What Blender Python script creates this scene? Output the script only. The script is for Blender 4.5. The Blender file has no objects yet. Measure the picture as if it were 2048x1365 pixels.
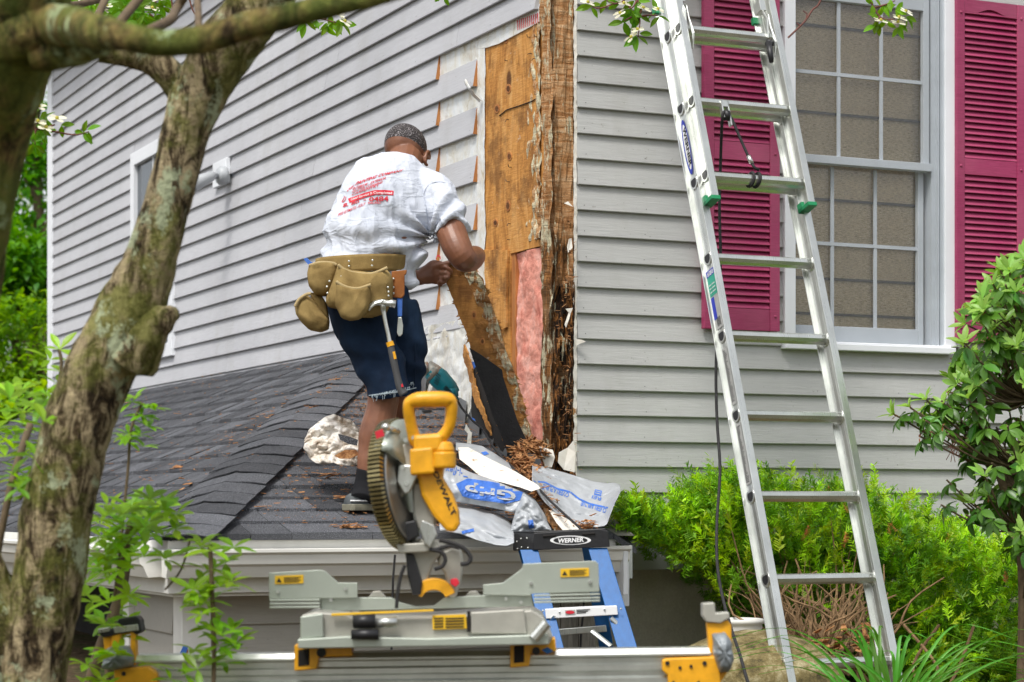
import bpy, bmesh, math, random
import numpy as np
from mathutils import Vector, Matrix, noise, Euler
from mathutils.bvhtree import BVHTree

# ------------------------------------------------------------------ camera, world, sun, exposure
SC = bpy.context.scene
COL = SC.collection
EYE = 1.25
F = 4330.0            # focal length in photo pixels (2048 wide)
HZ = 1012.0           # horizon row
cam = bpy.data.cameras.new('camera')
cam.sensor_width = 36.0
cam.lens = 36.0 * F / 2048.0
cam.shift_y = (HZ - 682.5) / 2048.0
cam.clip_start = 0.1
cam.clip_end = 400.0
cam.dof.use_dof = True
cam.dof.focus_distance = 8.35
cam.dof.aperture_fstop = 4.8
camo = bpy.data.objects.new('camera', cam)
COL.objects.link(camo)
camo.location = (0, 0, EYE)
camo.rotation_euler = (math.radians(90), 0, 0)
SC.camera = camo

world = bpy.data.worlds.new('World')
SC.world = world
world.use_nodes = True
wn = world.node_tree.nodes
wl = world.node_tree.links
wn.clear()
w_out = wn.new('ShaderNodeOutputWorld')
w_bg = wn.new('ShaderNodeBackground')
w_sky = wn.new('ShaderNodeTexSky')
w_sky.sky_type = 'NISHITA'
w_sky.sun_disc = False
SUN_EL, SUN_AZ = math.radians(58), math.radians(205)     # azimuth clockwise from +Y
w_sky.sun_elevation = SUN_EL
w_sky.sun_rotation = SUN_AZ
w_sky.air_density = 1.0
w_sky.dust_density = 3.0
w_sky.ozone_density = 1.0
w_hs = wn.new('ShaderNodeHueSaturation')                  # overcast: the sky's blue washed out by cloud
w_hs.inputs['Saturation'].default_value = 0.22
wl.new(w_sky.outputs[0], w_hs.inputs['Color'])
wl.new(w_hs.outputs[0], w_bg.inputs['Color'])
w_bg.inputs['Strength'].default_value = 0.14
wl.new(w_bg.outputs[0], w_out.inputs['Surface'])

sun = bpy.data.lights.new('sun', 'SUN')
sun.energy = 1.7
sun.angle = math.radians(14)
sun.color = (1.0, 0.965, 0.91)
suno = bpy.data.objects.new('sun', sun)
COL.objects.link(suno)
sd = Vector((math.sin(SUN_AZ) * math.cos(SUN_EL), math.cos(SUN_AZ) * math.cos(SUN_EL), math.sin(SUN_EL)))
suno.rotation_euler = sd.to_track_quat('Z', 'Y').to_euler()
suno.location = sd * 30

SC.view_settings.view_transform = 'Standard'
SC.view_settings.look = 'None'
SC.view_settings.gamma = 1.0
SC.view_settings.use_curve_mapping = False
SC.view_settings.exposure = 0.6
SC.cycles.max_bounces = 6
SC.cycles.transparent_max_bounces = 12

# ------------------------------------------------------------------ coordinates
TH = math.radians(24.83)
CX, CY = 0.1615, 8.53
AX = Vector((math.cos(TH), math.sin(TH), 0))      # along the window wall
BX = Vector((-math.sin(TH), math.cos(TH), 0))     # along the long side wall, away
CORNER = Vector((CX, CY, 0))
HM = Matrix.Translation(CORNER) @ Matrix.Rotation(TH, 4, 'Z')
HMI = HM.inverted()
EX = 0.1015                                       # clapboard exposure
Z0 = EYE - 0.0495                                 # lowest clapboard edge


def P(px, py, Y):
    return Vector(((px - 1024) / F * Y, Y, EYE + (HZ - py) / F * Y))


def PL(px, py, Y):                                # the same point in the house's own frame
    return HMI @ P(px, py, Y)


def SL(px, py, out=0.0):                          # point of the side wall (house frame), out = proud of it
    r = (px - 1024) / F
    cx = CX - out * AX.x
    cy = CY - out * AX.y
    t = (r * cy - cx) / (BX.x - r * BX.y)
    Y = cy + BX.y * t
    return Vector((-out, t, EYE + (HZ - py) / F * Y))


def SR(px, py, out=0.0):                          # point of the window wall (house frame)
    r = (px - 1024) / F
    cx = CX - out * BX.x
    cy = CY - out * BX.y
    s = (r * cy - cx) / (AX.x - r * AX.y)
    Y = cy + AX.y * s
    return Vector((s, -out, EYE + (HZ - py) / F * Y))


R = random.Random(7)


def nz(v, s=1.0, o=0.0):
    return noise.noise(Vector((v[0] * s + o, v[1] * s + o * 1.7, v[2] * s - o)))


def fbm(v, s=1.0, o=0.0, n=3):
    a, t, f = 1.0, 0.0, s
    for _ in range(n):
        t += a * nz(v, f, o)
        a *= 0.5
        f *= 2.03
    return t


# ------------------------------------------------------------------ materials
class NT:
    def __init__(s, name):
        s.m = bpy.data.materials.new(name)
        s.m.use_nodes = True
        s.t = s.m.node_tree
        s.n = s.t.nodes
        s.n.clear()
        s.out = s.n.new('ShaderNodeOutputMaterial')
        s.b = s.n.new('ShaderNodeBsdfPrincipled')
        s.t.links.new(s.b.outputs[0], s.out.inputs[0])
        s.tc = s.n.new('ShaderNodeTexCoord')
        s.coord = s.tc.outputs['Object']

    def set(s, inp, val):
        if hasattr(val, 'is_linked') or hasattr(val, 'links'):
            s.t.links.new(val, inp)
        else:
            inp.default_value = val

    def map(s, scale=(1, 1, 1), rot=(0, 0, 0), src=None):
        n = s.n.new('ShaderNodeMapping')
        n.inputs['Scale'].default_value = scale
        n.inputs['Rotation'].default_value = rot
        s.t.links.new(src or s.coord, n.inputs['Vector'])
        return n.outputs[0]

    def noise(s, scale, detail=4, rough=0.55, vec=None, dist=0.0):
        n = s.n.new('ShaderNodeTexNoise')
        n.inputs['Scale'].default_value = scale
        n.inputs['Detail'].default_value = detail
        n.inputs['Roughness'].default_value = rough
        n.inputs['Distortion'].default_value = dist
        s.t.links.new(vec or s.coord, n.inputs['Vector'])
        return n.outputs['Fac']

    def voro(s, scale, vec=None, feat='F1', rnd=1.0):
        n = s.n.new('ShaderNodeTexVoronoi')
        n.feature = feat
        n.inputs['Scale'].default_value = scale
        n.inputs['Randomness'].default_value = rnd
        s.t.links.new(vec or s.coord, n.inputs['Vector'])
        return n.outputs['Distance']

    def wave(s, scale, dist=0, vec=None, axis='X'):
        n = s.n.new('ShaderNodeTexWave')
        n.bands_direction = axis
        n.inputs['Scale'].default_value = scale
        n.inputs['Distortion'].default_value = dist
        n.inputs['Detail'].default_value = 3
        s.t.links.new(vec or s.coord, n.inputs['Vector'])
        return n.outputs['Fac']

    def ramp(s, fac, stops, interp='LINEAR'):
        n = s.n.new('ShaderNodeValToRGB')
        n.color_ramp.interpolation = interp
        el = n.color_ramp.elements
        while len(el) < len(stops):
            el.new(0.5)
        for e, (p, c) in zip(el, stops):
            e.position = p
            e.color = (c, c, c, 1) if isinstance(c, (int, float)) else (c[0], c[1], c[2], 1)
        s.t.links.new(fac, n.inputs[0])
        return n.outputs[0]

    def mix(s, fac, a, b, mode='MIX'):
        n = s.n.new('ShaderNodeMix')
        n.data_type = 'RGBA'
        n.blend_type = mode
        for i, v in ((0, fac), (6, a), (7, b)):
            if isinstance(v, (tuple, list)):
                v = (v[0], v[1], v[2], 1)
            s.set(n.inputs[i], v)
        return n.outputs[2]

    def math(s, op, a, b=0.0, clamp=False):
        n = s.n.new('ShaderNodeMath')
        n.operation = op
        n.use_clamp = clamp
        s.set(n.inputs[0], a)
        s.set(n.inputs[1], b)
        return n.outputs[0]

    def xyz(s):
        n = s.n.new('ShaderNodeSeparateXYZ')
        s.t.links.new(s.coord, n.inputs[0])
        return n.outputs

    def rnd(s):
        n = s.n.new('ShaderNodeObjectInfo')
        return n.outputs['Random']

    def hsv(s, col, h=0.5, sat=1.0, v=1.0):
        n = s.n.new('ShaderNodeHueSaturation')
        s.set(n.inputs['Hue'], h)
        s.set(n.inputs['Saturation'], sat)
        s.set(n.inputs['Value'], v)
        s.t.links.new(col, n.inputs['Color'])
        return n.outputs[0]

    def bump(s, h, strength=0.3, dist=0.01):
        n = s.n.new('ShaderNodeBump')
        n.inputs['Strength'].default_value = strength
        n.inputs['Distance'].default_value = dist
        s.t.links.new(h, n.inputs['Height'])
        s.t.links.new(n.outputs[0], s.b.inputs['Normal'])

    def fin(s, col, rough=0.6, metal=0.0, spec=0.5):
        if isinstance(col, (tuple, list)):
            col = (col[0], col[1], col[2], 1)
        s.set(s.b.inputs['Base Color'], col)
        s.set(s.b.inputs['Roughness'], rough)
        s.set(s.b.inputs['Metallic'], metal)
        s.b.inputs['Specular IOR Level'].default_value = spec
        return s.m


def pm(name, col, rough=0.5, metal=0.0, var=0.15, sc=8.0, bump=0.0, bsc=60, spec=0.5, stretch=(1, 1, 1), bd=0.004):
    """paint-like material with procedural mottling"""
    t = NT(name)
    v = t.map(stretch)
    f = t.noise(sc, 5, 0.6, v)
    lo = tuple(c * (1 - var) for c in col)
    hi = tuple(min(1, c * (1 + var)) for c in col)
    c = t.ramp(f, [(0.3, lo), (0.7, hi)])
    f2 = t.noise(sc * 7, 3, 0.6, v)
    rg = t.math('ADD', t.math('MULTIPLY', f2, 0.25), rough - 0.12)
    if bump:
        t.bump(t.noise(bsc, 4, 0.6, v), bump, bd)
    return t.fin(c, rg, metal, spec)


def siding_mat(name, col, axis):
    t = NT(name)
    st = (1, 14, 14) if axis == 'x' else (14, 1, 14)
    v = t.map(st)
    g = t.noise(9, 6, 0.65, v, 0.4)
    big = t.noise(1.3, 4, 0.6)
    c = t.ramp(big, [(0.3, tuple(x * 0.90 for x in col)), (0.7, tuple(x * 1.06 for x in col))])
    dirt = t.noise(2.2, 5, 0.75, t.map((1, 1, 0.35)))
    c = t.mix(t.ramp(dirt, [(0.52, 0.0), (0.72, 0.30)]), c, (0.30, 0.29, 0.25))
    c = t.mix(0.22, c, t.ramp(g, [(0.35, 0.45), (0.6, 0.62)]), 'OVERLAY')
    sp = t.noise(70, 2, 0.5)
    c = t.mix(t.ramp(sp, [(0.70, 0.0), (0.76, 0.5)]), c, (0.20, 0.19, 0.16))
    o = t.rnd()
    c = t.hsv(c, 0.5, 1.0, t.math('ADD', t.math('MULTIPLY', o, 0.08), 0.96))
    t.bump(g, 0.38, 0.004)
    return t.fin(c, 0.5, 0, 0.4)


M_side = siding_mat('side clapboard with bounce tint', (0.475, 0.478, 0.50), 'y')  # purplish tint of bounced light is put into this wall's paint colour
M_front = siding_mat('front clapboard with bounce tint', (0.445, 0.448, 0.435), 'x')  # same paint, with this wall's greenish bounced light in the colour
M_white = pm('white trim paint', (0.80, 0.82, 0.85), 0.4, 0, 0.05, 3, 0.08, 90)
M_oldwhite = pm('aged white paint', (0.74, 0.73, 0.69), 0.5, 0, 0.12, 6, 0.15, 60)
M_gutter = pm('gutter enamel', (0.76, 0.75, 0.70), 0.35, 0, 0.14, 4, 0.05, 40, stretch=(0.4, 0.4, 3))
M_skirt = pm('pale skirt board', (0.56, 0.60, 0.58), 0.5, 0, 0.07, 3, 0.1, 40)


def mk_cedar():
    t = NT('raw cedar end')
    g = t.noise(30, 5, 0.6, t.map((1, 1, 0.2)))
    return t.fin(t.ramp(g, [(0.3, (0.30, 0.10, 0.025)), (0.7, (0.55, 0.24, 0.07))]), 0.8)


M_cedar = mk_cedar()


def mk_ply(name, c1, c2, c3, rotz=0.0, knots=True, rot=0.0, kmap=(1, 1, 1)):
    t = NT(name)
    v = t.map((4, 4, 0.9), (0, 0, rotz)) if rot == 0 else t.map((3, 3, 3))
    g = t.noise(3.2, 7, 0.7, v, 1.4)
    f = t.noise(26, 5, 0.65, t.map((0.6, 0.6, 5)), 0.6)
    c = t.ramp(g, [(0.28, c1), (0.5, c2), (0.75, c3)])
    c = t.mix(0.55, c, t.ramp(f, [(0.3, 0.32), (0.65, 0.62)]), 'OVERLAY')
    if knots:
        k = t.voro(3.4, t.map((kmap[0], kmap[1], 0.62 * kmap[2])))
        c = t.mix(t.ramp(k, [(0.0, 1.0), (0.07, 0.9), (0.10, 0.15), (0.17, 0.0)]), c, (0.10, 0.04, 0.014))
        ring = t.ramp(k, [(0.08, 0.0), (0.12, 0.5), (0.2, 0.0)])
        c = t.mix(ring, c, (0.62, 0.34, 0.12))
    st = t.noise(4.5, 5, 0.7)
    c = t.mix(t.ramp(st, [(0.50, 0.0), (0.62, 0.65)]), c, (0.13, 0.055, 0.018))
    st2 = t.noise(11, 6, 0.75, t.map((1, 1, 1.6)))
    c = t.mix(t.ramp(st2, [(0.63, 0.0), (0.69, 0.75)]), c, (0.60, 0.50, 0.38))
    t.bump(f, 0.6, 0.004)
    return t.fin(c, 0.75, 0, 0.25)


M_ply = mk_ply('exposed plywood', (0.27, 0.10, 0.022), (0.56, 0.26, 0.065), (0.72, 0.42, 0.16))
M_plank = mk_ply('loose plywood', (0.26, 0.105, 0.025), (0.44, 0.205, 0.055), (0.52, 0.27, 0.09), kmap=(1.4, 1.4, 1.5))


def mk_rot(name, dark, z_lo, z_hi, ml=0.60):
    """rotten wood: sound and pale above, black and crumbling below (the board's own condition)"""
    t = NT(name)
    f = t.noise(30, 7, 0.75, t.map((1.6, 1.6, 0.28)), 1.0)
    h = t.noise(14, 6, 0.7, t.map((0.5, 0.5, 4)), 0.8)
    c = t.ramp(h, [(0.25, (0.16, 0.06, 0.02)), (0.45, (0.42, 0.20, 0.075)), (0.6, (0.58, 0.36, 0.19)), (0.8, (0.66, 0.52, 0.36))])
    d = t.ramp(f, [(0.40, (0.008, 0.006, 0.005)), (0.50, (0.04, 0.02, 0.010)), (0.57, (0.30, 0.12, 0.03)), (0.70, (0.50, 0.26, 0.10))])
    z = t.xyz()[2]
    zz = t.math('DIVIDE', t.math('SUBTRACT', z_hi, z), z_hi - z_lo, True)
    zz = t.math('ADD', zz, t.math('MULTIPLY', t.math('SUBTRACT', t.noise(6, 4), 0.5), 0.9), True)
    c = t.mix(t.ramp(zz, [(0.38, 0.0), (0.62, dark)]), c, d)
    mold = t.noise(24, 5, 0.75, t.map((1.3, 1.3, 0.28)))
    c = t.mix(t.ramp(mold, [(ml, 0.0), (ml + 0.05, 0.9)]), c, (0.66, 0.63, 0.45))
    t.bump(t.math('ADD', f, h), 1.0, 0.012)
    return t.fin(c, 0.85, 0, 0.2)


M_rotR = mk_rot('rotten corner sheathing', 1.0, EYE + 0.2, EYE + 2.0)
M_rotL = mk_rot('mouldy corner stud', 0.75, EYE + 0.0, EYE + 2.1, 0.53)
M_mold = mk_rot('pale mouldy veneer', 0.0, EYE - 9, EYE - 8, 0.47)


def mk_paper():
    t = NT('stained foil building paper')
    f = t.noise(7, 6, 0.7, t.map((1, 1.8, 0.8)), 0.8)
    c = t.ramp(f, [(0.30, (0.50, 0.42, 0.27)), (0.42, (0.80, 0.78, 0.70)), (0.6, (0.88, 0.90, 0.90)), (0.8, (0.72, 0.78, 0.80))])
    st = t.noise(3.2, 5, 0.7)
    c = t.mix(t.ramp(st, [(0.57, 0.0), (0.68, 0.55)]), c, (0.34, 0.24, 0.10))
    t.bump(t.noise(30, 5, 0.7, t.map((1, 3, 0.6))), 0.8, 0.008)
    return t.fin(c, 0.34, 0.15, 0.6)


M_paper = mk_paper()


def mk_pink():
    t = NT('pink glass wool')
    f = t.noise(12, 7, 0.7, t.map((1, 1, 0.7)), 0.7)
    c = t.ramp(f, [(0.28, (0.52, 0.15, 0.11)), (0.5, (0.82, 0.36, 0.28)), (0.72, (0.90, 0.54, 0.46))])
    t.bump(t.noise(60, 6, 0.8), 0.8, 0.006)
    return t.fin(c, 0.95, 0, 0.1)


M_pink = mk_pink()
M_blackpaper = pm('black roofing felt', (0.012, 0.012, 0.014), 0.7, 0, 0.3, 20, 0.5, 90)
M_dark = pm('dark void', (0.012, 0.010, 0.009), 0.9, 0, 0.3, 6)  # near-black colour stands in for the dark inside openings


def mk_shingle():
    t = NT('asphalt shingle granules')
    f = t.noise(420, 2, 0.6)
    g = t.noise(9, 4, 0.6)
    c = t.ramp(f, [(0.35, (0.030, 0.032, 0.037)), (0.53, (0.080, 0.083, 0.092)), (0.63, (0.16, 0.165, 0.185)), (0.72, (0.42, 0.42, 0.44))])
    c = t.mix(0.5, c, t.ramp(g, [(0.3, 0.38), (0.7, 0.6)]), 'OVERLAY')
    c = t.hsv(c, 0.5, 0.9, t.math('ADD', t.math('MULTIPLY', t.rnd(), 0.75), 0.68))
    t.bump(f, 0.8, 0.003)
    return t.fin(c, 0.9, 0, 0.15)


M_shingle = mk_shingle()


def mk_concrete():
    t = NT('foundation concrete')
    f = t.noise(3, 6, 0.7)
    c = t.ramp(f, [(0.3, (0.46, 0.43, 0.32)), (0.7, (0.66, 0.62, 0.49))])
    p = t.noise(120, 3, 0.6)
    c = t.mix(0.35, c, t.ramp(p, [(0.3, 0.3), (0.7, 0.6)]), 'OVERLAY')
    t.bump(p, 0.5, 0.005)
    return t.fin(c, 0.9, 0, 0.2)


M_conc = mk_concrete()


def mk_shutter():
    t = NT('berry red shutter vinyl')
    g = t.noise(8, 5, 0.6, t.map((2, 2, 30)), 0.5)
    c = t.ramp(g, [(0.3, (0.27, 0.023, 0.080)), (0.7, (0.40, 0.043, 0.135))])
    d = t.noise(2.5, 4, 0.6)
    c = t.mix(t.ramp(d, [(0.42, 0.0), (0.68, 0.40)]), c, (0.44, 0.12, 0.19))
    c = t.hsv(c, 0.5, 1.0, t.math('ADD', t.math('MULTIPLY', t.rnd(), 0.22), 0.88))
    t.bump(g, 0.3, 0.002)
    return t.fin(c, 0.42, 0, 0.45)


M_shut = mk_shutter()


def mk_shade():
    t = NT('woven window shade')
    a = t.noise(12, 3, 0.6, t.map((4, 1, 70)))
    b = t.noise(12, 3, 0.6, t.map((90, 1, 4)))
    b = t.math('ADD', t.math('MULTIPLY', b, 0.5), 0.25)
    m = t.math('MULTIPLY', t.math('ADD', a, b), 0.5)
    c = t.ramp(m, [(0.41, (0.26, 0.19, 0.11)), (0.5, (0.74, 0.58, 0.37)), (0.59, (0.98, 0.86, 0.62))])
    return t.fin(c, 0.9, 0, 0.1)


M_shade = mk_shade()
M_band = pm('shade fold', (0.10, 0.09, 0.075), 0.9, 0, 0.3, 30)


def mk_glass(name, gl=0.16, tint=(0.86, 0.9, 0.9)):
    t = NT(name)
    n = t.n
    tr = n.new('ShaderNodeBsdfTransparent')
    tr.inputs[0].default_value = (*tint, 1)
    g = n.new('ShaderNodeBsdfGlossy')
    g.inputs['Roughness'].default_value = 0.03
    mx = n.new('ShaderNodeMixShader')
    fr = n.new('ShaderNodeFresnel')
    fr.inputs[0].default_value = 1.5
    v = t.math('ADD', fr.outputs[0], gl)
    t.t.links.new(v, mx.inputs[0])
    t.t.links.new(tr.outputs[0], mx.inputs[1])
    t.t.links.new(g.outputs[0], mx.inputs[2])
    t.t.links.new(mx.outputs[0], t.out.inputs[0])
    return t.m


M_sash = pm('sash paint greyed as by screen', (0.50, 0.54, 0.58), 0.5, 0, 0.08, 6)  # white sash paint, the screen's grey veil put into its colour
M_glass = mk_glass('window glass', 0.05, (0.97, 0.98, 0.97))


def mk_screen():
    t = NT('insect screen mesh')
    n = t.n
    w1 = t.wave(110, 0.3, t.map((1, 1, 1)), 'X')
    w2 = t.wave(110, 0.3, t.map((1, 1, 1)), 'Z')
    f = t.math('MAXIMUM', w1, w2)
    big = t.noise(2.4, 4, 0.6)
    alpha = t.math('ADD', t.math('MULTIPLY', t.math('GREATER_THAN', f, 0.93), 0.26), t.math('MULTIPLY', big, 0.10))
    tr = n.new('ShaderNodeBsdfTransparent')
    mx = n.new('ShaderNodeMixShader')
    t.t.links.new(alpha, mx.inputs[0])
    t.t.links.new(tr.outputs[0], mx.inputs[1])
    t.t.links.new(t.b.outputs[0], mx.inputs[2])
    t.t.links.new(mx.outputs[0], t.out.inputs[0])
    return t.fin((0.30, 0.31, 0.32), 0.5, 0.3)


M_screen = mk_screen()
M_darkglass = pm('dark window pane', (0.03, 0.045, 0.06), 0.08, 0, 0.2, 2, spec=0.9)


def mk_metal(name, col=(0.72, 0.73, 0.71), rough=0.3, st=(40, 40, 1)):
    t = NT(name)
    f = t.noise(6, 5, 0.65, t.map(st))
    g = t.noise(5, 5, 0.65)
    c = t.ramp(g, [(0.3, tuple(x * 0.72 for x in col)), (0.65, col)])
    rg = t.math('ADD', t.math('MULTIPLY', f, 0.25), rough - 0.08)
    t.bump(f, 0.12, 0.002)
    return t.fin(c, rg, 0.88)


M_alu = mk_metal('ladder aluminium', (0.76, 0.78, 0.74), 0.26)
M_alu2 = mk_metal('extruded aluminium', (0.72, 0.74, 0.70), 0.3, (1, 30, 30))
M_galv = mk_metal('step flashing', (0.45, 0.47, 0.48), 0.35, (8, 8, 8))
M_cast = pm('cast aluminium paint', (0.42, 0.41, 0.36), 0.42, 0.35, 0.15, 12, 0.1, 60)
M_fence = pm('greenish fence metal', (0.43, 0.47, 0.41), 0.38, 0.4, 0.08, 6, 0.05, 60)
M_yel = pm('tool yellow plastic', (0.80, 0.38, 0.012), 0.40, 0, 0.16, 22, 0.12, 140)
M_yellabel = pm('yellow label', (0.80, 0.48, 0.02), 0.4, 0, 0.05, 8)
M_blk = pm('black plastic', (0.015, 0.015, 0.017), 0.42, 0, 0.2, 10, 0.15, 120)
M_blktxt = pm('black print', (0.012, 0.012, 0.012), 0.5, 0, 0.05)
M_blue = pm('blue fibreglass', (0.003, 0.10, 0.32), 0.45, 0, 0.12, 8, 0.12, 90, stretch=(8, 8, 1))
M_bluepr = pm('blue print', (0.05, 0.16, 0.55), 0.5, 0, 0.15, 30)
M_navy = pm('navy logo', (0.01, 0.03, 0.42), 0.4, 0, 0.05)
M_whtpr = pm('white print', (0.82, 0.82, 0.82), 0.5, 0, 0.04)
M_green = pm('green end cap', (0.008, 0.23, 0.085), 0.4, 0, 0.1)
M_greenlab = pm('green label', (0.03, 0.35, 0.24), 0.4, 0, 0.1)
M_red = pm('red print', (0.62, 0.015, 0.035), 0.6, 0, 0.08)
M_teal = pm('teal tool plastic', (0.004, 0.24, 0.30), 0.35, 0, 0.08)
M_rope = pm('black cord', (0.02, 0.019, 0.02), 0.75, 0, 0.3, 60, 0.5, 250)
M_blade = mk_metal('saw blade steel', (0.42, 0.41, 0.38), 0.3, (1, 1, 1))
M_guard = pm('guard plastic with painted glints', (0.30, 0.25, 0.12), 0.22, 0.8, 0.2, 25)  # gold metallic colour stands in for glints on smoky plastic
M_tape = pm('grey tape wad', (0.22, 0.245, 0.26), 0.4, 0.1, 0.15, 20, 0.6, 30, bd=0.01)
M_bag = pm('grey plastic sheeting', (0.40, 0.42, 0.44), 0.34, 0.0, 0.10, 6, 0.2, 20, bd=0.008)
M_label = pm('grey instruction label', (0.42, 0.42, 0.40), 0.5, 0.1, 0.1, 40)


def mk_peel():
    t = NT('peeling white paint on wood')
    f = t.noise(18, 6, 0.7, t.map((1, 1, 1)))
    c = t.ramp(f, [(0.33, (0.30, 0.15, 0.05)), (0.38, (0.70, 0.66, 0.58)), (0.7, (0.80, 0.78, 0.72))])
    s = t.noise(60, 4, 0.7)
    c = t.mix(t.ramp(s, [(0.62, 0.0), (0.70, 0.6)]), c, (0.20, 0.13, 0.07))
    t.bump(f, 0.4, 0.004)
    return t.fin(c, 0.7)


M_peel = mk_peel()


def mk_wrap():
    t = NT('dirty house wrap')
    f = t.noise(10, 6, 0.75)
    c = t.ramp(f, [(0.36, (0.30, 0.22, 0.15)), (0.46, (0.60, 0.54, 0.46)), (0.58, (0.80, 0.77, 0.72))])
    s = t.noise(70, 4, 0.7)
    c = t.mix(t.ramp(s, [(0.56, 0.0), (0.66, 0.6)]), c, (0.26, 0.18, 0.12))
    t.bump(t.noise(18, 4, 0.6), 0.6, 0.008)
    return t.fin(c, 0.6)


M_wrap = mk_wrap()


def mk_chip():
    t = NT('splintered wood')
    f = t.noise(55, 5, 0.8, t.map((1, 1, 1)))
    c = t.ramp(f, [(0.3, (0.07, 0.025, 0.01)), (0.45, (0.26, 0.10, 0.03)), (0.58, (0.52, 0.26, 0.10)), (0.75, (0.70, 0.48, 0.28))])
    return t.fin(t.hsv(c, 0.5, 1.0, t.math('ADD', t.math('MULTIPLY', t.rnd(), 0.6), 0.6)), 0.85)


M_chip = mk_chip()


def mk_bark(name, light, moss, mossamt, lich=(0.30, 0.38, 0.24)):
    t = NT(name)
    f = t.noise(27, 7, 0.78, t.map((1, 1, 0.30)), 0.9)
    c = t.ramp(f, [(0.38, (0.012, 0.009, 0.006)), (0.46, (0.08, 0.055, 0.028)), (0.53, light), (0.72, tuple(min(1, x * 1.7) for x in light))])
    ms = t.noise(5.5, 6, 0.75)
    c = t.mix(t.ramp(ms, [(0.5 - mossamt, 0.0), (0.6 - mossamt * 0.5, 0.8)]), c, t.ramp(f, [(0.3, tuple(x * 0.35 for x in moss)), (0.65, moss)]))
    lc = t.noise(7, 6, 0.75, t.map((1.3, 1.3, 1.0), (0.4, 0.2, 0.9)))
    c = t.mix(t.ramp(lc, [(0.56, 0.0), (0.61, 0.85)]), c, lich)
    t.bump(t.math('ADD', f, t.noise(60, 4, 0.7)), 1.0, 0.015)
    return t.fin(c, 0.9, 0, 0.15)


M_bark = mk_bark('mossy dogwood bark', (0.36, 0.29, 0.17), (0.22, 0.23, 0.05), 0.04, (0.46, 0.52, 0.33))
M_bark2 = mk_bark('mossy branch bark', (0.26, 0.19, 0.07), (0.20, 0.26, 0.05), 0.10, (0.46, 0.58, 0.32))
M_twig = pm('twig bark', (0.13, 0.09, 0.05), 0.8, 0, 0.3, 40)
M_twigred = pm('reddish twig', (0.16, 0.06, 0.045), 0.8, 0, 0.3, 40)


def mk_leaf(name, lo, hi, trans=0.45, rough=0.45, tcol=None):
    t = NT(name)
    f = t.noise(3.2, 3, 0.6, t.n.new('ShaderNodeNewGeometry').outputs['Position'])
    c = t.ramp(f, [(0.32, lo), (0.68, hi)])
    c = t.hsv(c, t.math('ADD', t.math('MULTIPLY', t.rnd(), 0.03), 0.485), 1.0, t.math('ADD', t.math('MULTIPLY', t.rnd(), 0.5), 0.75))
    t.fin(c, rough, 0, 0.45)
    tr = t.n.new('ShaderNodeBsdfTranslucent')
    t.t.links.new(t.hsv(c, 0.485, 1.1, 1.5), tr.inputs[0])
    mx = t.n.new('ShaderNodeMixShader')
    mx.inputs[0].default_value = trans
    t.t.links.new(t.b.outputs[0], mx.inputs[1])
    t.t.links.new(tr.outputs[0], mx.inputs[2])
    t.t.links.new(mx.outputs[0], t.out.inputs[0])
    return t.m


M_dogleaf = mk_leaf('dogwood leaf', (0.07, 0.20, 0.008), (0.20, 0.42, 0.015), 0.5)
M_rholeaf = mk_leaf('rhododendron leaf', (0.035, 0.14, 0.015), (0.13, 0.33, 0.035), 0.25, 0.35)
M_rhonew = mk_leaf('fresh rhododendron leaf', (0.20, 0.42, 0.06), (0.38, 0.60, 0.13), 0.4, 0.4)
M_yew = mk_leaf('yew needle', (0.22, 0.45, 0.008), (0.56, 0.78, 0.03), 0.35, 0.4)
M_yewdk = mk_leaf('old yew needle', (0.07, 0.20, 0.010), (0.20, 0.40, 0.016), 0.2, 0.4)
M_fgleaf = mk_leaf('shrub leaf', (0.11, 0.29, 0.008), (0.34, 0.56, 0.02), 0.45, 0.4)
M_bgleaf = mk_leaf('far tree leaf', (0.035, 0.17, 0.006), (0.14, 0.38, 0.012), 0.45, 0.5)
M_bglite = mk_leaf('far bright leaf', (0.10, 0.32, 0.008), (0.26, 0.50, 0.02), 0.5, 0.5)
M_grass = mk_leaf('daylily blade', (0.06, 0.24, 0.02), (0.16, 0.42, 0.05), 0.4, 0.4)
M_petal = mk_leaf('cream dogwood bract', (0.72, 0.70, 0.50), (0.80, 0.78, 0.66), 0.3, 0.6)


def mk_skin():
    t = NT('brown skin')
    f = t.noise(16, 5, 0.6)
    c = t.ramp(f, [(0.3, (0.155, 0.058, 0.028)), (0.7, (0.25, 0.105, 0.055))])
    t.bump(t.noise(160, 4, 0.6), 0.25, 0.003)
    t.b.inputs['Subsurface Weight'].default_value = 0.08
    t.b.inputs['Subsurface Radius'].default_value = (0.02, 0.008, 0.004)
    return t.fin(c, 0.42, 0, 0.5)


M_skin = mk_skin()


def mk_hair():
    t = NT('cropped greying hair')
    f = t.noise(210, 2, 0.7)
    c = t.ramp(f, [(0.42, (0.018, 0.014, 0.014)), (0.56, (0.05, 0.04, 0.04)), (0.66, (0.40, 0.37, 0.38))])
    t.bump(f, 1.0, 0.004)
    return t.fin(c, 0.7)


M_hair = mk_hair()


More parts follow.
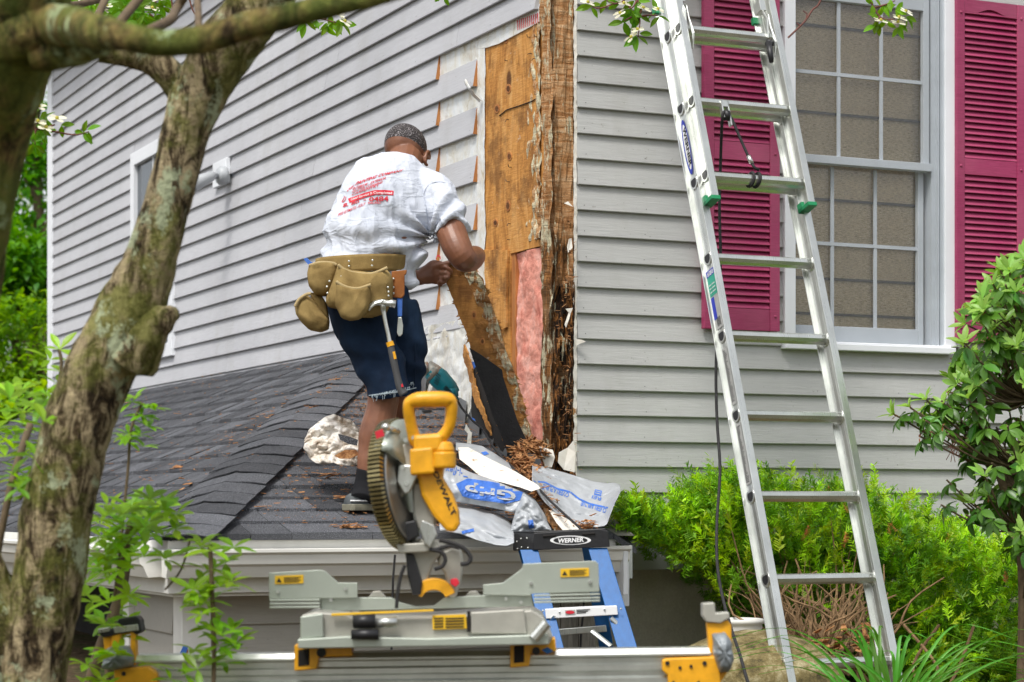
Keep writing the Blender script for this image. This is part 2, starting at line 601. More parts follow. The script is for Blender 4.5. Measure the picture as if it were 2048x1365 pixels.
def mk_cloth(name, c1, c2, weave=400, rough=0.9, sc=6, bump=0.35, folds=0):
    t = NT(name)
    f = t.noise(sc, 5, 0.6)
    c = t.ramp(f, [(0.3, c1), (0.7, c2)])
    w = t.noise(weave, 2, 0.6)
    c = t.mix(0.25, c, t.ramp(w, [(0.3, 0.35), (0.7, 0.6)]), 'OVERLAY')
    if folds:
        fo = t.noise(7, 3, 0.5, t.map((1.0, 1.0, 2.6), (0, 0.75, 0)), 0.6)
        fo2 = t.noise(9, 3, 0.5, t.map((2.4, 1.0, 0.8), (0, -0.4, 0)), 0.8)
        w = t.math('ADD', t.math('MULTIPLY', w, 0.06), t.math('ADD', t.ramp(fo, [(0.40, 0.0), (0.52, 1.0), (0.60, 0.25), (0.8, 0.6)]), t.math('MULTIPLY', t.ramp(fo2, [(0.42, 0.0), (0.52, 0.8), (0.62, 0.2)]), 0.6)))
        t.bump(w, 0.32, folds)
    else:
        t.bump(w, bump, 0.002)
    return t.fin(c, rough, 0, 0.15)


M_shirt = mk_cloth('white cotton', (0.55, 0.585, 0.66), (0.62, 0.65, 0.72), 500, 0.9, folds=0.010)
M_denim = mk_cloth('navy denim', (0.006, 0.013, 0.030), (0.014, 0.032, 0.068), 420, 0.85, 9, 0.6)
M_suede = mk_cloth('tan suede leather', (0.19, 0.125, 0.045), (0.36, 0.255, 0.10), 300, 0.9, 11, 0.7)
M_suede2 = mk_cloth('suede binding', (0.36, 0.27, 0.13), (0.44, 0.34, 0.18), 300, 0.9, 11, 0.5)
M_leather = mk_cloth('brown saddle leather', (0.20, 0.065, 0.018), (0.38, 0.15, 0.045), 260, 0.6, 14, 0.5)
M_sock = mk_cloth('black sock', (0.010, 0.010, 0.012), (0.02, 0.02, 0.022), 300, 0.95)
M_shoe = mk_cloth('grey canvas shoe', (0.07, 0.078, 0.085), (0.14, 0.15, 0.15), 300, 0.8)
M_sole = pm('pale shoe sole', (0.20, 0.19, 0.14), 0.6, 0, 0.2, 30)
M_fray = pm('frayed hem threads', (0.35, 0.42, 0.46), 0.9, 0, 0.2, 30)


def mk_ground():
    t = NT('mulch and soil')
    f = t.noise(30, 6, 0.75)
    c = t.ramp(f, [(0.3, (0.04, 0.028, 0.016)), (0.55, (0.14, 0.10, 0.06)), (0.75, (0.28, 0.22, 0.14))])
    g = t.noise(1.2, 4, 0.6)
    c = t.mix(t.ramp(g, [(0.5, 0.0), (0.62, 0.7)]), c, (0.05, 0.10, 0.02))
    t.bump(f, 1.0, 0.03)
    return t.fin(c, 0.95, 0, 0.1)


M_ground = mk_ground()


def mk_stone():
    t = NT('mossy boulder')
    f = t.noise(14, 7, 0.75)
    c = t.ramp(f, [(0.36, (0.05, 0.04, 0.015)), (0.5, (0.20, 0.155, 0.06)), (0.66, (0.42, 0.37, 0.22))])
    t.bump(f, 0.9, 0.015)
    return t.fin(c, 0.9)


M_stone = mk_stone()


def mk_weath():
    t = NT('weathered grey boards')
    f = t.noise(14, 6, 0.7, t.map((6, 6, 0.5)), 0.6)
    c = t.ramp(f, [(0.3, (0.13, 0.12, 0.10)), (0.7, (0.34, 0.32, 0.28))])
    t.bump(f, 0.5, 0.004)
    return t.fin(c, 0.9)


M_weath = mk_weath()
M_lowboard = siding_mat('lower porch board', (0.36, 0.34, 0.30), 'x')


# ------------------------------------------------------------------ mesh building
class MB:
    def __init__(s):
        s.v = []
        s.f = []

    def add(s, vs, fs):
        o = len(s.v)
        s.v += [Vector(v) for v in vs]
        s.f += [tuple(i + o for i in f) for f in fs]
        return s

    def box(s, lo, hi, M=None):
        x0, y0, z0 = lo
        x1, y1, z1 = hi
        vs = [(x0, y0, z0), (x1, y0, z0), (x1, y1, z0), (x0, y1, z0), (x0, y0, z1), (x1, y0, z1), (x1, y1, z1), (x0, y1, z1)]
        if M is not None:
            vs = [M @ Vector(v) for v in vs]
        return s.add(vs, [(0, 3, 2, 1), (4, 5, 6, 7), (0, 1, 5, 4), (1, 2, 6, 5), (2, 3, 7, 6), (3, 0, 4, 7)])

    def prism(s, pts, ext):
        """closed polygon extruded along a vector"""
        n = len(pts)
        e = Vector(ext)
        vs = [Vector(p) for p in pts] + [Vector(p) + e for p in pts]
        fs = [tuple(range(n))[::-1], tuple(range(n, 2 * n))]
        for i in range(n):
            j = (i + 1) % n
            fs.append((i, j, n + j, n + i))
        return s.add(vs, fs)

    def px(s, pts, Y, th, out=None):
        """polygon given by rays of the photograph, standing at distance Y, thickness th away from the viewer"""
        return s.prism([P(x, y, Y) for x, y in pts], (0, th, 0) if out is None else out)

    def tube(s, pts, rad, n=8, cap=True, flat=None, closed=False):
        pts = [Vector(p) for p in pts]
        m = len(pts)
        if isinstance(rad, (int, float)):
            rad = [rad] * m
        prev = None
        rings = []
        for i, p in enumerate(pts):
            if closed:
                d = (pts[(i + 1) % m] - pts[i - 1]).normalized()
            else:
                d = (pts[min(i + 1, m - 1)] - pts[max(i - 1, 0)])
                d = d.normalized() if d.length > 1e-9 else Vector((0, 0, 1))
            if prev is None:
                a = d.orthogonal().normalized() if flat is None else (Vector(flat) - d * d.dot(Vector(flat))).normalized()
            else:
                a = (prev - d * d.dot(prev))
                a = a.normalized() if a.length > 1e-6 else d.orthogonal().normalized()
            prev = a
            b = d.cross(a)
            r = rad[i]
            ra, rb = (r, r) if isinstance(r, (int, float)) else r
            rings.append([p + a * (ra * math.cos(2 * math.pi * k / n)) + b * (rb * math.sin(2 * math.pi * k / n)) for k in range(n)])
        return s.loft(rings, cap, closed)

    def loft(s, rings, cap=True, closed=False):
        n = len(rings[0])
        m = len(rings)
        vs = [v for r in rings for v in r]
        fs = []
        for i in range(m if closed else m - 1):
            j = (i + 1) % m
            for k in range(n):
                l = (k + 1) % n
                fs.append((i * n + k, i * n + l, j * n + l, j * n + k))
        if cap and not closed:
            fs.append(tuple(range(n))[::-1])
            fs.append(tuple(range((m - 1) * n, m * n)))
        return s.add(vs, fs)

    def ball(s, c, r, M=None, nu=14, nv=9):
        c = Vector(c)
        r = (r, r, r) if isinstance(r, (int, float)) else r
        vs = []
        for i in range(1, nv):
            ph = math.pi * i / nv
            for k in range(nu):
                th = 2 * math.pi * k / nu
                vs.append(Vector((r[0] * math.sin(ph) * math.cos(th), r[1] * math.sin(ph) * math.sin(th), r[2] * math.cos(ph))))
        vs += [Vector((0, 0, r[2])), Vector((0, 0, -r[2]))]
        if M is not None:
            vs = [M @ v for v in vs]
        vs = [v + c for v in vs]
        fs = []
        for i in range(nv - 2):
            for k in range(nu):
                l = (k + 1) % nu
                fs.append((i * nu + k, (i + 1) * nu + k, (i + 1) * nu + l, i * nu + l))
        t, b = len(vs) - 2, len(vs) - 1
        for k in range(nu):
            l = (k + 1) % nu
            fs.append((t, k, l))
            fs.append((b, (nv - 2) * nu + l, (nv - 2) * nu + k))
        return s.add(vs, fs)

    def grid(s, fn, nu, nv):
        vs = [fn(i / nu, j / nv) for j in range(nv + 1) for i in range(nu + 1)]
        fs = [(j * (nu + 1) + i, j * (nu + 1) + i + 1, (j + 1) * (nu + 1) + i + 1, (j + 1) * (nu + 1) + i) for j in range(nv) for i in range(nu)]
        return s.add(vs, fs)

    def xf(s, M):
        s.v = [M @ v for v in s.v]
        return s

    def build(s, name, mat, parent=None, bevel=0.0, smooth=False, origin=None, solid=0.0, sub=0):
        me = bpy.data.meshes.new(name)
        vs = s.v
        o = origin
        if o is None and parent is not None:
            top = parent
            while top.parent:
                top = top.parent
            if top.type == 'EMPTY' and not top.get('_local'):
                o = top.location
        if o is not None:
            vs = [v - Vector(o) for v in vs]
        me.from_pydata([tuple(v) for v in vs], [], s.f)
        me.validate()
        me.update()
        bm = bmesh.new()
        bm.from_mesh(me)
        if solid == 0.0:
            bmesh.ops.recalc_face_normals(bm, faces=bm.faces)
        bm.to_mesh(me)
        bm.free()
        if smooth:
            me.shade_smooth()
        me.materials.append(mat)
        ob = bpy.data.objects.new(name, me)
        COL.objects.link(ob)
        if parent is not None:
            ob.parent = parent
        elif origin is not None:
            ob.location = origin
        if solid:
            md = ob.modifiers.new('solid', 'SOLIDIFY')
            md.thickness = solid
            md.offset = 0
        if bevel:
            md = ob.modifiers.new('bevel', 'BEVEL')
            md.width = bevel
            md.segments = 2
            md.limit_method = 'ANGLE'
            md.angle_limit = math.radians(40)
        if sub:
            md = ob.modifiers.new('sub', 'SUBSURF')
            md.levels = md.render_levels = sub
        return ob


def thing(name, label, cat, loc=(0, 0, 0), group=None, rotz=0, local=False):
    o = bpy.data.objects.new(name, None)
    COL.objects.link(o)
    o.location = loc
    o.rotation_euler = (0, 0, rotz)
    o['label'] = label
    o['category'] = cat
    if group:
        o['group'] = group
    if local:
        o['_local'] = 1
    return o


def tag(o, label, cat, group=None):
    o['label'] = label
    o['category'] = cat
    if group:
        o['group'] = group
    return o


def stuff(o):
    o['kind'] = 'stuff'
    return o


def sub_of(ob, parent):
    """hang a part under another part: both live in the same frame"""
    ob.parent = parent
    return ob


def inst(me, name, parent, M=None, loc=None):
    o = bpy.data.objects.new(name, me)
    COL.objects.link(o)
    o.parent = parent
    if M is not None:
        o.matrix_basis = M
    if loc is not None:
        o.location = loc
    return o


_tc = {}


def text_polys(txt, bold=0.0):
    """outline triangles of a line of lettering, height about 1, from x = 0"""
    if (txt, bold) in _tc:
        return _tc[(txt, bold)]
    cu = bpy.data.curves.new('t', 'FONT')
    cu.body = txt
    cu.size = 1.0
    cu.offset = bold
    cu.resolution_u = 3
    ob = bpy.data.objects.new('t', cu)
    COL.objects.link(ob)
    me = ob.to_mesh()
    vs = [Vector(v.co) for v in me.vertices]
    fs = [tuple(p.vertices) for p in me.polygons]
    ob.to_mesh_clear()
    bpy.data.objects.remove(ob)
    bpy.data.curves.remove(cu)
    x0 = min(v.x for v in vs)
    x1 = max(v.x for v in vs)
    y0 = min(v.y for v in vs)
    y1 = max(v.y for v in vs)
    vs = [((v.x - x0) / (x1 - x0), (v.y - y0) / (y1 - y0)) for v in vs]
    _tc[(txt, bold)] = (vs, fs)
    return vs, fs


def lettering(mb, txt, fn, bold=0.0):
    """fn(u, v) -> Vector, u along the line 0..1, v upward 0..1"""
    vs, fs = text_polys(txt, bold)
    return mb.add([fn(u, v) for u, v in vs], fs)


def quadmap(p00, p10, p01, p11):
    p00, p10, p01, p11 = map(Vector, (p00, p10, p01, p11))
    return lambda u, v: (p00 * (1 - u) + p10 * u) * (1 - v) + (p01 * (1 - u) + p11 * u) * v

# ------------------------------------------------------------------ ground
def ground_h(x, y):
    b = (Vector((x, y, 0)) - CORNER).dot(BX)
    pts = [(-9.0, -0.02), (-3.2, 0.0), (-1.45, 0.40), (-0.6, 0.52), (0, 0.60), (12, 0.6), (26, 0.9), (60, 2.2)]
    h = pts[0][1] if b < pts[0][0] else pts[-1][1]
    for (b0, h0), (b1, h1) in zip(pts, pts[1:]):
        if b0 <= b <= b1:
            k = (b - b0) / (b1 - b0)
            h = h0 + (h1 - h0) * k
            break
    return h


g = MB()


def gfn(u, v):
    x = -45 + 90 * u
    y = -12 + 100 * v ** 1.5
    return Vector((x, y, ground_h(x, y) + 0.03 * fbm((x, y, 0), 1.1)))


g.grid(gfn, 180, 200)
go = g.build('ground', M_ground, smooth=True)
go['kind'] = 'structure'

# ------------------------------------------------------------------ house
house = thing('house', 'grey clapboard house with a torn open corner, white windows and berry red shutters', 'house', CORNER, rotz=TH, local=True)
ZTOP = EYE + 3.45
T_END = 8.69
T_A, T_B = 1.131, 0.723            # where the cut courses end
WL = SL(272, 310)
WL2 = SL(355, 705)
lw_t0, lw_t1 = WL2.y, WL.y
lw_z0, lw_z1 = WL2.z - 0.02, WL.z
S0 = 0.098                         # the front clapboards start here
w_l = SR(1560, 400).x
w_r = SR(1910, 400).x
w_z0 = SR(1700, 703).z
S_END = 5.2
FZT = EYE + 3.2


def clap(axis, a0, a1, zb, mat, pre=0.0, h=None):
    """one clapboard: a wedge, thick at its lower edge"""
    h = h or EX + 0.016
    prof = [(0.002 + pre, 0.004), (0.0240 + pre, 0.0), (0.0255 + pre, 0.003), (0.007 + pre, h), (0.002 + pre, h)]
    m = MB()
    nseg = max(1, int((a1 - a0) / 0.45))
    ra = []
    for q in range(nseg + 1):
        a = a0 + (a1 - a0) * q / nseg
        dz = 0.0013 * nz((a * 1.3, zb * 9, 2.0), 1.0) if 0 < q < nseg else 0
        do = 0.0016 * nz((a * 1.7, zb * 7, 5.0), 1.0)
        ra.append([Vector((-o - do, a, zb + z + dz)) if axis == 't' else Vector((a, -o - do, zb + z + dz)) for o, z in prof])
    m.loft(ra)
    return m.build('siding_board', mat, house)


def ends(m, a, zb):
    """raw sawn end of a side board"""
    h = EX + 0.01
    m.add([(-0.006, a - 0.0015, zb + 0.001), (-0.0265, a - 0.0015, zb + 0.001), (-0.0095, a - 0.0015, zb + h), (-0.004, a - 0.0015, zb + h)], [(0, 1, 2, 3)])


# side wall courses
cut_z = {19: T_A, 17: T_A, 15: T_A, 13: T_A, 11: T_A, 9: T_A, 18: T_B, 16: T_B, 14: T_B, 12: T_B, 10: T_B, 8: 0.80, 7: 1.0}
nails = MB()
i = 7
rr = random.Random(3)


def nail(axis, a, z):
    r = 0.0019
    o = 0.0250
    q = []
    for k in range(6):
        ca, sa = math.cos(k * math.pi / 3) * r, math.sin(k * math.pi / 3) * r
        q.append(Vector((-o, a + ca, z + sa)) if axis == 't' else Vector((a + ca, -o, z + sa)))
    nails.add(q, [tuple(range(6))])


while Z0 + i * EX < ZTOP:
    zb = Z0 + i * EX
    if zb < EYE + 0.74:
        zb_b = EYE + 0.735
    else:
        zb_b = zb
    t0 = cut_z.get(i, 0.118)
    t1 = T_END - 0.11
    segs = [(t0, t1)]
    if zb + EX > lw_z0 and zb < lw_z1:
        segs = [(t0, lw_t0), (lw_t1, t1)]
        if zb < lw_z1 < zb + EX:
            e_ = MB()
            e_.loft([[Vector((-0.004 - o, a_, z_)) for o, z_ in ((0, lw_z1), (0.011, lw_z1), (0.004, zb + EX + 0.016), (0, zb + EX + 0.016))] for a_ in (lw_t0 + 0.001, lw_t1 - 0.001)])
            e_.build('siding_board', M_side, house)
        if zb < lw_z0 < zb + EX:
            clap('t', lw_t0 + 0.001, lw_t1 - 0.001, zb, M_side, 0, lw_z0 - zb)
    out = []
    for a, b in segs:                                      # butt joints where a board ran out
        if b - a > 3.5:
            c = a + (b - a) * rr.uniform(0.35, 0.65)
            if i == 20:
                c = 0.905
            out += [(a, c - 0.0012), (c + 0.0012, b)]
        else:
            out.append((a, b))
    for a, b in out:
        if i >= 8 or True:
            dz = rr.uniform(-0.0012, 0.0012)
            clap('t', a, b, zb_b + dz, M_side, rr.uniform(0, 0.001), (zb + EX + 0.016) - zb_b)
    tt = t0 + 0.03
    while tt < t1:
        if not (segs[0][1] < tt < (segs[-1][0])):
            nail('t', tt + rr.uniform(-0.01, 0.01), zb + 0.022)
        tt += 0.406
    i += 1
e = MB()
for k in (19, 17, 15, 13, 11, 9):
    ends(e, T_A, Z0 + k * EX)
for k in (18, 16, 14, 12, 10):
    ends(e, T_B, Z0 + k * EX)
e.build('cut_board_ends', M_cedar, house)['kind'] = 'stuff'

# front wall courses
i = 0
sh_l0, sh_l1 = SR(1407, 300).x, SR(1558, 300).x
while Z0 + i * EX < FZT:
    zb = Z0 + i * EX
    segs = [(S0, S_END)]
    if zb + EX > w_z0 - 0.0:
        segs = [(S0, w_l), (w_r, S_END)]
        if zb < w_z0 < zb + EX and w_z0 - zb > 0.01:
            clap('s', w_l + 0.001, w_r - 0.001, zb, M_front, 0, w_z0 - zb)
    out = []
    for a, b in segs:
        if b - a > 3.0:
            c = a + (b - a) * rr.uniform(0.3, 0.7)
            out += [(a, c - 0.001), (c + 0.001, b)]
        else:
            out.append((a + rr.uniform(-0.003, 0.003) if a == S0 else a, b))
    for a, b in out:
        clap('s', a, b, zb + rr.uniform(-0.0012, 0.0012), M_front, rr.uniform(0, 0.001))
    for sn in [S0 + 0.03, S0 + 0.30] + [S0 + 0.30 + 0.406 * k for k in range(1, 11)]:
        if sn < segs[0][1] or sn > segs[-1][0]:
            nail('s', sn + rr.uniform(-0.006, 0.006), zb + 0.02)
    i += 1
nails.build('nail_heads', M_blktxt, house)['kind'] = 'stuff'

# core of the walls behind the boards
hole = (0.095, 0.365, EYE + 0.02, EYE + 1.036)


def panel(name, lo, hi, mat):
    m = MB()
    m.box(lo, hi)
    return m.build(name, mat, house)


TK = 0.012
panel('sheathing', (0.0, 0.40, EYE - 0.3), (TK, T_END - 0.01, ZTOP), M_ply)
panel('sheathing', (0.0, 0.095, hole[3] + 0.0), (TK, 0.40, ZTOP), M_ply)
panel('sheathing', (0.02, 0.0, EYE - 1.2), (0.12, S_END * 0 + 0.0, EYE - 1.19), M_ply) if False else None
# front sheathing round the window
wi_l, wi_r = w_l + 0.03, w_r - 0.03
panel('sheathing', (0.11, 0.0, EYE - 0.2), (wi_l, TK, FZT), M_ply)
panel('sheathing', (wi_r, 0.0, EYE - 0.2), (S_END, TK, FZT), M_ply)
panel('sheathing', (wi_l, 0.0, EYE - 0.2), (wi_r, TK, w_z0 - 0.01), M_ply)
# end corner board of the side wall
m = MB()
m.box((-0.030, T_END - 0.11, EYE - 0.2), (0.0, T_END + 0.03, ZTOP))
m.build('corner_board', M_white, house, bevel=0.003)
# fascia, eave and roof slabs out of frame above
m = MB()
m.box((-0.28, -0.3, ZTOP), (0.35, T_END + 0.3, ZTOP + 0.16))
m.build('eave', M_white, house)
m = MB()
m.prism([(-0.36, -0.5, ZTOP + 0.17), (S_END + 0.5, -0.5, ZTOP + 2.0), (S_END + 0.5, -0.5, ZTOP + 2.06), (-0.36, -0.5, ZTOP + 0.23)], (0, T_END + 1.0, 0))
m.build('main_roof', M_shingle, house)
# far walls so the house is closed
m = MB()
m.box((S_END, 0.01, 0.4), (S_END + 0.1, T_END, ZTOP + 0.1))
m.box((0.02, T_END - 0.01, 0.4), (S_END, T_END + 0.02, ZTOP))
m.box((0.0, 0.3, ZTOP - 0.02), (S_END, T_END, ZTOP - 0.01))
m.build('rear_wall', M_side, house)
# skirt + foundation under the window wall
zs1 = SR(1300, 1052).z
zs0 = SR(1300, 1140).z
m = MB()
m.box((0.0, -0.02, zs0), (S_END, 0.02, zs1))
m.build('skirt_board', M_skirt, house, bevel=0.002)
m = MB()
m.box((0.02, -0.004, zs1 + 0.001), (S_END, 0.018, Z0 + 0.006))
m.build('rotten_sill_strip', M_rotR, house)
m = MB()
m.box((-0.05, 0.004, -0.3), (S_END, 0.25, zs0 - 0.001))
m.box((-0.01, 0.255, -0.3), (0.2, T_END, EYE + 0.3))
m.build('foundation', M_conc, house)


# ---------------- torn corner
def ragged(mb, pts, th, jit=0.006, step=0.02, seed=1, out=0.0):
    """polygon on the side wall (points as rays) with a torn edge"""
    r = random.Random(seed)
    q = [SL(x, y) for x, y in pts]
    res = []
    for a, b in zip(q, q[1:] + q[:1]):
        d = (b - a)
        n = max(1, int(d.length / step))
        for k in range(n):
            p = a + d * (k / n)
            if k:
                p = p + Vector((0, r.uniform(-jit, jit), r.uniform(-jit, jit)))
            res.append(Vector((-out, p.y, p.z)))
    return mb.prism(res, (-th, 0, 0))


def relief(name, p0, pu, pv, nu, nv, disp, mat, parent=None, sm=False):
    """rectangular sheet with real relief: disp(u, v, point) -> offset vector"""
    p0, pu, pv = Vector(p0), Vector(pu), Vector(pv)
    m = MB()

    def fn(u, v):
        p = p0 + pu * u + pv * v
        return p + disp(u, v, p)
    m.grid(fn, nu, nv)
    return m.build(name, mat, parent or house, smooth=sm)


# building paper: full height strips, wrinkled, behind the boards (left of the bare plywood)
t972 = SL(972, 300).y


def edge_t(z):                     # torn right edge of the paper, wandering
    return t972 + 0.012 * fbm((0, 0, z), 6.0) + (0.03 * max(0, z - (EYE + 1.95)) * 10 if z > EYE + 1.95 else 0)


m = MB()
zlo, zhi = EYE + 0.02, EYE + 2.02


def paper(u, v):
    z = zlo + (zhi - zlo) * v
    te = edge_t(z)
    t = te + (1.5 - te) * u
    w = 0.004 + 0.0035 * abs(fbm((0, t * 1.0, z * 0.6), 14.0)) + 0.003 * abs(nz((0, t, z), 40))
    return Vector((-w, t, z))


m.grid(paper, 90, 200)
m.build('building_paper', M_paper, house, smooth=True)
# top strip of paper under the lowest whole course, printed in red at its end
m = MB()
zc = Z0 + 20 * EX
m.prism([SL(975, 96) * 1, SL(1000, 88), SL(1030, 72), SL(1060, 56), SL(1084, 42), SL(1084, 8), SL(960, 70), SL(940, 100)], (-0.006, 0, 0))
m.build('building_paper', M_paper, house)
m = MB()
for k in range(13):
    x = 1034 + k * 4.0
    yb = 62 - (x - 1032) * 0.36
    a, b = SL(x, yb - 20, 0.0085), SL(x + 1.0, yb, 0.0085)
    c, d = SL(x + 2.2, yb - 1, 0.0085), SL(x + 1.6, yb - 21, 0.0085)
    m.add([a, b, c, d], [(0, 1, 2, 3)])
stuff(m.build('red_printing', M_red, house))
# curled paper tongue
m = MB()
tp = [SL(962, 205, 0.01), SL(948, 192, 0.05), SL(940, 180, 0.075), SL(934, 170, 0.07), SL(931, 163, 0.05)]
m.grid(lambda u, v: (lambda k: tp[min(int(k), 3)].lerp(tp[min(int(k), 3) + 1], k - min(int(k), 3)))(v * 4) + Vector((0, (u - 0.5) * 0.03, 0.01 * math.sin(u * 3))), 4, 16)
m.build('paper_curl', M_paper, house, smooth=True, solid=0.001)
m = MB()
tp2 = [SL(884, 508, 0.03), SL(905, 512, 0.04), SL(904, 532, 0.04), SL(884, 536, 0.03)]
m.prism(tp2, (0.002, 0, 0))
m.build('paper_scrap', M_paper, house)
m = MB()
for k in range(8):
    a0 = math.radians(20 + k * 16)
    a1 = a0 + 0.25
    c = Vector((-0.042, SL(894, 520).y, SL(894, 526).z))
    m.add([c + Vector((0, -math.cos(a) * r_, math.sin(a) * r_)) for a, r_ in ((a0, .026), (a1, .026), (a1, .034), (a0, .034))], [(0, 1, 2, 3)])
stuff(m.build('red_printing', M_red, house))

# felt-covered wall foot below the last course, left of the opening (white, wrinkled)
pl0, pl1 = SL(838, 660).y, SL(975, 660).y
relief('wall_wrap', (-0.012, pl0 + 0.25, EYE + 0.0), (0, pl1 - pl0 - 0.25, 0), (0, 0, 0.80), 60, 70,
       lambda u, v, p: Vector((-0.012 * abs(fbm((0, p.y * 0.8, p.z), 9.0)) - 0.006 * abs(nz(p, 31)) - 0.008, 0, 0)), M_paper, sm=True)
m = MB()
for (x0, y0, x1, y1) in ((942, 724, 952, 738), (950, 742, 953, 775), (946, 780, 952, 790), (946, 795, 951, 803), (944, 835, 951, 842)):
    m.prism([SL(x0, y0, 0.036), SL(x1, y0, 0.036), SL(x1, y1, 0.036), SL(x0, y1, 0.036)], (-0.001, 0, 0))
stuff(m.build('blue_printing', M_bluepr, house))

# bright plywood splinter layer near the corner, torn veneer relief
relief('torn_veneer', (0.004, SL(1052, 300).y, hole[3] + 0.03), (0, -(SL(1052, 300).y - 0.10), 0), (0, 0, ZTOP - hole[3] - 1.0), 26, 260,
       lambda u, v, p: Vector((-(0.0 + 0.020 * max(-0.1, fbm((p.x, p.y * 2.2, p.z * 0.8), 16.0, 2) * 0.9 + u * 0.9 - 0.30 + 0.25 * max(0, 1 - (p.z - hole[3]) / 0.25))), 0, 0)), M_mold)
# horizontal veneer break
m = MB()
bp = [SL(1000, 240 - 18 + 10), SL(1015, 220), SL(1040, 212), SL(1065, 203), SL(1085, 190)]
m.tube([p + Vector((-0.003, 0, 0)) for p in bp], 0.0022, 5)
m.build('veneer_crack', M_dark, house)
# knots in the plywood
M_knot = mk_ply('plywood knot', (0.05, 0.018, 0.006), (0.12, 0.045, 0.014), (0.26, 0.11, 0.035), knots=False)
for (x, y, a, b) in ((1018, 178, 5.5, 9.5), (995, 218, 5, 9), (1020, 313, 5, 8.5), (1017, 412, 5, 11), (992, 446, 4.5, 7.5), (1013, 80, 4, 7)):
    for s_, o_, mt in ((1.0, 0.0025, M_cedar), (0.62, 0.0035, M_knot)):
        m = MB()
        m.prism([SL(x + a * s_ * math.cos(q * math.pi / 9) * (1 + .1 * math.sin(q * 3)), y + b * s_ * math.sin(q * math.pi / 9), o_ - 0.004) for q in range(18)], (-0.004, 0, 0))
        m.build('knot', mt, house)
# bent nails and staples left in the plywood
m = MB()
for (x, y) in ((1015, 122), (1064, 108), (1060, 75), (1018, 240), (1019, 364), (1021, 448), (1023, 335), (1020, 480), (1074, 74), (1072, 118)):
    p = SL(x, y, 0.0)
    a = rr.uniform(0, 6.28)
    m.tube([p, p + Vector((-0.012, 0, 0)), p + Vector((-0.016, 0.010 * math.cos(a), 0.010 * math.sin(a)))], 0.0016, 5)
m.build('bent_nails', M_blktxt, house)['kind'] = 'stuff'

# corner stud (mouldy) seen edge-on and the rotten end face of the window wall
relief('corner_stud', (-0.012, 0.098, EYE - 0.05), (0, -0.098, 0), (0, 0, 3.2), 22, 420,
       lambda u, v, p: Vector((0.030 * (0.5 + 0.5 * math.sin(u * 19 + 0.6 * nz(p, 3))) * (0.35 + 0.65 * (u < 0.9)) + 0.020 * fbm((p.x, p.y * 2.4, p.z * 0.5), 14.0, 3), 0, 0)), M_rotL)
relief('rotten_corner', (0.0, -0.010, EYE - 0.05), (0.086, 0, 0), (0, 0, 3.2), 26, 460,
       lambda u, v, p: Vector((0, (0.014 + 0.045 * max(0, 1 - (p.z - EYE) / 1.35)) * fbm((p.x * 1.9, p.y, p.z * 0.35), 17.0, 4) + 0.03 * max(0, min(1, 1.45 - (p.z - EYE))) * math.sin(u * math.pi), 0)), M_rotR)
m = MB()
m.box((0.005, 0.02, EYE - 0.1), (0.10, 0.10, ZTOP - 0.3))
m.build('inner_post', M_rotL, house)
# strip of old paint left along the clapboard ends
relief('paint_strip', (0.083, -0.016, EYE + 0.02), (0.014, 0, 0), (0, 0, 2.6), 3, 380,
       lambda u, v, p: Vector((0.004 * fbm(p, 30.0, 2), -0.003 * fbm(p, 22.0, 2), 0)), M_peel)
# opening: insulation, stud and void
m = MB()
m.box((0.30, 0.0, EYE - 0.3), (0.31, 1.4, ZTOP - 0.5))
m.build('dark_backing', M_dark, house)  # dark sheet standing in for the unlit void
tA, tB = SL(1028, 600).y, SL(1081, 600, -0.03).y


def wool(u, v):
    t = 0.095 + (tA - 0.095) * u
    z = EYE + 0.06 + 0.972 * v
    bul = 0.010 * math.sin(math.pi * u) ** 0.6
    p = Vector((0, t, z))
    return Vector((0.014 - bul - 0.011 * fbm(p, 8.0, 4, 2) - 0.003 * fbm(p, 30.0, 8, 2), t, z))


m = MB()
m.grid(wool, 80, 300)
m.build('insulation', M_pink, house, smooth=True)
m = MB()
m.box((0.006, tA, EYE - 0.1), (0.13, tA + 0.038, hole[3] + 0.2))
m.build('stud', M_cedar, house, bevel=0.002)
m = MB()
ragged(m, [(972, 500), (1020, 500), (1018, 560), (1017, 655), (1004, 662), (990, 690), (985, 640), (975, 560)], 0.010, 0.004, 0.03, 4, 0.002)
m.build('plywood_remnant', M_ply, house)
# dark slab painted as a shadowed hole at the wall foot and its torn wooden edge
m = MB()
ragged(m, [(958, 745), (1000, 700), (1010, 720), (1042, 820), (1062, 935), (1040, 925), (1000, 880), (960, 835)], 0.004, 0.006, 0.03, 9, 0.034)
m.build('painted_opening', M_dark, house)
m = MB()
ragged(m, [(950, 690), (962, 720), (972, 770), (985, 810), (1000, 850), (1004, 872), (996, 858), (985, 830), (972, 806), (960, 752), (948, 712)], 0.008, 0.006, 0.012, 5, 0.045)
m.build('splintered_edge', M_plank, house)

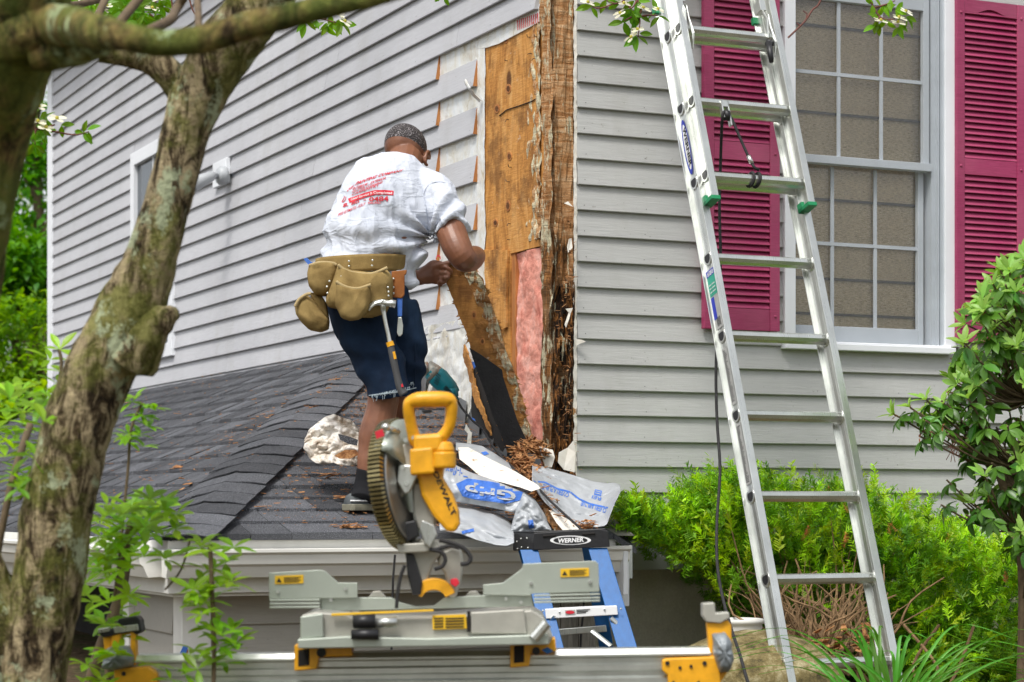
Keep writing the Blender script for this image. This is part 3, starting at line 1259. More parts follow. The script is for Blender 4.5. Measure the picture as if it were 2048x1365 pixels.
# ---------------- window in the long side wall
win2 = thing
wb = MB()
fw = 0.085
lo_t, hi_t, lo_z, hi_z = lw_t0, lw_t1, lw_z0, lw_z1
for (a, b, c, d) in ((lo_t, lo_t + fw, lo_z, hi_z), (hi_t - fw, hi_t, lo_z, hi_z), (lo_t + fw, hi_t - fw, hi_z - fw, hi_z), (lo_t + fw, hi_t - fw, lo_z, lo_z + fw)):
    wb.box((-0.04, a, c), (0.0, b, d))
w1 = wb.build('side_window', M_white, house, bevel=0.003)
m = MB()
m.box((-0.012, lo_t + fw, lo_z + fw), (-0.004, hi_t - fw, hi_z - fw))
m.build('pane', M_darkglass, w1)
m = MB()
zm = (lo_z + hi_z) / 2
m.box((-0.026, lo_t + fw, zm - 0.022), (-0.012, hi_t - fw, zm + 0.022))
m.box((-0.021, (lo_t + hi_t) / 2 - 0.01, lo_z + fw), (-0.012, (lo_t + hi_t) / 2 + 0.01, hi_z - fw))
m.build('sash', M_white, w1)

# ---------------- big window in the front wall
win = MB()
zt = SR(1700, -200).z
tr = 0.048
rl = SR(1582, 300).x
rl2 = SR(1879, 300).x
zi0 = SR(1700, 688).z
win.box((w_l, -0.040, zi0), (rl - 0.002, 0.0, zt))
win.box((rl2 + 0.002, -0.040, zi0), (w_r, 0.0, zt))
win.box((w_l, -0.040, zt), (w_r, 0.0, zt + 0.06))
window = win.build('window', M_white, house, bevel=0.002)
m = MB()
m.box((w_l - 0.006, -0.056, w_z0 - 0.002), (w_r - 0.035, 0.0, zi0 - 0.006))
m.box((w_l + 0.01, -0.044, zi0 - 0.006), (w_r - 0.05, 0.0, zi0 + 0.003))
m.build('sill', M_white, window, bevel=0.003)
zmid1 = SR(1730, 318).z
zmid0 = SR(1730, 334).z
m = MB()                                           # inner reveal + jamb tracks
m.box((rl2 - 0.006, -0.030, zi0), (rl2 + 0.002, 0.10, zt))
m.box((rl - 0.002, -0.030, zi0), (rl + 0.004, 0.10, zt))
m.box((rl2 - 0.040, 0.004, zi0), (rl2 - 0.008, 0.06, zt))
m.box((rl2 - 0.020, -0.016, zi0), (rl2 - 0.014, 0.05, zt))
m.box((rl, -0.01, zi0 - 0.0), (rl2, 0.1, zi0 + 0.004))
m.build('frame', M_sash, window)
# upper sash
us0, us1 = rl + 0.012, SR(1848, 150).x
m = MB()
m.box((us1, 0.004, zmid1 + 0.001), (us1 + 0.030, 0.03, zt))
m.box((us0 - 0.012, 0.004, zmid1 + 0.001), (us0, 0.03, zt))
m.box((us0, 0.004, SR(1700, 5).z), (us1, 0.03, zt))
m.box((rl + 0.004, -0.008, zmid0), (us1 + 0.034, 0.034, zmid1))
m.build('sash', M_sash, window, bevel=0.002)
# lower sash
ls1 = SR(1838, 500, -0.03).x
zl0, zl1 = SR(1730, 655, -0.03).z, SR(1730, 338, -0.03).z
m = MB()
m.box((ls1, 0.036, zi0 + 0.01), (ls1 + 0.028, 0.06, zl1 + 0.02))
m.box((rl + 0.004, 0.036, zi0 + 0.01), (rl + 0.02, 0.06, zl1 + 0.02))
m.box((rl + 0.02, 0.036, zi0 + 0.01), (ls1, 0.06, zl0))
m.build('sash', M_sash, window, bevel=0.002)


def muntins(y, xs, zs, x0, x1, z0, z1):
    for k in xs:
        a = MB()
        a.box((k - 0.0075, y, z0), (k + 0.0075, y + 0.008, z1))
        a.build('muntin', M_sash, window)
    for k in zs:
        a = MB()
        a.box((x0, y - 0.0015, k - 0.0075), (x1, y + 0.006, k + 0.0075))
        a.build('muntin', M_sash, window)


muntins(0.014, [SR(1678, 200, -0.014).x, SR(1763, 200, -0.014).x], [SR(1730, 155, -0.014).z], us0, us1, zmid1, SR(1700, 5).z)
muntins(0.046, [SR(1665, 500, -0.046).x, SR(1751, 500, -0.046).x], [SR(1710, 491, -0.046).z], rl + 0.02, ls1, zl0, zl1)
m = MB()
m.add([(us0, 0.025, zmid1), (us1, 0.025, zmid1), (us1, 0.025, SR(1700, 5).z), (us0, 0.025, SR(1700, 5).z)], [(0, 1, 2, 3)])
m.build('pane', M_glass, window)
m = MB()
m.add([(rl + 0.02, 0.056, zl0), (ls1, 0.056, zl0), (ls1, 0.056, zl1 + 0.02), (rl + 0.02, 0.056, zl1 + 0.02)], [(0, 1, 2, 3)])
m.build('pane', M_glass, window)
m = MB()
m.add([(rl + 0.004, -0.020, zi0 + 0.004), (rl2 - 0.022, -0.020, zi0 + 0.004), (rl2 - 0.022, -0.020, zt), (rl + 0.004, -0.020, zt)], [(0, 1, 2, 3)])
m.build('insect_screen', M_screen, window)
sh = MB()
sh.grid(lambda u, v: Vector((rl - 0.05 + (rl2 - rl + 0.1) * u, 0.072 + 0.004 * math.sin(v * 40), zi0 - 0.05 + (zt - zi0 + 0.1) * v)), 4, 120)
shade = sh.build('window_shade', M_shade, window, smooth=True)
for yy in (62, 234, 405, 562, 632):
    m = MB()
    z = SR(1720, yy, -0.07).z
    m.box((rl - 0.03, 0.061, z - 0.005), (rl2 + 0.03, 0.067, z + 0.005))
    m.build('shade_fold', M_band, shade)
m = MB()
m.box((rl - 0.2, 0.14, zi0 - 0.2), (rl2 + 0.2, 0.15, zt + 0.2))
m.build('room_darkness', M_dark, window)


# ---------------- shutters
def shutter(s0, s1, z0, z1, rails, stile, arch, label):
    o0, o1 = -0.058, -0.031
    m = MB()
    m.box((s0, o0, z0), (s0 + stile, o1, z1))
    root = m.build('shutter', M_shut, house, bevel=0.0025)
    root['label'] = label
    m = MB()
    m.box((s1 - stile, o0, z0), (s1, o1, z1))
    m.build('stile', M_shut, root, bevel=0.0025)
    a, b = s0 + stile + 0.001, s1 - stile - 0.001
    for (r0, r1) in rails:
        m = MB()
        if arch and r1 >= z1 - 0.001:
            n = 16
            pts = [(a, o0 + 0.003, r1), (a, o0 + 0.003, r0)]
            for k in range(n + 1):
                u = k / n
                c = 0.5 - 0.5 * math.cos(2 * math.pi * min(1, max(0, (u - 0.12) / 0.76)))
                pts.append((a + (b - a) * u, o0 + 0.003, r0 + 0.026 * c))
            pts += [(b, o0 + 0.003, r0), (b, o0 + 0.003, r1)]
            m.prism(pts, (0, 0.018, 0))
        else:
            m.box((a, o0 + 0.003, r0), (b, o1 - 0.004, r1))
        m.build('rail', M_shut, root, bevel=0.0015)
    m = MB()
    m.box((a, -0.037, z0 + 0.01), (b, -0.034, z1 - 0.01))
    m.build('backing', M_shut, root)
    # louvres, each a blade of its own
    me = None
    spans = []
    rs = sorted(rails)
    for (p0, p1), (q0, q1) in zip(rs, rs[1:]):
        spans.append((p1, q0))
    pitch = 0.0262
    for z_a, z_b in spans:
        n = int(round((z_b - z_a) / pitch))
        top = arch and z_b > z1 - 0.2
        n += 1 if top else 0
        for k in range(n):
            zc = z_a + (k + 0.5) * pitch * ((z_b - z_a) / pitch / (n - (1 if top else 0)))
            if me is None:
                v = MB()
                ln = b - a
                pr = [(-0.054, -0.0125), (-0.056, -0.0105), (-0.055, -0.008), (-0.039, 0.0135), (-0.037, 0.012), (-0.052, -0.0125)]
                v.loft([[Vector((x, y, z)) for y, z in pr] for x in (0, ln)])
                lo = v.build('louver', M_shut, root)
                lo.location = (a, 0, zc)
                me = lo.data
            else:
                inst(me, 'louver', root, loc=(a, 0, zc))
    for zz in (z0 + 0.06, rails[1][0] + 0.035 if len(rails) > 2 else z0 + 0.8, z1 - 0.06):
        for ss in (s0 + stile / 2, s1 - stile / 2):
            m = MB()
            m.ball((ss, o0, zz), (0.0065, 0.005, 0.0065), nu=10, nv=6)
            m.build('screw_cap', M_shut, root, smooth=True)
    return root


zs_lo = SR(1480, 663).z
zr0, zr1 = SR(1480, 326).z, SR(1480, 290).z
shutter(SR(1407, 300, .05).x, SR(1558, 300, .05).x, zs_lo, zt, [(zs_lo, SR(1480, 620).z), (zr0, zr1), (zt - 0.06, zt)], 0.046, False,
        'berry red louvred shutter behind the ladder')
z_top2 = SR(1912, 3).z
zr0, zr1 = SR(1912, 352).z, SR(1912, 320).z
zs2 = SR(1912, 686).z
shutter(SR(1912, 300, .05).x, SR(2048, 300, .05).x, zs2, z_top2, [(zs2, zs2 + 0.085), (zr0, zr1), (z_top2 - 0.062, z_top2)], 0.041, True,
        'berry red louvred shutter above the rhododendron')

# ---------------- flood light on the side wall
fl = thing('security_light', 'white security light on a square block on the long side wall', 'wall lamp', HM @ SL(448, 350))
c = SL(452, 350)
m = MB()
m.xf(Matrix.Identity(4))
t0, t1 = SL(467, 350).y, SL(440, 350).y
m.box((-0.045, min(t0, t1), SL(455, 372).z), (-0.018, max(t0, t1), SL(455, 322).z))
m.xf(HM)
m.build('mounting_block', M_white, fl, bevel=0.003)
m = MB()
cc = SL(444, 352, 0.07)
mm = Matrix.Rotation(math.radians(90), 4, 'Y')
ring = []
for o, r_ in ((0.045, 0.050), (0.055, 0.054), (0.085, 0.052), (0.097, 0.042), (0.10, 0.02)):
    ring.append([Vector((-o, cc.y + r_ * math.cos(k * math.pi / 10), cc.z + r_ * math.sin(k * math.pi / 10))) for k in range(20)])
m.loft(ring)
m.xf(HM)
M_lamp = pm('grey lamp enamel', (0.42, 0.44, 0.46), 0.4)
m.build('canopy_box', M_lamp, fl, smooth=True)
m = MB()
pA = HM @ Vector((-0.10, cc.y, cc.z))
pB = HM @ SL(424, 352, 0.16)
m.tube([pA, pA.lerp(pB, 0.5) + Vector((0, 0, 0.005)), pB], 0.016, 10)
m.ball(pA, 0.022)
m.build('arm', M_lamp, fl, smooth=True)
m = MB()
pC = HM @ SL(402, 362, 0.22)
d = (pC - pB).normalized()
m.tube([pB - d * 0.02, pB, pB + d * 0.05, pB + d * 0.11, pB + d * 0.13], [0.016, 0.028, 0.034, 0.046, 0.048], 18)
m.build('lamp_head', M_lamp, fl, smooth=True)

# ------------------------------------------------------------------ low hipped roof against the side wall
WA, DB = 1.674, 0.5
ZE, ZW = EYE - 0.1124, EYE + 0.747
T_HIP = 2.02
SA = (ZW - ZE) / WA
SB_ = (ZW - ZE) / (T_HIP + DB)
porch = thing('porch', 'low hipped porch roof of charcoal shingles with white gutter, under the long side wall', 'porch', CORNER, rotz=TH, local=True)


def zA(x):
    return ZE + (x + WA) * SA


def zB(y):
    return ZE + (y + DB) * SB_


def clip(poly, fn):
    """keep the part of a plan polygon where fn(p) >= 0"""
    res = []
    n = len(poly)
    for i in range(n):
        a, b = poly[i], poly[(i + 1) % n]
        fa, fb = fn(a), fn(b)
        if fa >= 0:
            res.append(a)
        if (fa > 0 > fb) or (fa < 0 < fb):
            k = fa / (fa - fb)
            res.append((a[0] + (b[0] - a[0]) * k, a[1] + (b[1] - a[1]) * k))
    return res


def hipy(x):
    return -DB + (x + WA) * (T_HIP + DB) / WA


def roof_depth(pl):
    c = sum((HM @ Vector((p[0], p[1], 0)) for p in pl), Vector()) / len(pl)
    return c.y


cands = []
rs = random.Random(11)
# plane A (faces the left)
lenA = math.hypot(WA, ZW - ZE)
exA = 0.135
k = 0
while k * exA < lenA + 0.05:
    u0, u1 = k * exA - 0.02, min((k + 1) * exA + 0.02, lenA)
    x0, x1 = -WA + u0 * WA / lenA, -WA + u1 * WA / lenA
    y = -0.6 - rs.uniform(0, 0.2)
    while y < T_END + 0.3:
        w = rs.choice((0.08, 0.11, 0.14, 0.18))
        pl = [(x0, y + 0.002), (x1, y + 0.002), (x1, y + w - 0.002), (x0, y + w - 0.002)]
        pl = clip(pl, lambda p: p[1] - hipy(p[0]) - 0.01)
        pl = clip(pl, lambda p: -0.006 - p[0])
        if len(pl) >= 3:
            cands.append(('A', pl, x0, rs.choice((0.0, 0.003, 0.006))))
        y += w
    k += 1
lenB = math.hypot(T_HIP + DB, ZW - ZE)
exB = 0.135
k = 0
while k * exB < lenB + 0.05:
    u0, u1 = k * exB - 0.02, min((k + 1) * exB + 0.02, lenB)
    y0, y1 = -DB + u0 * (T_HIP + DB) / lenB, -DB + u1 * (T_HIP + DB) / lenB
    x = -WA - rs.uniform(0, 0.2)
    while x < 0.30:
        w = rs.choice((0.15, 0.20, 0.26, 0.30))
        pl = [(x + 0.0015, y0), (x + w - 0.0015, y0), (x + w - 0.0015, y1), (x + 0.0015, y1)]
        pl = clip(pl, lambda p: hipy(p[0]) - 0.01 - p[1])
        if y0 < -0.03:
            pl = clip(pl, lambda p: (0.10 + 0.26 * (p[1] + 0.5)) - p[0])
            pl = clip(pl, lambda p: -0.026 - p[1]) if y1 > -0.02 else pl
        else:
            pl = clip(pl, lambda p: -0.006 - p[0])
        if len(pl) >= 3:
            cands.append(('B', pl, y0, rs.choice((0.0, 0.0, 0.004))))
        x += w
    k += 1


def shingle_geo(c, mb):
    kind, pl, e0, extra = c
    n = len(pl)
    top, bot = [], []
    for (x, y) in pl:
        if kind == 'A':
            z = zA(x)
            d = (x - e0)
        else:
            z = zB(y)
            d = (y - e0)
            if x > -0.02:
                z -= max(0, x + 0.02) ** 1.2 * 0.85 * min(1, max(0, -y / 0.5))     # the free end sags past the corner
        lift = 0.014 * (1 - d / 0.16) + extra * (1 - d / 0.16)
        top.append(Vector((x, y, z + 0.008 + max(lift, 0.0))))
        bot.append(Vector((x, y, z + 0.001)))
    vs = top + bot
    fs = [tuple(range(n)), tuple(range(n, 2 * n))[::-1]] + [(i, n + i, n + (i + 1) % n, (i + 1) % n) for i in range(n)]
    mb.add(vs, fs)


def area(pl):
    return abs(sum(pl[i][0] * pl[(i + 1) % len(pl)][1] - pl[(i + 1) % len(pl)][0] * pl[i][1] for i in range(len(pl)))) / 2


cands.sort(key=lambda c: -(area(c[1]) / roof_depth(c[1]) ** 2) * (2.2 if c[0] == 'B' else 1) * (0 if (HM @ Vector((c[1][0][0], c[1][0][1], 0))).x / roof_depth(c[1]) < -0.245 else 1))
for c in cands[:276]:
    m = MB()
    shingle_geo(c, m)
    m.build('shingle', M_shingle, porch)
m = MB()
for c in cands[276:]:
    shingle_geo(c, m)
stuff(m.build('far_shingles', M_shingle, porch))
# deck under the shingles
m = MB()
m.add([(-WA, -DB, ZE), (-WA, T_END + 0.3, ZE), (-0.004, T_END + 0.3, ZW), (-0.004, T_HIP, ZW)], [(0, 1, 2, 3)])
m.add([(-WA, -DB, ZE), (0.10, -DB, ZE), (0.10, 0 - 0.026, zB(0)), (-0.004, 0, zB(0)), (-0.004, T_HIP, ZW)], [(0, 1, 2, 3, 4)])
m.build('roof_deck', M_weath, porch)
# hip caps
hip0, hip1 = Vector((-WA - 0.03, -DB - 0.05, ZE + 0.012)), Vector((0.0, T_HIP, ZW + 0.012))
hd = (hip1 - hip0)
hl = hd.length
hdn = hd.normalized()
nA = Vector((-SA, 0, 1)).normalized()
nB = Vector((0, -SB_, 1)).normalized()
lA = hdn.cross(nA).normalized()
lA = lA if lA.x < 0 or lA.y > 0 else -lA
if lA.dot(Vector((-1, 1, 0))) < 0:
    lA = -lA
lB = hdn.cross(nB).normalized()
if lB.dot(Vector((1, -1, 0))) < 0:
    lB = -lB
nc = int(hl / 0.135)
for k in range(nc):
    m = MB()
    a = k * hl / nc

    def cap(u, v):
        c = (u - 0.5) * 2
        s_ = abs(c) * 0.155
        base = hip0 + hdn * (a - 0.01 + 0.165 * v)
        lift = 0.006 * (1 - v) + 0.012
        side = (lA if c < 0 else lB) * s_
        rnd = (nA + nB).normalized() * (-0.018 * math.exp(-(c * 3.2) ** 2) + 0.018)
        wob = 0.002 * math.sin(k * 2.3 + c * 2)
        return base + side + (nA + nB).normalized() * (lift + wob) + (nA if c < 0 else nB) * 0.004 - rnd * 0.0 + (nA + nB).normalized() * (-0.014 * math.exp(-(c * 2.2) ** 2))
    m.grid(cap, 14, 2)
    m.build('hip_cap', M_shingle, porch, smooth=False, solid=0.004)


def fr(px, py, b):                 # point of a plane parallel to the window wall, b in front of it
    return SR(px, py, b)


# gutter along the front, K profile
def gutter(p0, p1, outv, name='gutter'):
    prof = [(0.0, 0.0), (0.0, -0.095), (0.055, -0.098), (0.072, -0.060), (0.082, -0.052), (0.088, -0.020), (0.098, -0.012), (0.098, 0.0), (0.088, 0.001), (0.086, -0.008), (0.006, -0.008)]
    m = MB()
    rings = []
    for p in (p0, p1):
        rings.append([Vector(p) + Vector(outv) * o + Vector((0, 0, z)) for o, z in prof])
    m.loft(rings)
    return m.build(name, M_gutter, porch, bevel=0.0015)


zg = EYE - 0.148
gx1 = 0.048
gutter((-WA - 0.05, -DB - 0.01, zg), (gx1 - 0.02, -DB - 0.01, zg), (0, -1, 0))
gutter((-WA - 0.03, -DB + 0.03, zg), (-WA - 0.03, T_END + 0.2, zg), (-1, 0, 0))
m = MB()
m.box((-WA - 0.025, -DB + 0.0, EYE - 0.30), (gx1 - 0.03, -DB + 0.022, ZE - 0.006))
m.build('fascia', M_oldwhite, porch, bevel=0.002)
m = MB()
m.box((-WA - 0.024, -DB + 0.024, EYE - 0.30), (-WA + 0.0, T_END, ZE - 0.006))
m.build('fascia', M_oldwhite, porch, bevel=0.002)
# frieze and soffit
m = MB()
m.box((-WA + 0.0, -DB + 0.024, EYE - 0.312), (gx1 - 0.04, 0.0, EYE - 0.302))
m.box((-WA + 0.0, 0.001, EYE - 0.312), (-0.02, T_END, EYE - 0.302))
m.build('soffit', M_oldwhite, porch)
# end trim of the eave past the corner
m = MB()
m.box((gx1 - 0.028, -DB - 0.03, EYE - 0.375), (gx1 + 0.012, -DB + 0.02, ZE - 0.05))
m.box((gx1 - 0.05, -DB - 0.10, EYE - 0.33), (gx1 - 0.03, -DB - 0.035, ZE - 0.055))
m.build('eave_return', M_white, porch, bevel=0.003)
m = MB()
m.box((gx1 + 0.013, -DB - 0.02, ZE - 0.16), (gx1 + 0.03, -0.03, ZE - 0.035))
m.build('rake_board', M_skirt, porch, bevel=0.002)
# wall below: boards, corner post, dark doorway
bw = 0.33
xl = fr(372, 1250, bw).x
xr = -0.04
m = MB()
m.box((fr(362, 1250, bw).x, -bw - 0.012, 0.3), (fr(420, 1250, bw).x, -bw + 0.10, EYE - 0.313))
m.build('corner_post', M_oldwhite, porch, bevel=0.003)
xpost = fr(420, 1250, bw).x
for k in range(8):
    z1 = EYE - 0.313 - k * 0.107 - (0 if k == 0 else 0.0)
    m = MB()
    m.loft([[Vector((x, -bw + 0.02 - o, z1 - 0.107 + z)) for o, z in ((0.0, 0), (0.018, 0), (0.019, 0.003), (0.004, 0.112), (0.0, 0.112))] for x in (xpost + 0.001, xr)])
    m.build('wall_board', M_lowboard, porch)
xside = fr(362, 1250, bw).x
ts = SL(268, 1250, -xside)
for k in range(8):
    z1 = EYE - 0.313 - k * 0.14
    m = MB()
    m.loft([[Vector((xside + 0.012 - o, y, z1 - 0.14 + z)) for o, z in ((0.0, 0), (0.016, 0), (0.017, 0.003), (0.004, 0.145), (0.0, 0.145))] for y in (-bw + 0.102, ts.y)])
    m.build('wall_board', M_lowboard, porch)
m = MB()
m.box((xside - 0.02, ts.y + 0.001, 0.3), (xside + 0.03, ts.y + 0.09, EYE - 0.313))
m.build('door_jamb', M_oldwhite, porch)
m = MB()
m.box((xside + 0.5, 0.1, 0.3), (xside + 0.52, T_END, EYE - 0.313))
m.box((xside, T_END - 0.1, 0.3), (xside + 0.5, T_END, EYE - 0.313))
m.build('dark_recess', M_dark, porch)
m = MB()
m.box((fr(362, 1250, bw).x + 0.005, -bw - 0.0165, 0.6), (fr(362, 1250, bw).x + 0.02, -bw - 0.0125, EYE - 0.50))
m.build('bare_wood_edge', M_cedar, porch)
m = MB()
m.prism([fr(358, 1310, bw + 0.02), fr(371, 1310, bw + 0.02), fr(376, 1293, bw + 0.02), fr(366, 1293, bw + 0.02)], (0, -0.002, 0))
m.build('blue_tape', M_bluepr, porch)
# weathered boards behind the blue ladder and a hanging wire
for k in range(4):
    x0 = fr(1050, 1250, 0.36).x + k * 0.075
    m = MB()
    m.box((x0, -0.36, 0.4), (x0 + 0.072, -0.34, EYE - 0.36 - 0.01 * (k % 2)))
    m.build('vertical_board', M_weath, porch, bevel=0.002)
m = MB()
m.tube([fr(1168, 1200, 0.40), fr(1166, 1230, 0.40), fr(1162, 1265, 0.40), fr(1160, 1330, 0.40)], 0.004, 6)
m.build('hanging_wire', M_rope, porch)
m = MB()
m.tube([fr(790, 1110, 0.63), fr(786, 1160, 0.63), fr(783, 1300, 0.6)], 0.004, 6)
m.build('hanging_wire', M_rope, porch)

# step flashing along the roof-wall joint
for k in range(9):
    y0 = 0.05 + k * 0.145
    m = MB()
    z0 = zB(y0) + 0.006
    z1 = zB(y0 + 0.19) + 0.006
    tilt = rs.uniform(0.01, 0.022)
    m.add([(-0.025 - tilt, y0, z0), (-0.025, y0 + 0.20, z1), (-0.014, y0 + 0.20, z1 + 0.10), (-0.014 - tilt, y0, z0 + 0.115)], [(0, 1, 2, 3)])
    m.add([(-0.025 - tilt, y0, z0), (-0.025, y0 + 0.20, z1), (-0.12, y0 + 0.20, z1 + 0.004), (-0.12, y0, z0 + 0.004)], [(0, 1, 2, 3)])
    m.build('step_flashing', M_galv, porch, solid=0.001)


# ------------------------------------------------------------------ loose plank he is pulling
def lerp_pts(pts, n):
    """resample a polyline"""
    pts = [Vector(p) for p in pts]
    L = [0]
    for a, b in zip(pts, pts[1:]):
        L.append(L[-1] + (b - a).length)
    res = []
    for i in range(n + 1):
        d = L[-1] * i / n
        j = 0
        while j < len(L) - 2 and L[j + 1] < d:
            j += 1
        k = (d - L[j]) / max(1e-9, L[j + 1] - L[j])
        res.append(pts[j].lerp(pts[j + 1], min(1, max(0, k))))
    return res


def plank_Y(py):
    return 8.42 + (py - 530) / 375 * 0.10


left_e = [(893, 528), (884, 548), (904, 590), (920, 640), (938, 682), (955, 735), (975, 775), (990, 830), (1005, 880), (1012, 905)]
right_e = [(944, 530), (965, 560), (985, 612), (1000, 655), (1012, 700), (1030, 745), (1045, 800), (1058, 850), (1066, 880), (1066, 905)]
NL = 90
Lp = lerp_pts([P(x, y, plank_Y(y)) for x, y in left_e], NL)
Rp = lerp_pts([P(x, y, plank_Y(y) + 0.02) for x, y in right_e], NL)
plank = thing('loose_plank', 'long rotten plywood strip pulled away from the wall, black felt on its lower half', 'plank', P(1045, 900, 8.52))
m = MB()


def plank_pt(u, v, back=0.0):
    i = min(int(v * NL), NL - 1)
    k = v * NL - i
    a = Lp[i].lerp(Lp[i + 1], k)
    b = Rp[i].lerp(Rp[i + 1], k)
    p = a.lerp(b, u)
    j = 0.005 * nz(p, 40) + 0.006 * nz(p, 13)
    if u < 0.01:
        p = p + Vector((j * 1.1, 0, 0))
    if u > 0.99:
        p = p + Vector((j * 1.6, 0, 0))
    rel = 0.011 * max(0, fbm(p, 22.0, 2) + (u - 0.62) * 2.4) if u > 0.35 else 0
    return p + Vector((0, -rel * (1 if back == 0 else 0) + back, 0))


m.grid(lambda u, v: plank_pt(u, v), 22, 130)
m.grid(lambda u, v: plank_pt(1 - u, v, 0.013), 22, 130)
n1 = 23 * 131
for j in range(130):
    a = j * 23
    m.f.append((a, a + 23, n1 + (j + 1) * 23 + 22, n1 + j * 23 + 22))
    a = j * 23 + 22
    m.f.append((a + 23, a, n1 + j * 23, n1 + (j + 1) * 23))
m.build('plank_board', M_plank, plank)
m = MB()
m.grid(lambda u, v: plank_pt(0.60 + 0.385 * u, v) + Vector((0, -0.006 * (fbm(plank_pt(0.60 + 0.385 * u, v), 26.0, 4, 3) + u * 0.9 - 0.05 - (0.55 if v > 0.55 else 0) * (1 - u)), 0)), 16, 150)
m.build('mouldy_edge', M_mold, plank)
m = MB()
fp = [(938, 694), (962, 708), (990, 728), (1004, 738), (1006, 752), (1022, 800), (1036, 842), (1054, 880), (1058, 892), (1030, 900), (1010, 895), (1002, 868), (985, 830), (972, 790), (955, 745)]
m.px(fp, 8.40, 0.004)
for v in m.v:
    v.y = plank_Y(HZ - (v.z - EYE) / v.y * F) - 0.016 + 0.004 * nz(v, 20)
m.build('felt_patch', M_blackpaper, plank)
m = MB()
rp = random.Random(5)
for k in range(90):
    v_ = rp.uniform(0.02, 0.98)
    side = rp.choice((0, 1, 1))
    p = plank_pt(float(side), v_)
    d = Vector(((0.012 if side else -0.010) * rp.uniform(0.3, 1.5), rp.uniform(-0.01, 0.01), rp.uniform(-0.02, 0.012)))
    w = Vector((0, 0.001, 0.004 * rp.uniform(0.4, 1.3)))
    m.add([p - w, p + w, p + d], [(0, 1, 2)])
stuff(m.build('splinters', M_plank, plank, solid=0.0015))
for (x, y, a, b) in ((948, 630, 5, 8), (965, 683, 4.5, 7)):
    for s_, o_, mt in ((1.0, 0.010, M_cedar), (0.6, 0.012, M_knot)):
        m = MB()
        m.px([(x + a * s_ * math.cos(q * math.pi / 9), y + b * s_ * math.sin(q * math.pi / 9)) for q in range(18)], plank_Y(y) - o_, 0.006)
        m.build('knot', mt, plank)

# ------------------------------------------------------------------ splinters, chips and crumbs
BVH_roof = None


def roof_z(x, y):
    """house-frame height of the low roof"""
    return min(zA(x), zB(y)) + 0.024


def chip(mb, p, L, w, r, up=0.4):
    d = Vector((r.uniform(-1, 1), r.uniform(-1, 1), r.uniform(-0.1, up))).normalized() * L
    s_ = d.cross(Vector((r.uniform(-.4, .4), r.uniform(-.4, .4), 1))).normalized() * w
    t = Vector((0, 0.0008, 0.06 * w + 0.0012))
    a, b = p - d / 2, p + d / 2
    mb.prism([a - s_ * 0.5, a + s_ * 0.3, b + s_ * 0.5 * r.uniform(0.1, 1), b - s_ * 0.3 * r.uniform(0, 1)], t)


rc = random.Random(21)
m = MB()
for k in range(5200):
    if rc.random() < 0.75:
        x = -abs(rc.gauss(0, 0.6)) - 0.02
        y = rc.uniform(-0.47, 1.5)
    else:
        x = rc.uniform(-1.6, -0.02)
        y = rc.uniform(-0.45, 6.0)
    if zA(x) < zB(y) and rc.random() < 0.55:
        continue
    L = rc.choice((0.004, 0.005, 0.006, 0.008, 0.010, 0.014, 0.022))
    if rc.random() < 0.008:
        L = 0.06
    chip(m, HM @ Vector((x, y, roof_z(x, y) + 0.002)), L, L * rc.uniform(0.2, 0.5), rc, 0.15)
for (px_, py_, n_, sp) in ((710, 1058, 16, 0.03), (650, 955, 6, 0.02), (690, 1000, 8, 0.03)):
    for k in range(n_):
        q = SL(px_, py_)
        # meet plane B
        bx = None
        for yy in np.linspace(-0.48, 0.6, 60):
            t_ = fr(px_, py_, -yy)
            if t_.z <= roof_z(t_.x, t_.y):
                bx = t_
                break
        if bx is None:
            bx = t_
        pos = HM @ (bx + Vector((rc.gauss(0, sp), rc.gauss(0, sp * 0.4), 0.006 + 0.004 * (k % 3))))
        chip(m, pos, rc.uniform(0.025, 0.07), rc.uniform(0.008, 0.016), rc, 0.1)
wc = tag(m.build('wood_chips', M_chip), 'orange wood chips and crumbs strewn over the charcoal shingles', 'wood chips')
stuff(wc)


def heap(name, label, pts, n, lmin, lmax, seed, mat=M_chip, up=0.7, spread=0.02):
    r = random.Random(seed)
    m = MB()
    for k in range(n):
        x, y, Y = r.choice(pts)
        p = P(x + r.gauss(0, 7), y + r.gauss(0, 6), Y + r.gauss(0, spread))
        L = r.uniform(lmin, lmax)
        chip(m, p, L, L * r.uniform(0.10, 0.36), r, up)
    o = tag(m.build(name, mat), label, 'debris')
    return stuff(o)


heap('debris_heap', 'heap of splintered rotten wood at the foot of the open corner', [(1040, 905, 8.30), (1052, 925, 8.25), (1062, 940, 8.2), (1045, 948, 8.15), (1030, 935, 8.25), (1075, 895, 8.42), (1068, 955, 8.1), (1085, 905, 8.40), (1060, 890, 8.45)], 420, 0.012, 0.085, 2)
heap('debris_trail', 'brown bark-like debris between the grey plastic sheets', [(1075, 990, 7.9), (1085, 1000, 7.9), (1095, 1010, 7.86), (1070, 975, 7.95), (1110, 1030, 7.82), (1100, 1020, 7.84), (1060, 968, 7.98), (1120, 1040, 7.80), (1150, 1050, 7.76), (1180, 1050, 7.78)], 420, 0.008, 0.045, 3, up=0.3)
heap('corner_splinters', 'dark rotten splinters clinging along the corner beside the clapboards',
     [(1140, 900 - k * 19, 8.50) for k in range(0, 26)] + [(1150, 880 + 8 * k, 8.50) for k in range(8)] + [(1120, 900 - 22 * k, 8.50) for k in range(0, 18)], 130, 0.005, 0.03, 4, up=0.5)
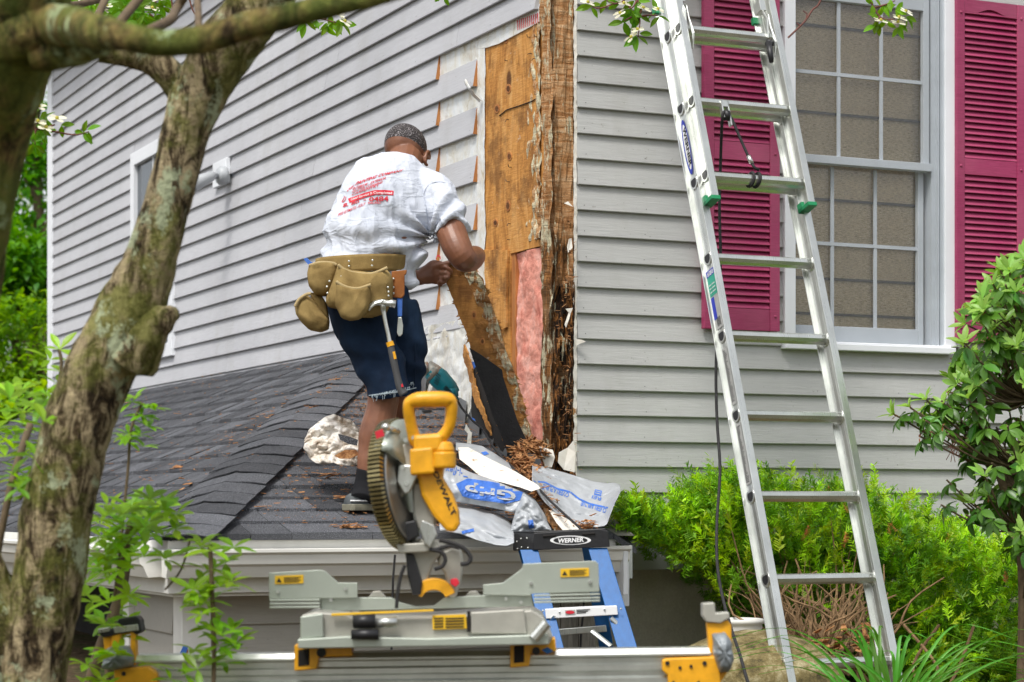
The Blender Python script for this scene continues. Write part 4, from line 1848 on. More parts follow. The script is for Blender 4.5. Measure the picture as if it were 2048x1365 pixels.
# white torn scraps
for k, (pts, Y, lab) in enumerate((
        ([(1078, 893), (1106, 900), (1110, 915), (1104, 935), (1092, 936), (1084, 915)], 8.36, 'cream paint-skinned scrap standing at the foot of the corner'),
        ([(1118, 905), (1136, 895), (1148, 880), (1152, 905), (1150, 945), (1128, 940), (1116, 925)], 8.38, 'white splintered scrap standing against the lowest clapboards'))):
    m = MB()
    m.px(pts, Y, 0.008)
    for v in m.v:
        v.y += 0.02 * nz(v, 18) + (v.x * 0.15)
    tag(m.build('torn_scrap', M_peel, bevel=0.001), lab, 'scrap')


def crumpled(pts4, n, amp, seed, sc=9.0, fold=None):
    """sheet over four corner points with creases"""
    f = quadmap(*pts4)

    def fn(u, v):
        p = f(u, v)
        e = abs(fbm(p, sc, seed, 3)) + 0.5 * abs(fbm(p, sc * 2.3, seed + 3, 2))
        q = Vector(p)
        q.y -= amp * e
        q.z += amp * 0.7 * (e - 0.4)
        if fold:
            q += fold(u, v)
        return q
    return fn


# small white flaps on the rotten corner
for pts, Y, lab in ((([(1128, 407), (1136, 403), (1146, 414), (1138, 411)]), 8.50, 'white paint flake on the rotten corner, upper'),
                    (([(1138, 478), (1143, 477), (1145, 496), (1136, 506), (1134, 494)]), 8.49, 'white paint flake on the rotten corner below the upper one'),
                    (([(1131, 618), (1146, 616), (1141, 628), (1138, 640), (1132, 656), (1129, 650), (1134, 634), (1137, 626)]), 8.48, 'white hooked flake low on the rotten corner'),
                    (([(1149, 678), (1164, 680), (1172, 684), (1160, 688), (1152, 692)]), 8.53, 'curled white sliver where a clapboard split')):
    m = MB()
    m.px(pts, Y, 0.003)
    for v in m.v:
        v.y += 0.01 * nz(v, 30)
    tag(m.build('paint_flake', M_peel), lab, 'paint flake')

# ------------------------------------------------------------------ plastic sheets and boards on the roof
def sheet(name, label, fn, nu, nv, mat=M_bag, cat='plastic sheet', th=0.0015):
    m = MB()
    m.grid(fn, nu, nv)
    o = m.build(name, mat, smooth=True, solid=th)
    if label:
        tag(o, label, cat)
    tree = BVHTree.FromPolygons([v for v in m.v], [f for f in m.f])
    return o, tree


def rayon(trees, px_, py_, off=0.003):
    """where the line of sight through a photo point meets one of the surfaces"""
    d = (P(px_, py_, 8) - Vector((0, 0, EYE))).normalized()
    best = None
    for t in trees:
        h = t.ray_cast(Vector((0, 0, EYE)), d)
        if h[0] is not None and (best is None or h[3] < best[3]):
            best = h
    if best is None:
        return None
    return best[0] - d * off


def decal(name, mat, parent, trees, polys, off=0.003):
    """flat print carried by a surface: polys = [(list of photo points, faces)]"""
    m = MB()
    for vs, fs in polys:
        q = [rayon(trees, x, y, off) for x, y in vs]
        ok = [f for f in fs if all(q[i] is not None for i in f)]
        used = [v if v is not None else Vector((0, 0, 0)) for v in q]
        idx = sorted({i for f in ok for i in f})
        mp = {i: k for k, i in enumerate(idx)}
        m.add([used[i] for i in idx], [tuple(mp[i] for i in f) for f in ok])
    return m.build(name, mat, parent)


def strip_poly(pts, w, n=24):
    L = lerp_pts([Vector((x, y, 0)) for x, y in pts], n)
    vs = []
    for i, p in enumerate(L):
        d = (L[min(i + 1, n)] - L[max(i - 1, 0)]).normalized()
        s_ = Vector((-d.y, d.x, 0)) * w / 2
        vs += [(p.x - s_.x, p.y - s_.y), (p.x + s_.x, p.y + s_.y)]
    return vs, [(2 * i, 2 * i + 1, 2 * i + 3, 2 * i + 2) for i in range(n)]


def fill_poly(pts, n=10):
    """polygon of photo points, filled by a grid clipped to it (so that it can follow folds)"""
    xs = [p[0] for p in pts]
    ys = [p[1] for p in pts]
    st = max(max(xs) - min(xs), max(ys) - min(ys)) / n
    vs, fs = [], []
    x = min(xs)
    while x < max(xs):
        y = min(ys)
        while y < max(ys):
            c = [(x, y), (x + st, y), (x + st, y + st), (x, y + st)]
            cc = list(pts)
            cl = clip(cc, lambda p: p[0] - x)
            cl = clip(cl, lambda p: x + st - p[0]) if len(cl) > 2 else cl
            cl = clip(cl, lambda p: p[1] - y) if len(cl) > 2 else cl
            cl = clip(cl, lambda p: y + st - p[1]) if len(cl) > 2 else cl
            if len(cl) > 2:
                fs.append(tuple(range(len(vs), len(vs) + len(cl))))
                vs += cl
            y += st
        x += st
    return vs, fs


def text_px(txt, p00, p10, p01, p11, bold=0.0):
    vs, fs = text_polys(txt, bold)
    f = quadmap((*p00, 0), (*p10, 0), (*p01, 0), (*p11, 0))
    return [tuple(f(u, v)[:2]) for u, v in vs], fs


def hull(pts, Y, n=26, amp=0.02, seed=0, sc=10.0, puff=0.03):
    """crumpled body bounded by a photo outline top/bottom: pts = [(x, ytop, ybot)]"""
    top = lerp_pts([Vector((x, a, 0)) for x, a, b in pts], n)
    bot = lerp_pts([Vector((x, b, 0)) for x, a, b in pts], n)

    def fn(u, v):
        i = min(int(u * n), n - 1)
        k = u * n - i
        a = top[i].lerp(top[i + 1], k)
        b = bot[i].lerp(bot[i + 1], k)
        c = a.lerp(b, v)
        YY = Y(c.x, c.y, v) if callable(Y) else Y
        p = P(c.x, c.y, YY)
        e = abs(fbm(p, sc, seed, 3)) + 0.4 * abs(fbm(p, sc * 2.6, seed + 5, 2))
        p.y -= amp * (e * 1.6) + puff * math.sin(math.pi * v)
        return p
    return fn


# big roll with the blue print
bag, bt = sheet('underlayment_roll', 'crumpled grey plastic roll with a blue printed panel, left of the white board', hull(
    [(862, 900, 985), (900, 925, 1002), (940, 945, 1008), (985, 960, 1016), (1020, 975, 1024), (1050, 985, 1032), (1070, 1000, 1045), (1090, 1030, 1062), (1100, 1056, 1064)],
    lambda x, y, v: 7.78 - 0.10 * v, 40, 0.024, 1, 7.0, 0.05), 90, 40)
decal('blue_panel', M_bluepr, bag, [bt], [fill_poly([(912, 968), (935, 957), (985, 964), (1030, 974), (1046, 985), (1040, 1001), (1010, 1008), (985, 1004), (950, 1000), (925, 993)], 26)], 0.006)
decal('panel_lettering', M_bag, bag, [bt], [text_px('Grip', (1034, 978), (930, 963), (1030, 1004), (930, 988), 0.03)], 0.010)
decal('blue_lettering', M_bluepr, bag, [bt], [text_px('Tri-flex', (938, 940), (893, 930), (935, 955), (890, 948))], 0.006)
# folds hanging to its lower right and below
bag2, bt2 = sheet('plastic_fold', 'grey plastic hanging over the eave edge below the printed roll', hull(
    [(880, 1000, 1062), (920, 1008, 1068), (960, 1018, 1082), (990, 1026, 1090), (1015, 1040, 1092), (1028, 1052, 1086)],
    lambda x, y, v: 7.74 - 0.30 * v, 30, 0.034, 7, 5.0, 0.06), 60, 34)
decal('blue_lettering', M_bluepr, bag2, [bt2], [strip_poly([(912, 1070), (930, 1064), (948, 1060)], 6)], 0.006)
bag3, bt3 = sheet('plastic_knot', 'pinched grey plastic end with a small blue stamp beside the ladder cap', hull(
    [(1022, 1056, 1066), (1032, 1020, 1068), (1046, 990, 1066), (1060, 1000, 1066), (1078, 1020, 1064), (1090, 1040, 1062), (1102, 1058, 1062)],
    lambda x, y, v: 7.62 - 0.05 * v, 24, 0.035, 4, 10.0, 0.03), 50, 34)
decal('blue_stamp', M_bluepr, bag3, [bt3], [fill_poly([(1056, 1041), (1066, 1040), (1068, 1056), (1058, 1058)], 5)], 0.006)
# back sheet under the white board
bag4, bt4 = sheet('plastic_strip', 'narrow grey plastic strip along the step flashing', hull(
    [(912, 886, 900), (940, 888, 915), (965, 893, 930), (990, 908, 940), (1015, 925, 950), (1030, 935, 955)],
    lambda x, y, v: 8.22 - 0.1 * v, 20, 0.015, 9, 9.0, 0.01), 40, 14)
decal('blue_stamp', M_bluepr, bag4, [bt4], [fill_poly([(962, 905), (972, 903), (978, 908), (968, 911)], 4)], 0.005)
# right sheet with overlap line
bag5, bt5 = sheet('printed_plastic', 'grey plastic sheet with a blue overlap line, lying against the front clapboards', hull(
    [(1064, 930, 968), (1085, 934, 1000), (1115, 942, 1030), (1150, 952, 1052), (1185, 963, 1056), (1212, 967, 1052), (1228, 966, 1010), (1240, 970, 985)],
    lambda x, y, v: 8.22 - 0.42 * v, 30, 0.022, 2, 7.0, 0.02), 90, 60)
ol = [(1066, 963), (1090, 965), (1115, 978), (1140, 984), (1158, 998), (1180, 1008), (1216, 1016)]
decal('overlap_line', M_bluepr, bag5, [bt5], [strip_poly(ol, 3.2, 50)], 0.005)
decal('blue_lettering', M_bluepr, bag5, [bt5], [
    text_px('OVERLAPLINE', (1213, 1017), (1163, 1001), (1211, 1027), (1161, 1011), 0.02),
    text_px('OVERLAPLINE', (1139, 986), (1087, 968), (1136, 996), (1084, 978), 0.02),
    text_px('REI', (1203, 995), (1185, 991), (1201, 1002), (1183, 997), 0.02)], 0.005)
decal('blue_stamp', M_bluepr, bag5, [bt5], [fill_poly([(1190, 979), (1204, 982), (1202, 993), (1188, 990)], 5)], 0.005)
decal('stamp_lines', M_bag, bag5, [bt5], [strip_poly([(1191, 982), (1202, 985)], 1.6, 4), strip_poly([(1190, 986), (1201, 989)], 1.6, 4)], 0.008)
# white painted board lying down the slope
m = MB()
m.px([(914, 893), (935, 893), (980, 918), (1030, 943), (1076, 972), (1080, 978), (1062, 984), (1040, 976), (1000, 965), (965, 958), (940, 935), (918, 918)], 7.9, 0.016)
for v in m.v:
    py = HZ - (v.z - EYE) / v.y * F
    v.y += (935 - py) * 0.0035
tag(m.build('painted_board', M_peel, bevel=0.002), 'long white painted board lying across the grey plastic', 'board')
m = MB()
m.px([(1092, 1020), (1105, 1022), (1130, 1036), (1156, 1052), (1158, 1062), (1120, 1066), (1108, 1060), (1098, 1042)], 7.74, 0.012)
for v in m.v:
    py = HZ - (v.z - EYE) / v.y * F
    v.y += (1045 - py) * 0.002
tag(m.build('peeling_board', M_peel, bevel=0.002), 'short peeling white board end just behind the ladder cap', 'board')
m = MB()
m.px([(1086, 1015), (1096, 1018), (1112, 1045), (1128, 1064), (1110, 1064), (1094, 1040)], 7.70, 0.01)
tag(m.build('mossy_splint', M_rotL), 'mossy rotten splint beside the peeling board', 'splint')
# white slip of paper near the flashing
m = MB()
m.px([(932, 848), (944, 868), (936, 868), (929, 860)], 8.35, 0.002)
m.px([(936, 866), (944, 864), (942, 890), (933, 893)], 8.33, 0.002)
tag(m.build('paper_slip', M_paper), 'small white paper slip on the shingles by the power tool cord', 'paper')

# crumpled white scrap left of the leg
scrap, st_ = sheet('crumpled_wrap', 'big crumpled dirty-white house wrap scrap on the shingles beside the leg', hull(
    [(611, 880, 900), (620, 862, 918), (635, 848, 928), (652, 836, 930), (668, 829, 926), (685, 836, 932), (705, 842, 932), (716, 856, 930), (730, 872, 924)],
    lambda x, y, v: 8.10 - 0.12 * v, 30, 0.045, 12, 10.0, 0.02), 110, 80, M_wrap, 'house wrap', 0.002)
m = MB()
m.px([(676, 868), (700, 874), (716, 880), (714, 892), (696, 888), (680, 880)], 7.93, 0.006)
m.build('dark_tear', M_shingle, scrap)
m = MB()
m.px([(668, 912), (690, 900), (712, 900), (718, 910), (700, 918), (680, 918)], 7.92, 0.006)
m.build('brown_inside', M_chip, scrap)

# ------------------------------------------------------------------ reciprocating power tool
pt = thing('power_tool', 'teal corded cutting tool lying on the shingles against the stained wall foot', 'power tool', P(885, 780, 8.75))


def along(pts, Yf):
    return [P(x, y, Yf) for x, y in pts]


YT = 8.72
m = MB()
m.tube(along([(862, 742), (878, 757), (898, 778), (908, 790)], YT), [0.036, 0.043, 0.038, 0.030], 14)
m.build('motor_body', M_teal, pt, smooth=True)
m = MB()
m.tube(along([(852, 733), (866, 745), (872, 752)], YT), [0.030, 0.038, 0.041], 14)
m.build('gear_head', M_cast, pt, smooth=True)
m = MB()
m.tube(along([(838, 742), (848, 738), (856, 738)], YT - 0.01), [0.018, 0.03, 0.03], 12)
m.tube(along([(836, 724), (846, 730)], YT), [0.012, 0.016], 10)
m.build('blade_clamp', M_alu, pt, smooth=True)
m = MB()
m.tube(along([(895, 782), (906, 788), (912, 796)], YT - 0.012), [0.026, 0.030, 0.014], 10)
m.tube(along([(908, 792), (916, 802)], YT), [0.014, 0.008], 8)
m.build('end_cap', M_teal, pt, smooth=True)
m = MB()
for k in range(5):
    a, b = (868 + k * 1.4, 764 - k * 4.5), (876 + k * 1.4, 771 - k * 4.5)
    m.tube([P(*a, YT - 0.043), P(*b, YT - 0.043)], 0.0018, 5)
for k in range(7):
    a, b = (893 + k * 1.8, 772 + k * 2.0), (887 + k * 1.8, 778 + k * 2.0)
    m.tube([P(*a, YT - 0.040), P(*b, YT - 0.036)], 0.0016, 5)
m.build('air_vents', M_blktxt, pt)
m = MB()
m.tube(lerp_pts([P(914, 800, 8.70), P(922, 815, 8.68), P(945, 842, 8.55), P(965, 858, 8.48), P(985, 892, 8.35), P(1003, 915, 8.28), P(1018, 928, 8.22), P(1040, 950, 8.08), P(1075, 975, 7.86), P(1098, 1000, 7.78), P(1128, 1028, 7.70), P(1155, 1052, 7.64), P(1165, 1062, 7.60), P(1172, 1110, 7.8)], 60), 0.0048, 8)
m.build('power_cord', M_rope, pt, smooth=True)


# ------------------------------------------------------------------ the man
def remesh(obs, voxel, smooth=4, fac=0.6):
    """fuse overlapping solids into one continuous surface, return mesh data"""
    m = MB()
    for b in obs:
        m.add(b.v, b.f)
    me = bpy.data.meshes.new('tmp')
    me.from_pydata([tuple(v) for v in m.v], [], m.f)
    bm = bmesh.new()
    bm.from_mesh(me)
    bmesh.ops.recalc_face_normals(bm, faces=bm.faces)
    bm.to_mesh(me)
    bm.free()
    ob = bpy.data.objects.new('tmp', me)
    COL.objects.link(ob)
    md = ob.modifiers.new('r', 'REMESH')
    md.mode = 'VOXEL'
    md.voxel_size = voxel
    md.adaptivity = 0
    if smooth:
        sm_ = ob.modifiers.new('s', 'SMOOTH')
        sm_.iterations = smooth
        sm_.factor = fac
    dg = bpy.context.evaluated_depsgraph_get()
    ev = ob.evaluated_get(dg)
    r = bpy.data.meshes.new_from_object(ev)
    bpy.data.objects.remove(ob)
    bpy.data.meshes.remove(me)
    return r


def link_me(me, name, mat, parent, disp=None):
    top = parent
    while top is not None and top.parent:
        top = top.parent
    o = Vector(top.location) if top is not None and top.type == 'EMPTY' else Vector()
    if disp:
        nn = [v.normal.copy() for v in me.vertices]
        for v, n_ in zip(me.vertices, nn):
            v.co = v.co + n_ * disp(v.co, n_)
    tree = BVHTree.FromPolygons([v.co.copy() for v in me.vertices], [tuple(p.vertices) for p in me.polygons])
    for v in me.vertices:
        v.co -= o
    me.name = name
    me.materials.clear()
    me.materials.append(mat)
    me.shade_smooth()
    ob = bpy.data.objects.new(name, me)
    COL.objects.link(ob)
    ob.parent = parent
    return ob, tree


def S(pts):
    """smooth resampled spine (Catmull-Rom), pts = [(px, py, Y, r or (ra, rb))]"""
    return [P(p[0], p[1], p[2]) for p in pts], [p[3] for p in pts]


def crspline(ps, rs_, n=6):
    out, ro = [], []
    m = len(ps)

    def rr_(i):
        r = rs_[max(0, min(m - 1, i))]
        return (r, r) if isinstance(r, (int, float)) else r
    for i in range(m - 1):
        p0, p1, p2, p3 = ps[max(0, i - 1)], ps[i], ps[i + 1], ps[min(m - 1, i + 2)]
        for k in range(n):
            t = k / n
            out.append(0.5 * ((2 * p1) + (p2 - p0) * t + (2 * p0 - 5 * p1 + 4 * p2 - p3) * t * t + (3 * p1 - p0 - 3 * p2 + p3) * t ** 3))
            a, b = rr_(i), rr_(i + 1)
            tt = t * t * (3 - 2 * t)
            ro.append((a[0] + (b[0] - a[0]) * tt, a[1] + (b[1] - a[1]) * tt))
    out.append(ps[-1])
    ro.append(rr_(m - 1))
    return out, ro


def limb(pts, n=16, flat=None, seg=5):
    ps, r = S(pts)
    ps, r = crspline(ps, r, seg)
    m = MB()
    m.tube(ps, r, n, True, flat)
    return m


man = thing('person', 'man in white printed T-shirt, cut-off jeans and tool belt, bending to pull a plank', 'person', P(722, 1030, 7.85))
LAT = Vector((0.93, 0.36, 0.05))
# --- body (skin)
body = []
body.append(limb([(742, 640, 8.0, .082), (752, 720, 7.96, .075), (766, 780, 7.92, .060), (764, 815, 7.92, .057), (752, 868, 7.92, .063), (742, 915, 7.91, .050), (736, 955, 7.90, .040), (732, 985, 7.90, .040), (728, 1005, 7.88, .044)], 18))
body.append(limb([(795, 640, 8.12, .080), (808, 720, 8.10, .072), (806, 790, 8.10, .058), (800, 830, 8.14, .054), (796, 880, 8.2, .055), (795, 930, 8.24, .040), (795, 965, 8.26, .038)], 16))
body.append(limb([(735, 575, 7.99, (.135, .10)), (745, 500, 8.0, (.14, .10)), (770, 430, 8.06, (.155, .105)), (795, 380, 8.12, (.16, .10)), (805, 355, 8.18, (.10, .08))], 22, LAT))
# neck + head
body.append(limb([(798, 365, 8.17, .070), (806, 338, 8.22, .066), (812, 315, 8.27, .066)], 16))
HC = P(811, 303, 8.31)
Rh = Matrix.Rotation(math.radians(-20), 4, 'Z') @ Matrix.Rotation(math.radians(28), 4, 'X').inverted()
fwd = (Rh @ Vector((0, 1, 0))).to_3d()
m = MB()
m.ball(HC + Vector((0, 0.0, 0.015)), (0.079, 0.098, 0.083), Rh, 24, 16)
body.append(m)
m = MB()
m.ball(HC + (Rh @ Vector((0, 0.035, -0.055))).to_3d(), (0.064, 0.075, 0.065), Rh, 20, 12)
body.append(m)
m = MB()                           # nose, brow, jaw on the far side
m.tube([HC + (Rh @ Vector((0, 0.090, 0.0))), HC + (Rh @ Vector((0, 0.118, -0.035))), HC + (Rh @ Vector((0, 0.098, -0.048)))], [0.010, 0.016, 0.010], 8)
m.ball(HC + (Rh @ Vector((0, 0.095, -0.078))), (0.028, 0.014, 0.012), Rh, 12, 8)
m.ball(HC + (Rh @ Vector((0, 0.085, -0.105))), (0.030, 0.022, 0.020), Rh, 12, 8)
m.ball(HC + (Rh @ Vector((0, 0.088, 0.022))), (0.055, 0.014, 0.010), Rh, 12, 8)
body.append(m)
# ears
for sx in (-1, 1):
    m = MB()
    c0 = HC + (Rh @ Vector((sx * 0.083, 0.012, -0.030)))
    pts = []
    for k in range(9):
        a = math.radians(-120 + k * 36)
        pts.append(c0 + (Rh @ Vector((sx * 0.009, -math.cos(a) * 0.018, math.sin(a) * 0.030))))
    m.tube(pts, 0.0068, 8)
    m.ball(c0, (0.008, 0.016, 0.024), Rh, 10, 8)
    body.append(m)
# right arm: shoulder, elbow towards us, forearm away to the plank
body.append(limb([(850, 375, 8.14, .068), (880, 405, 8.10, .066), (897, 450, 8.05, .058), (912, 490, 8.00, .055), (925, 514, 7.99, .050), (934, 519, 8.03, .048), (943, 517, 8.10, .047), (950, 513, 8.20, .040), (953, 513, 8.30, .029)], 18))
# left arm reaching across in front of the body
body.append(limb([(735, 375, 8.16, .062), (745, 430, 8.30, .054), (765, 500, 8.42, .048), (790, 545, 8.46, .044), (815, 556, 8.46, .038), (838, 556, 8.46, .030), (850, 553, 8.46, .029)], 16))


def hand(palm, fingers, thumb, pr):
    r = []
    r.append(limb(palm, 16, pr))
    for f in fingers:
        r.append(limb(f, 10, None, 4))
    r.append(limb(thumb, 10, None, 4))
    return r


# left hand: palm towards us, thumb out to the right, fingers curled on the plank's edge
Yh = 8.43
body += hand([(843, 556, Yh + .02, (.030, .024)), (854, 550, Yh + .01, (.040, .022)), (868, 545, Yh, (.050, .022)), (880, 545, Yh, (.046, .020)), (886, 546, Yh, (.035, .016))],
             [[(874, 538, Yh - .005, .0105), (888, 535, Yh - .016, .0105), (897, 539, Yh - .020, .010), (902, 545, Yh - .012, .0088), (894, 548, Yh - .022, .008)],
              [(876, 548, Yh - .005, .0108), (889, 547, Yh - .022, .0105), (896, 551, Yh - .024, .0098), (894, 557, Yh - .030, .009), (885, 556, Yh - .034, .008)],
              [(873, 556, Yh - .005, .0102), (885, 558, Yh - .020, .0100), (890, 562, Yh - .024, .0092), (884, 566, Yh - .030, .0084), (877, 563, Yh - .030, .0078)],
              [(868, 562, Yh - .003, .0092), (878, 566, Yh - .014, .0088), (882, 569, Yh - .018, .0082), (876, 571, Yh - .022, .0075)]],
             [(866, 538, Yh - .004, .017), (880, 532, Yh - .010, .0135), (893, 528, Yh - .012, .0115), (903, 524, Yh - .010, .0095), (906, 523, Yh - .009, .007)], Vector((0.2, 0, 1)))
# right hand behind the forearm, fingers over the plank top
Yr = 8.36
body += hand([(953, 513, Yr - .05, (.028, .022)), (955, 517, Yr - .01, (.036, .020)), (955, 522, Yr + .02, (.036, .018))],
             [[(958, 512, Yr, .011), (960, 522, Yr - .01, .0105), (955, 531, Yr - .015, .0095), (949, 533, Yr - .02, .0085)],
              [(952, 518, Yr + .01, .011), (957, 528, Yr, .010), (952, 536, Yr - .005, .0092), (946, 537, Yr - .01, .0082)],
              [(948, 520, Yr + .02, .0105), (952, 531, Yr + .01, .0098), (946, 538, Yr + .005, .009), (941, 538, Yr, .008)],
              [(944, 522, Yr + .03, .0095), (946, 532, Yr + .03, .0088), (941, 538, Yr + .02, .0080), (938, 538, Yr + .015, .007)]],
             [(956, 508, Yr - .03, .014), (960, 516, Yr - .035, .012), (955, 526, Yr - .03, .0105), (948, 530, Yr - .03, .0085)], Vector((0.3, 0, 1)))
me = remesh(body, 0.0034, 2, 0.4)
bodyo, _ = link_me(me, 'body', M_skin, man)


# hair: cropped cap on the skull with a clean nape line
def hairpt(u, v):
    az = u * 2 * math.pi
    # hairline: low at the nape and sides, high over the brow
    low = 1.78 - 0.55 * max(0, math.sin(az)) ** 1.5
    ph = 0.02 + low * v
    d = Vector((math.sin(ph) * math.cos(az), math.sin(ph) * math.sin(az), math.cos(ph)))
    k = 1.030 - 0.035 * v ** 4
    return HC + Vector((0, 0, 0.015)) + (Rh @ Vector((0.079 * d.x * k, 0.098 * d.y * k, 0.083 * d.z * k)))


m = MB()
m.grid(hairpt, 56, 26)
m.build('hair', M_hair, man, smooth=True)

# --- T-shirt
sh_parts = []
sh_parts.append(limb([(722, 566, 7.99, (.158, .120)), (727, 535, 7.99, (.162, .124)), (742, 480, 8.01, (.176, .128)), (766, 430, 8.05, (.186, .130)), (788, 385, 8.11, (.182, .122)), (803, 358, 8.15, (.142, .10)), (808, 338, 8.19, (.082, .075))], 30, LAT, 6))
sh_parts.append(limb([(842, 374, 8.14, .078), (866, 390, 8.11, .080), (886, 424, 8.07, .076), (899, 452, 8.04, .070), (902, 460, 8.03, .068)], 22))
sh_parts.append(limb([(765, 370, 8.17, .068), (762, 400, 8.28, .070), (772, 440, 8.36, .068)], 18))
sh_parts.append(limb([(805, 480, 8.07, .075), (816, 530, 8.05, .058), (818, 560, 8.03, .036), (822, 584, 8.03, .016)], 16))
me = remesh(sh_parts, 0.0062, 5, 0.6)


def sst(a, b, x):
    k = min(1, max(0, (x - a) / (b - a)))
    return k * k * (3 - 2 * k)


def ridg(x):
    return 1 - abs(x)


def shirt_disp(p, n_):
    # photo coordinates of the point, used only to steer the drape from armpit and waist
    q = Vector(p)
    ax = P(862, 470, 8.0)
    d = q - ax
    rad = math.atan2(d.z, d.x)
    dist = d.length
    f1 = max(0, math.exp(-dist / 0.26)) * 0.017 * math.sin(rad * 11 + 2.0 * nz(q, 5)) * (1 - 0.7 * sst(8.12, 8.28, q.y))
    w = (q.z - P(0, 540, 8).z)
    f2 = 0.014 * math.exp(-(w / 0.12) ** 2) * math.sin((q.z * 1.0 + 0.35 * q.x) * 62 + 3.5 * nz(q, 6))
    f3 = 0.012 * ridg(fbm((q.x * 1.6, q.y, q.z * 0.8 + q.x * 0.9), 10.0, 2, 2)) ** 2 - 0.006
    f4 = 0.004 * nz(q, 22)
    # sleeve folds
    return (f1 + f2 + f3 + f4) * (1.0 - 0.65 * sst(P(0, 400, 8).z, P(0, 350, 8).z, q.z)) - 0.014 * (1 - sst(P(0, 525, 8).z, P(0, 500, 8).z, q.z)) * (1 - sst(P(790, 0, 8).x, P(815, 0, 8).x, q.x))


shirt, sht = link_me(me, 'shirt', M_shirt, man, shirt_disp)
# sleeve and collar seams
m = MB()
for pts in ([(846, 388), (852, 376), (864, 366), (880, 364), (890, 366)], [(846, 388), (850, 410), (856, 440), (862, 470)]):
    pp = [rayon([sht], x, y, 0.0015) for x, y in pts]
    pp = [p for p in pp if p]
    if len(pp) > 2:
        m.tube(crspline(pp, [0.0018] * len(pp), 5)[0], 0.0016, 5)
m.build('seam', M_shirt, shirt)


def shirt_text(txt, a, b, ha, hb, mat, bold=0.01, nm='shirt_lettering'):
    """line of print from a to b (photo points of the baseline), heights ha, hb with lean"""
    return decal(nm, mat, shirt, [sht], [text_px(txt, a, b, (a[0] + ha[0], a[1] + ha[1]), (b[0] + hb[0], b[1] + hb[1]), bold)], 0.0065 if mat is M_whtpr else 0.0035)


def sx(x, y):                      # from the enlarged detail of the back to photo points
    return (660 + x / 8.533, 300 + y / 8.533)


shirt_text('OSE', sx(275, 725), sx(385, 650), (4, -7), (4, -7), M_red, 0.03)
shirt_text('PAINTING', sx(425, 610), sx(775, 480), (5, -8), (5, -7), M_red, 0.03)
shirt_text('COMPANY', sx(810, 465), sx(1235, 365), (5, -6.5), (3, -4), M_red, 0.03)
shirt_text('INTERIOR - EXTERIOR', sx(380, 690), sx(945, 500), (3, -6), (3, -5.5), M_red, 0.02)
shirt_text('GUTTER CLEANING', sx(370, 735), sx(885, 570), (2.5, -5), (2.5, -5), M_red, 0.02)
shirt_text('CARPENTRY', sx(365, 785), sx(830, 620), (2, -5), (2, -5), M_red, 0.02)
decal('red_banner', M_red, shirt, [sht], [strip_poly([sx(320, 870), sx(480, 815), sx(620, 765), sx(780, 725), sx(930, 725), sx(1085, 738)], 9.2, 40)], 0.0035)
shirt_text('Until Service Is', sx(350, 868), sx(715, 755), (1.5, -5), (1, -5), M_whtpr, 0.01)
shirt_text('Completed', sx(735, 758), sx(1060, 768), (1, -6), (0, -6), M_whtpr, 0.01)
shirt_text('8. 80', sx(215, 985), sx(490, 905), (2, -8), (2, -5), M_red, 0.02)
shirt_text('- 0484', sx(560, 875), sx(1000, 880), (1.5, -7), (-0.5, -11), M_red, 0.025)
shirt_text('FREE ESTIMATES - FULLY', sx(130, 1135), sx(600, 940), (2, -6), (1, -6), M_red, 0.01)
shirt_text('INSURED', sx(650, 925), sx(870, 922), (0, -4.5), (0, -4.5), M_red, 0.02)
decal('red_emblem', M_red, shirt, [sht], [strip_poly([sx(215, 900), sx(265, 850), sx(270, 800)], 1.2, 10), strip_poly([sx(200, 890), sx(235, 830), sx(250, 790)], 1.2, 10)], 0.0035)
# sleeve inner shade: opening
# --- shorts
so = []
so.append(limb([(728, 550, 8.0, (.150, .112)), (735, 600, 8.0, (.156, .118)), (742, 640, 8.0, (.150, .118)), (748, 665, 8.02, (.13, .11))], 26, LAT))
so.append(limb([(718, 610, 7.96, .100), (732, 670, 7.95, .098), (756, 720, 7.94, .090), (772, 760, 7.92, .084), (778, 786, 7.91, .080), (779, 792, 7.91, .079)], 22))
so.append(limb([(790, 610, 8.06, .085), (806, 670, 8.07, .082), (812, 720, 8.08, .078), (808, 760, 8.09, .072), (805, 782, 8.10, .068)], 20))
me = remesh(so, 0.0062, 5, 0.6)


def den_disp(p, n_):
    q = Vector(p)
    return 0.006 * math.sin(q.z * 55 + q.x * 20 + 3 * nz(q, 6)) * math.exp(-((q.z - P(0, 740, 8).z) / 0.13) ** 2) + 0.005 * nz(q, 14) + 0.003 * nz(q, 30)


shorts, sot = link_me(me, 'shorts', M_denim, man, den_disp)
m = MB()
r = random.Random(8)
for k in range(60):
    x = r.uniform(738, 833)
    y = 795 - (x - 732) * 0.22 + (6 if x < 820 else -2)
    p = rayon([sot], x, y - 6, 0.002)
    if p is None:
        continue
    L = r.choice((0.004, 0.006, 0.009, 0.022 if r.random() < 0.3 else 0.006))
    e_ = p + Vector((r.uniform(-.006, .006), -0.002, -L))
    m.tube([p + Vector((0, 0, 0.004)), p.lerp(e_, 0.5) + Vector((r.uniform(-.003, .003), -.002, 0)), e_], 0.0009, 4)
for (xa, xb, ya, yb) in ((733, 800, 796, 788), (800, 832, 788, 780)):
    pp = []
    for k in range(14):
        u = k / 13
        p = rayon([sot], xa + (xb - xa) * u, ya + (yb - ya) * u - 4, 0.002)
        if p:
            pp.append(p)
    if len(pp) > 3:
        m.tube(pp, 0.0022, 5)
stuff(m.build('frayed_hem', M_fray, shorts))
m = MB()
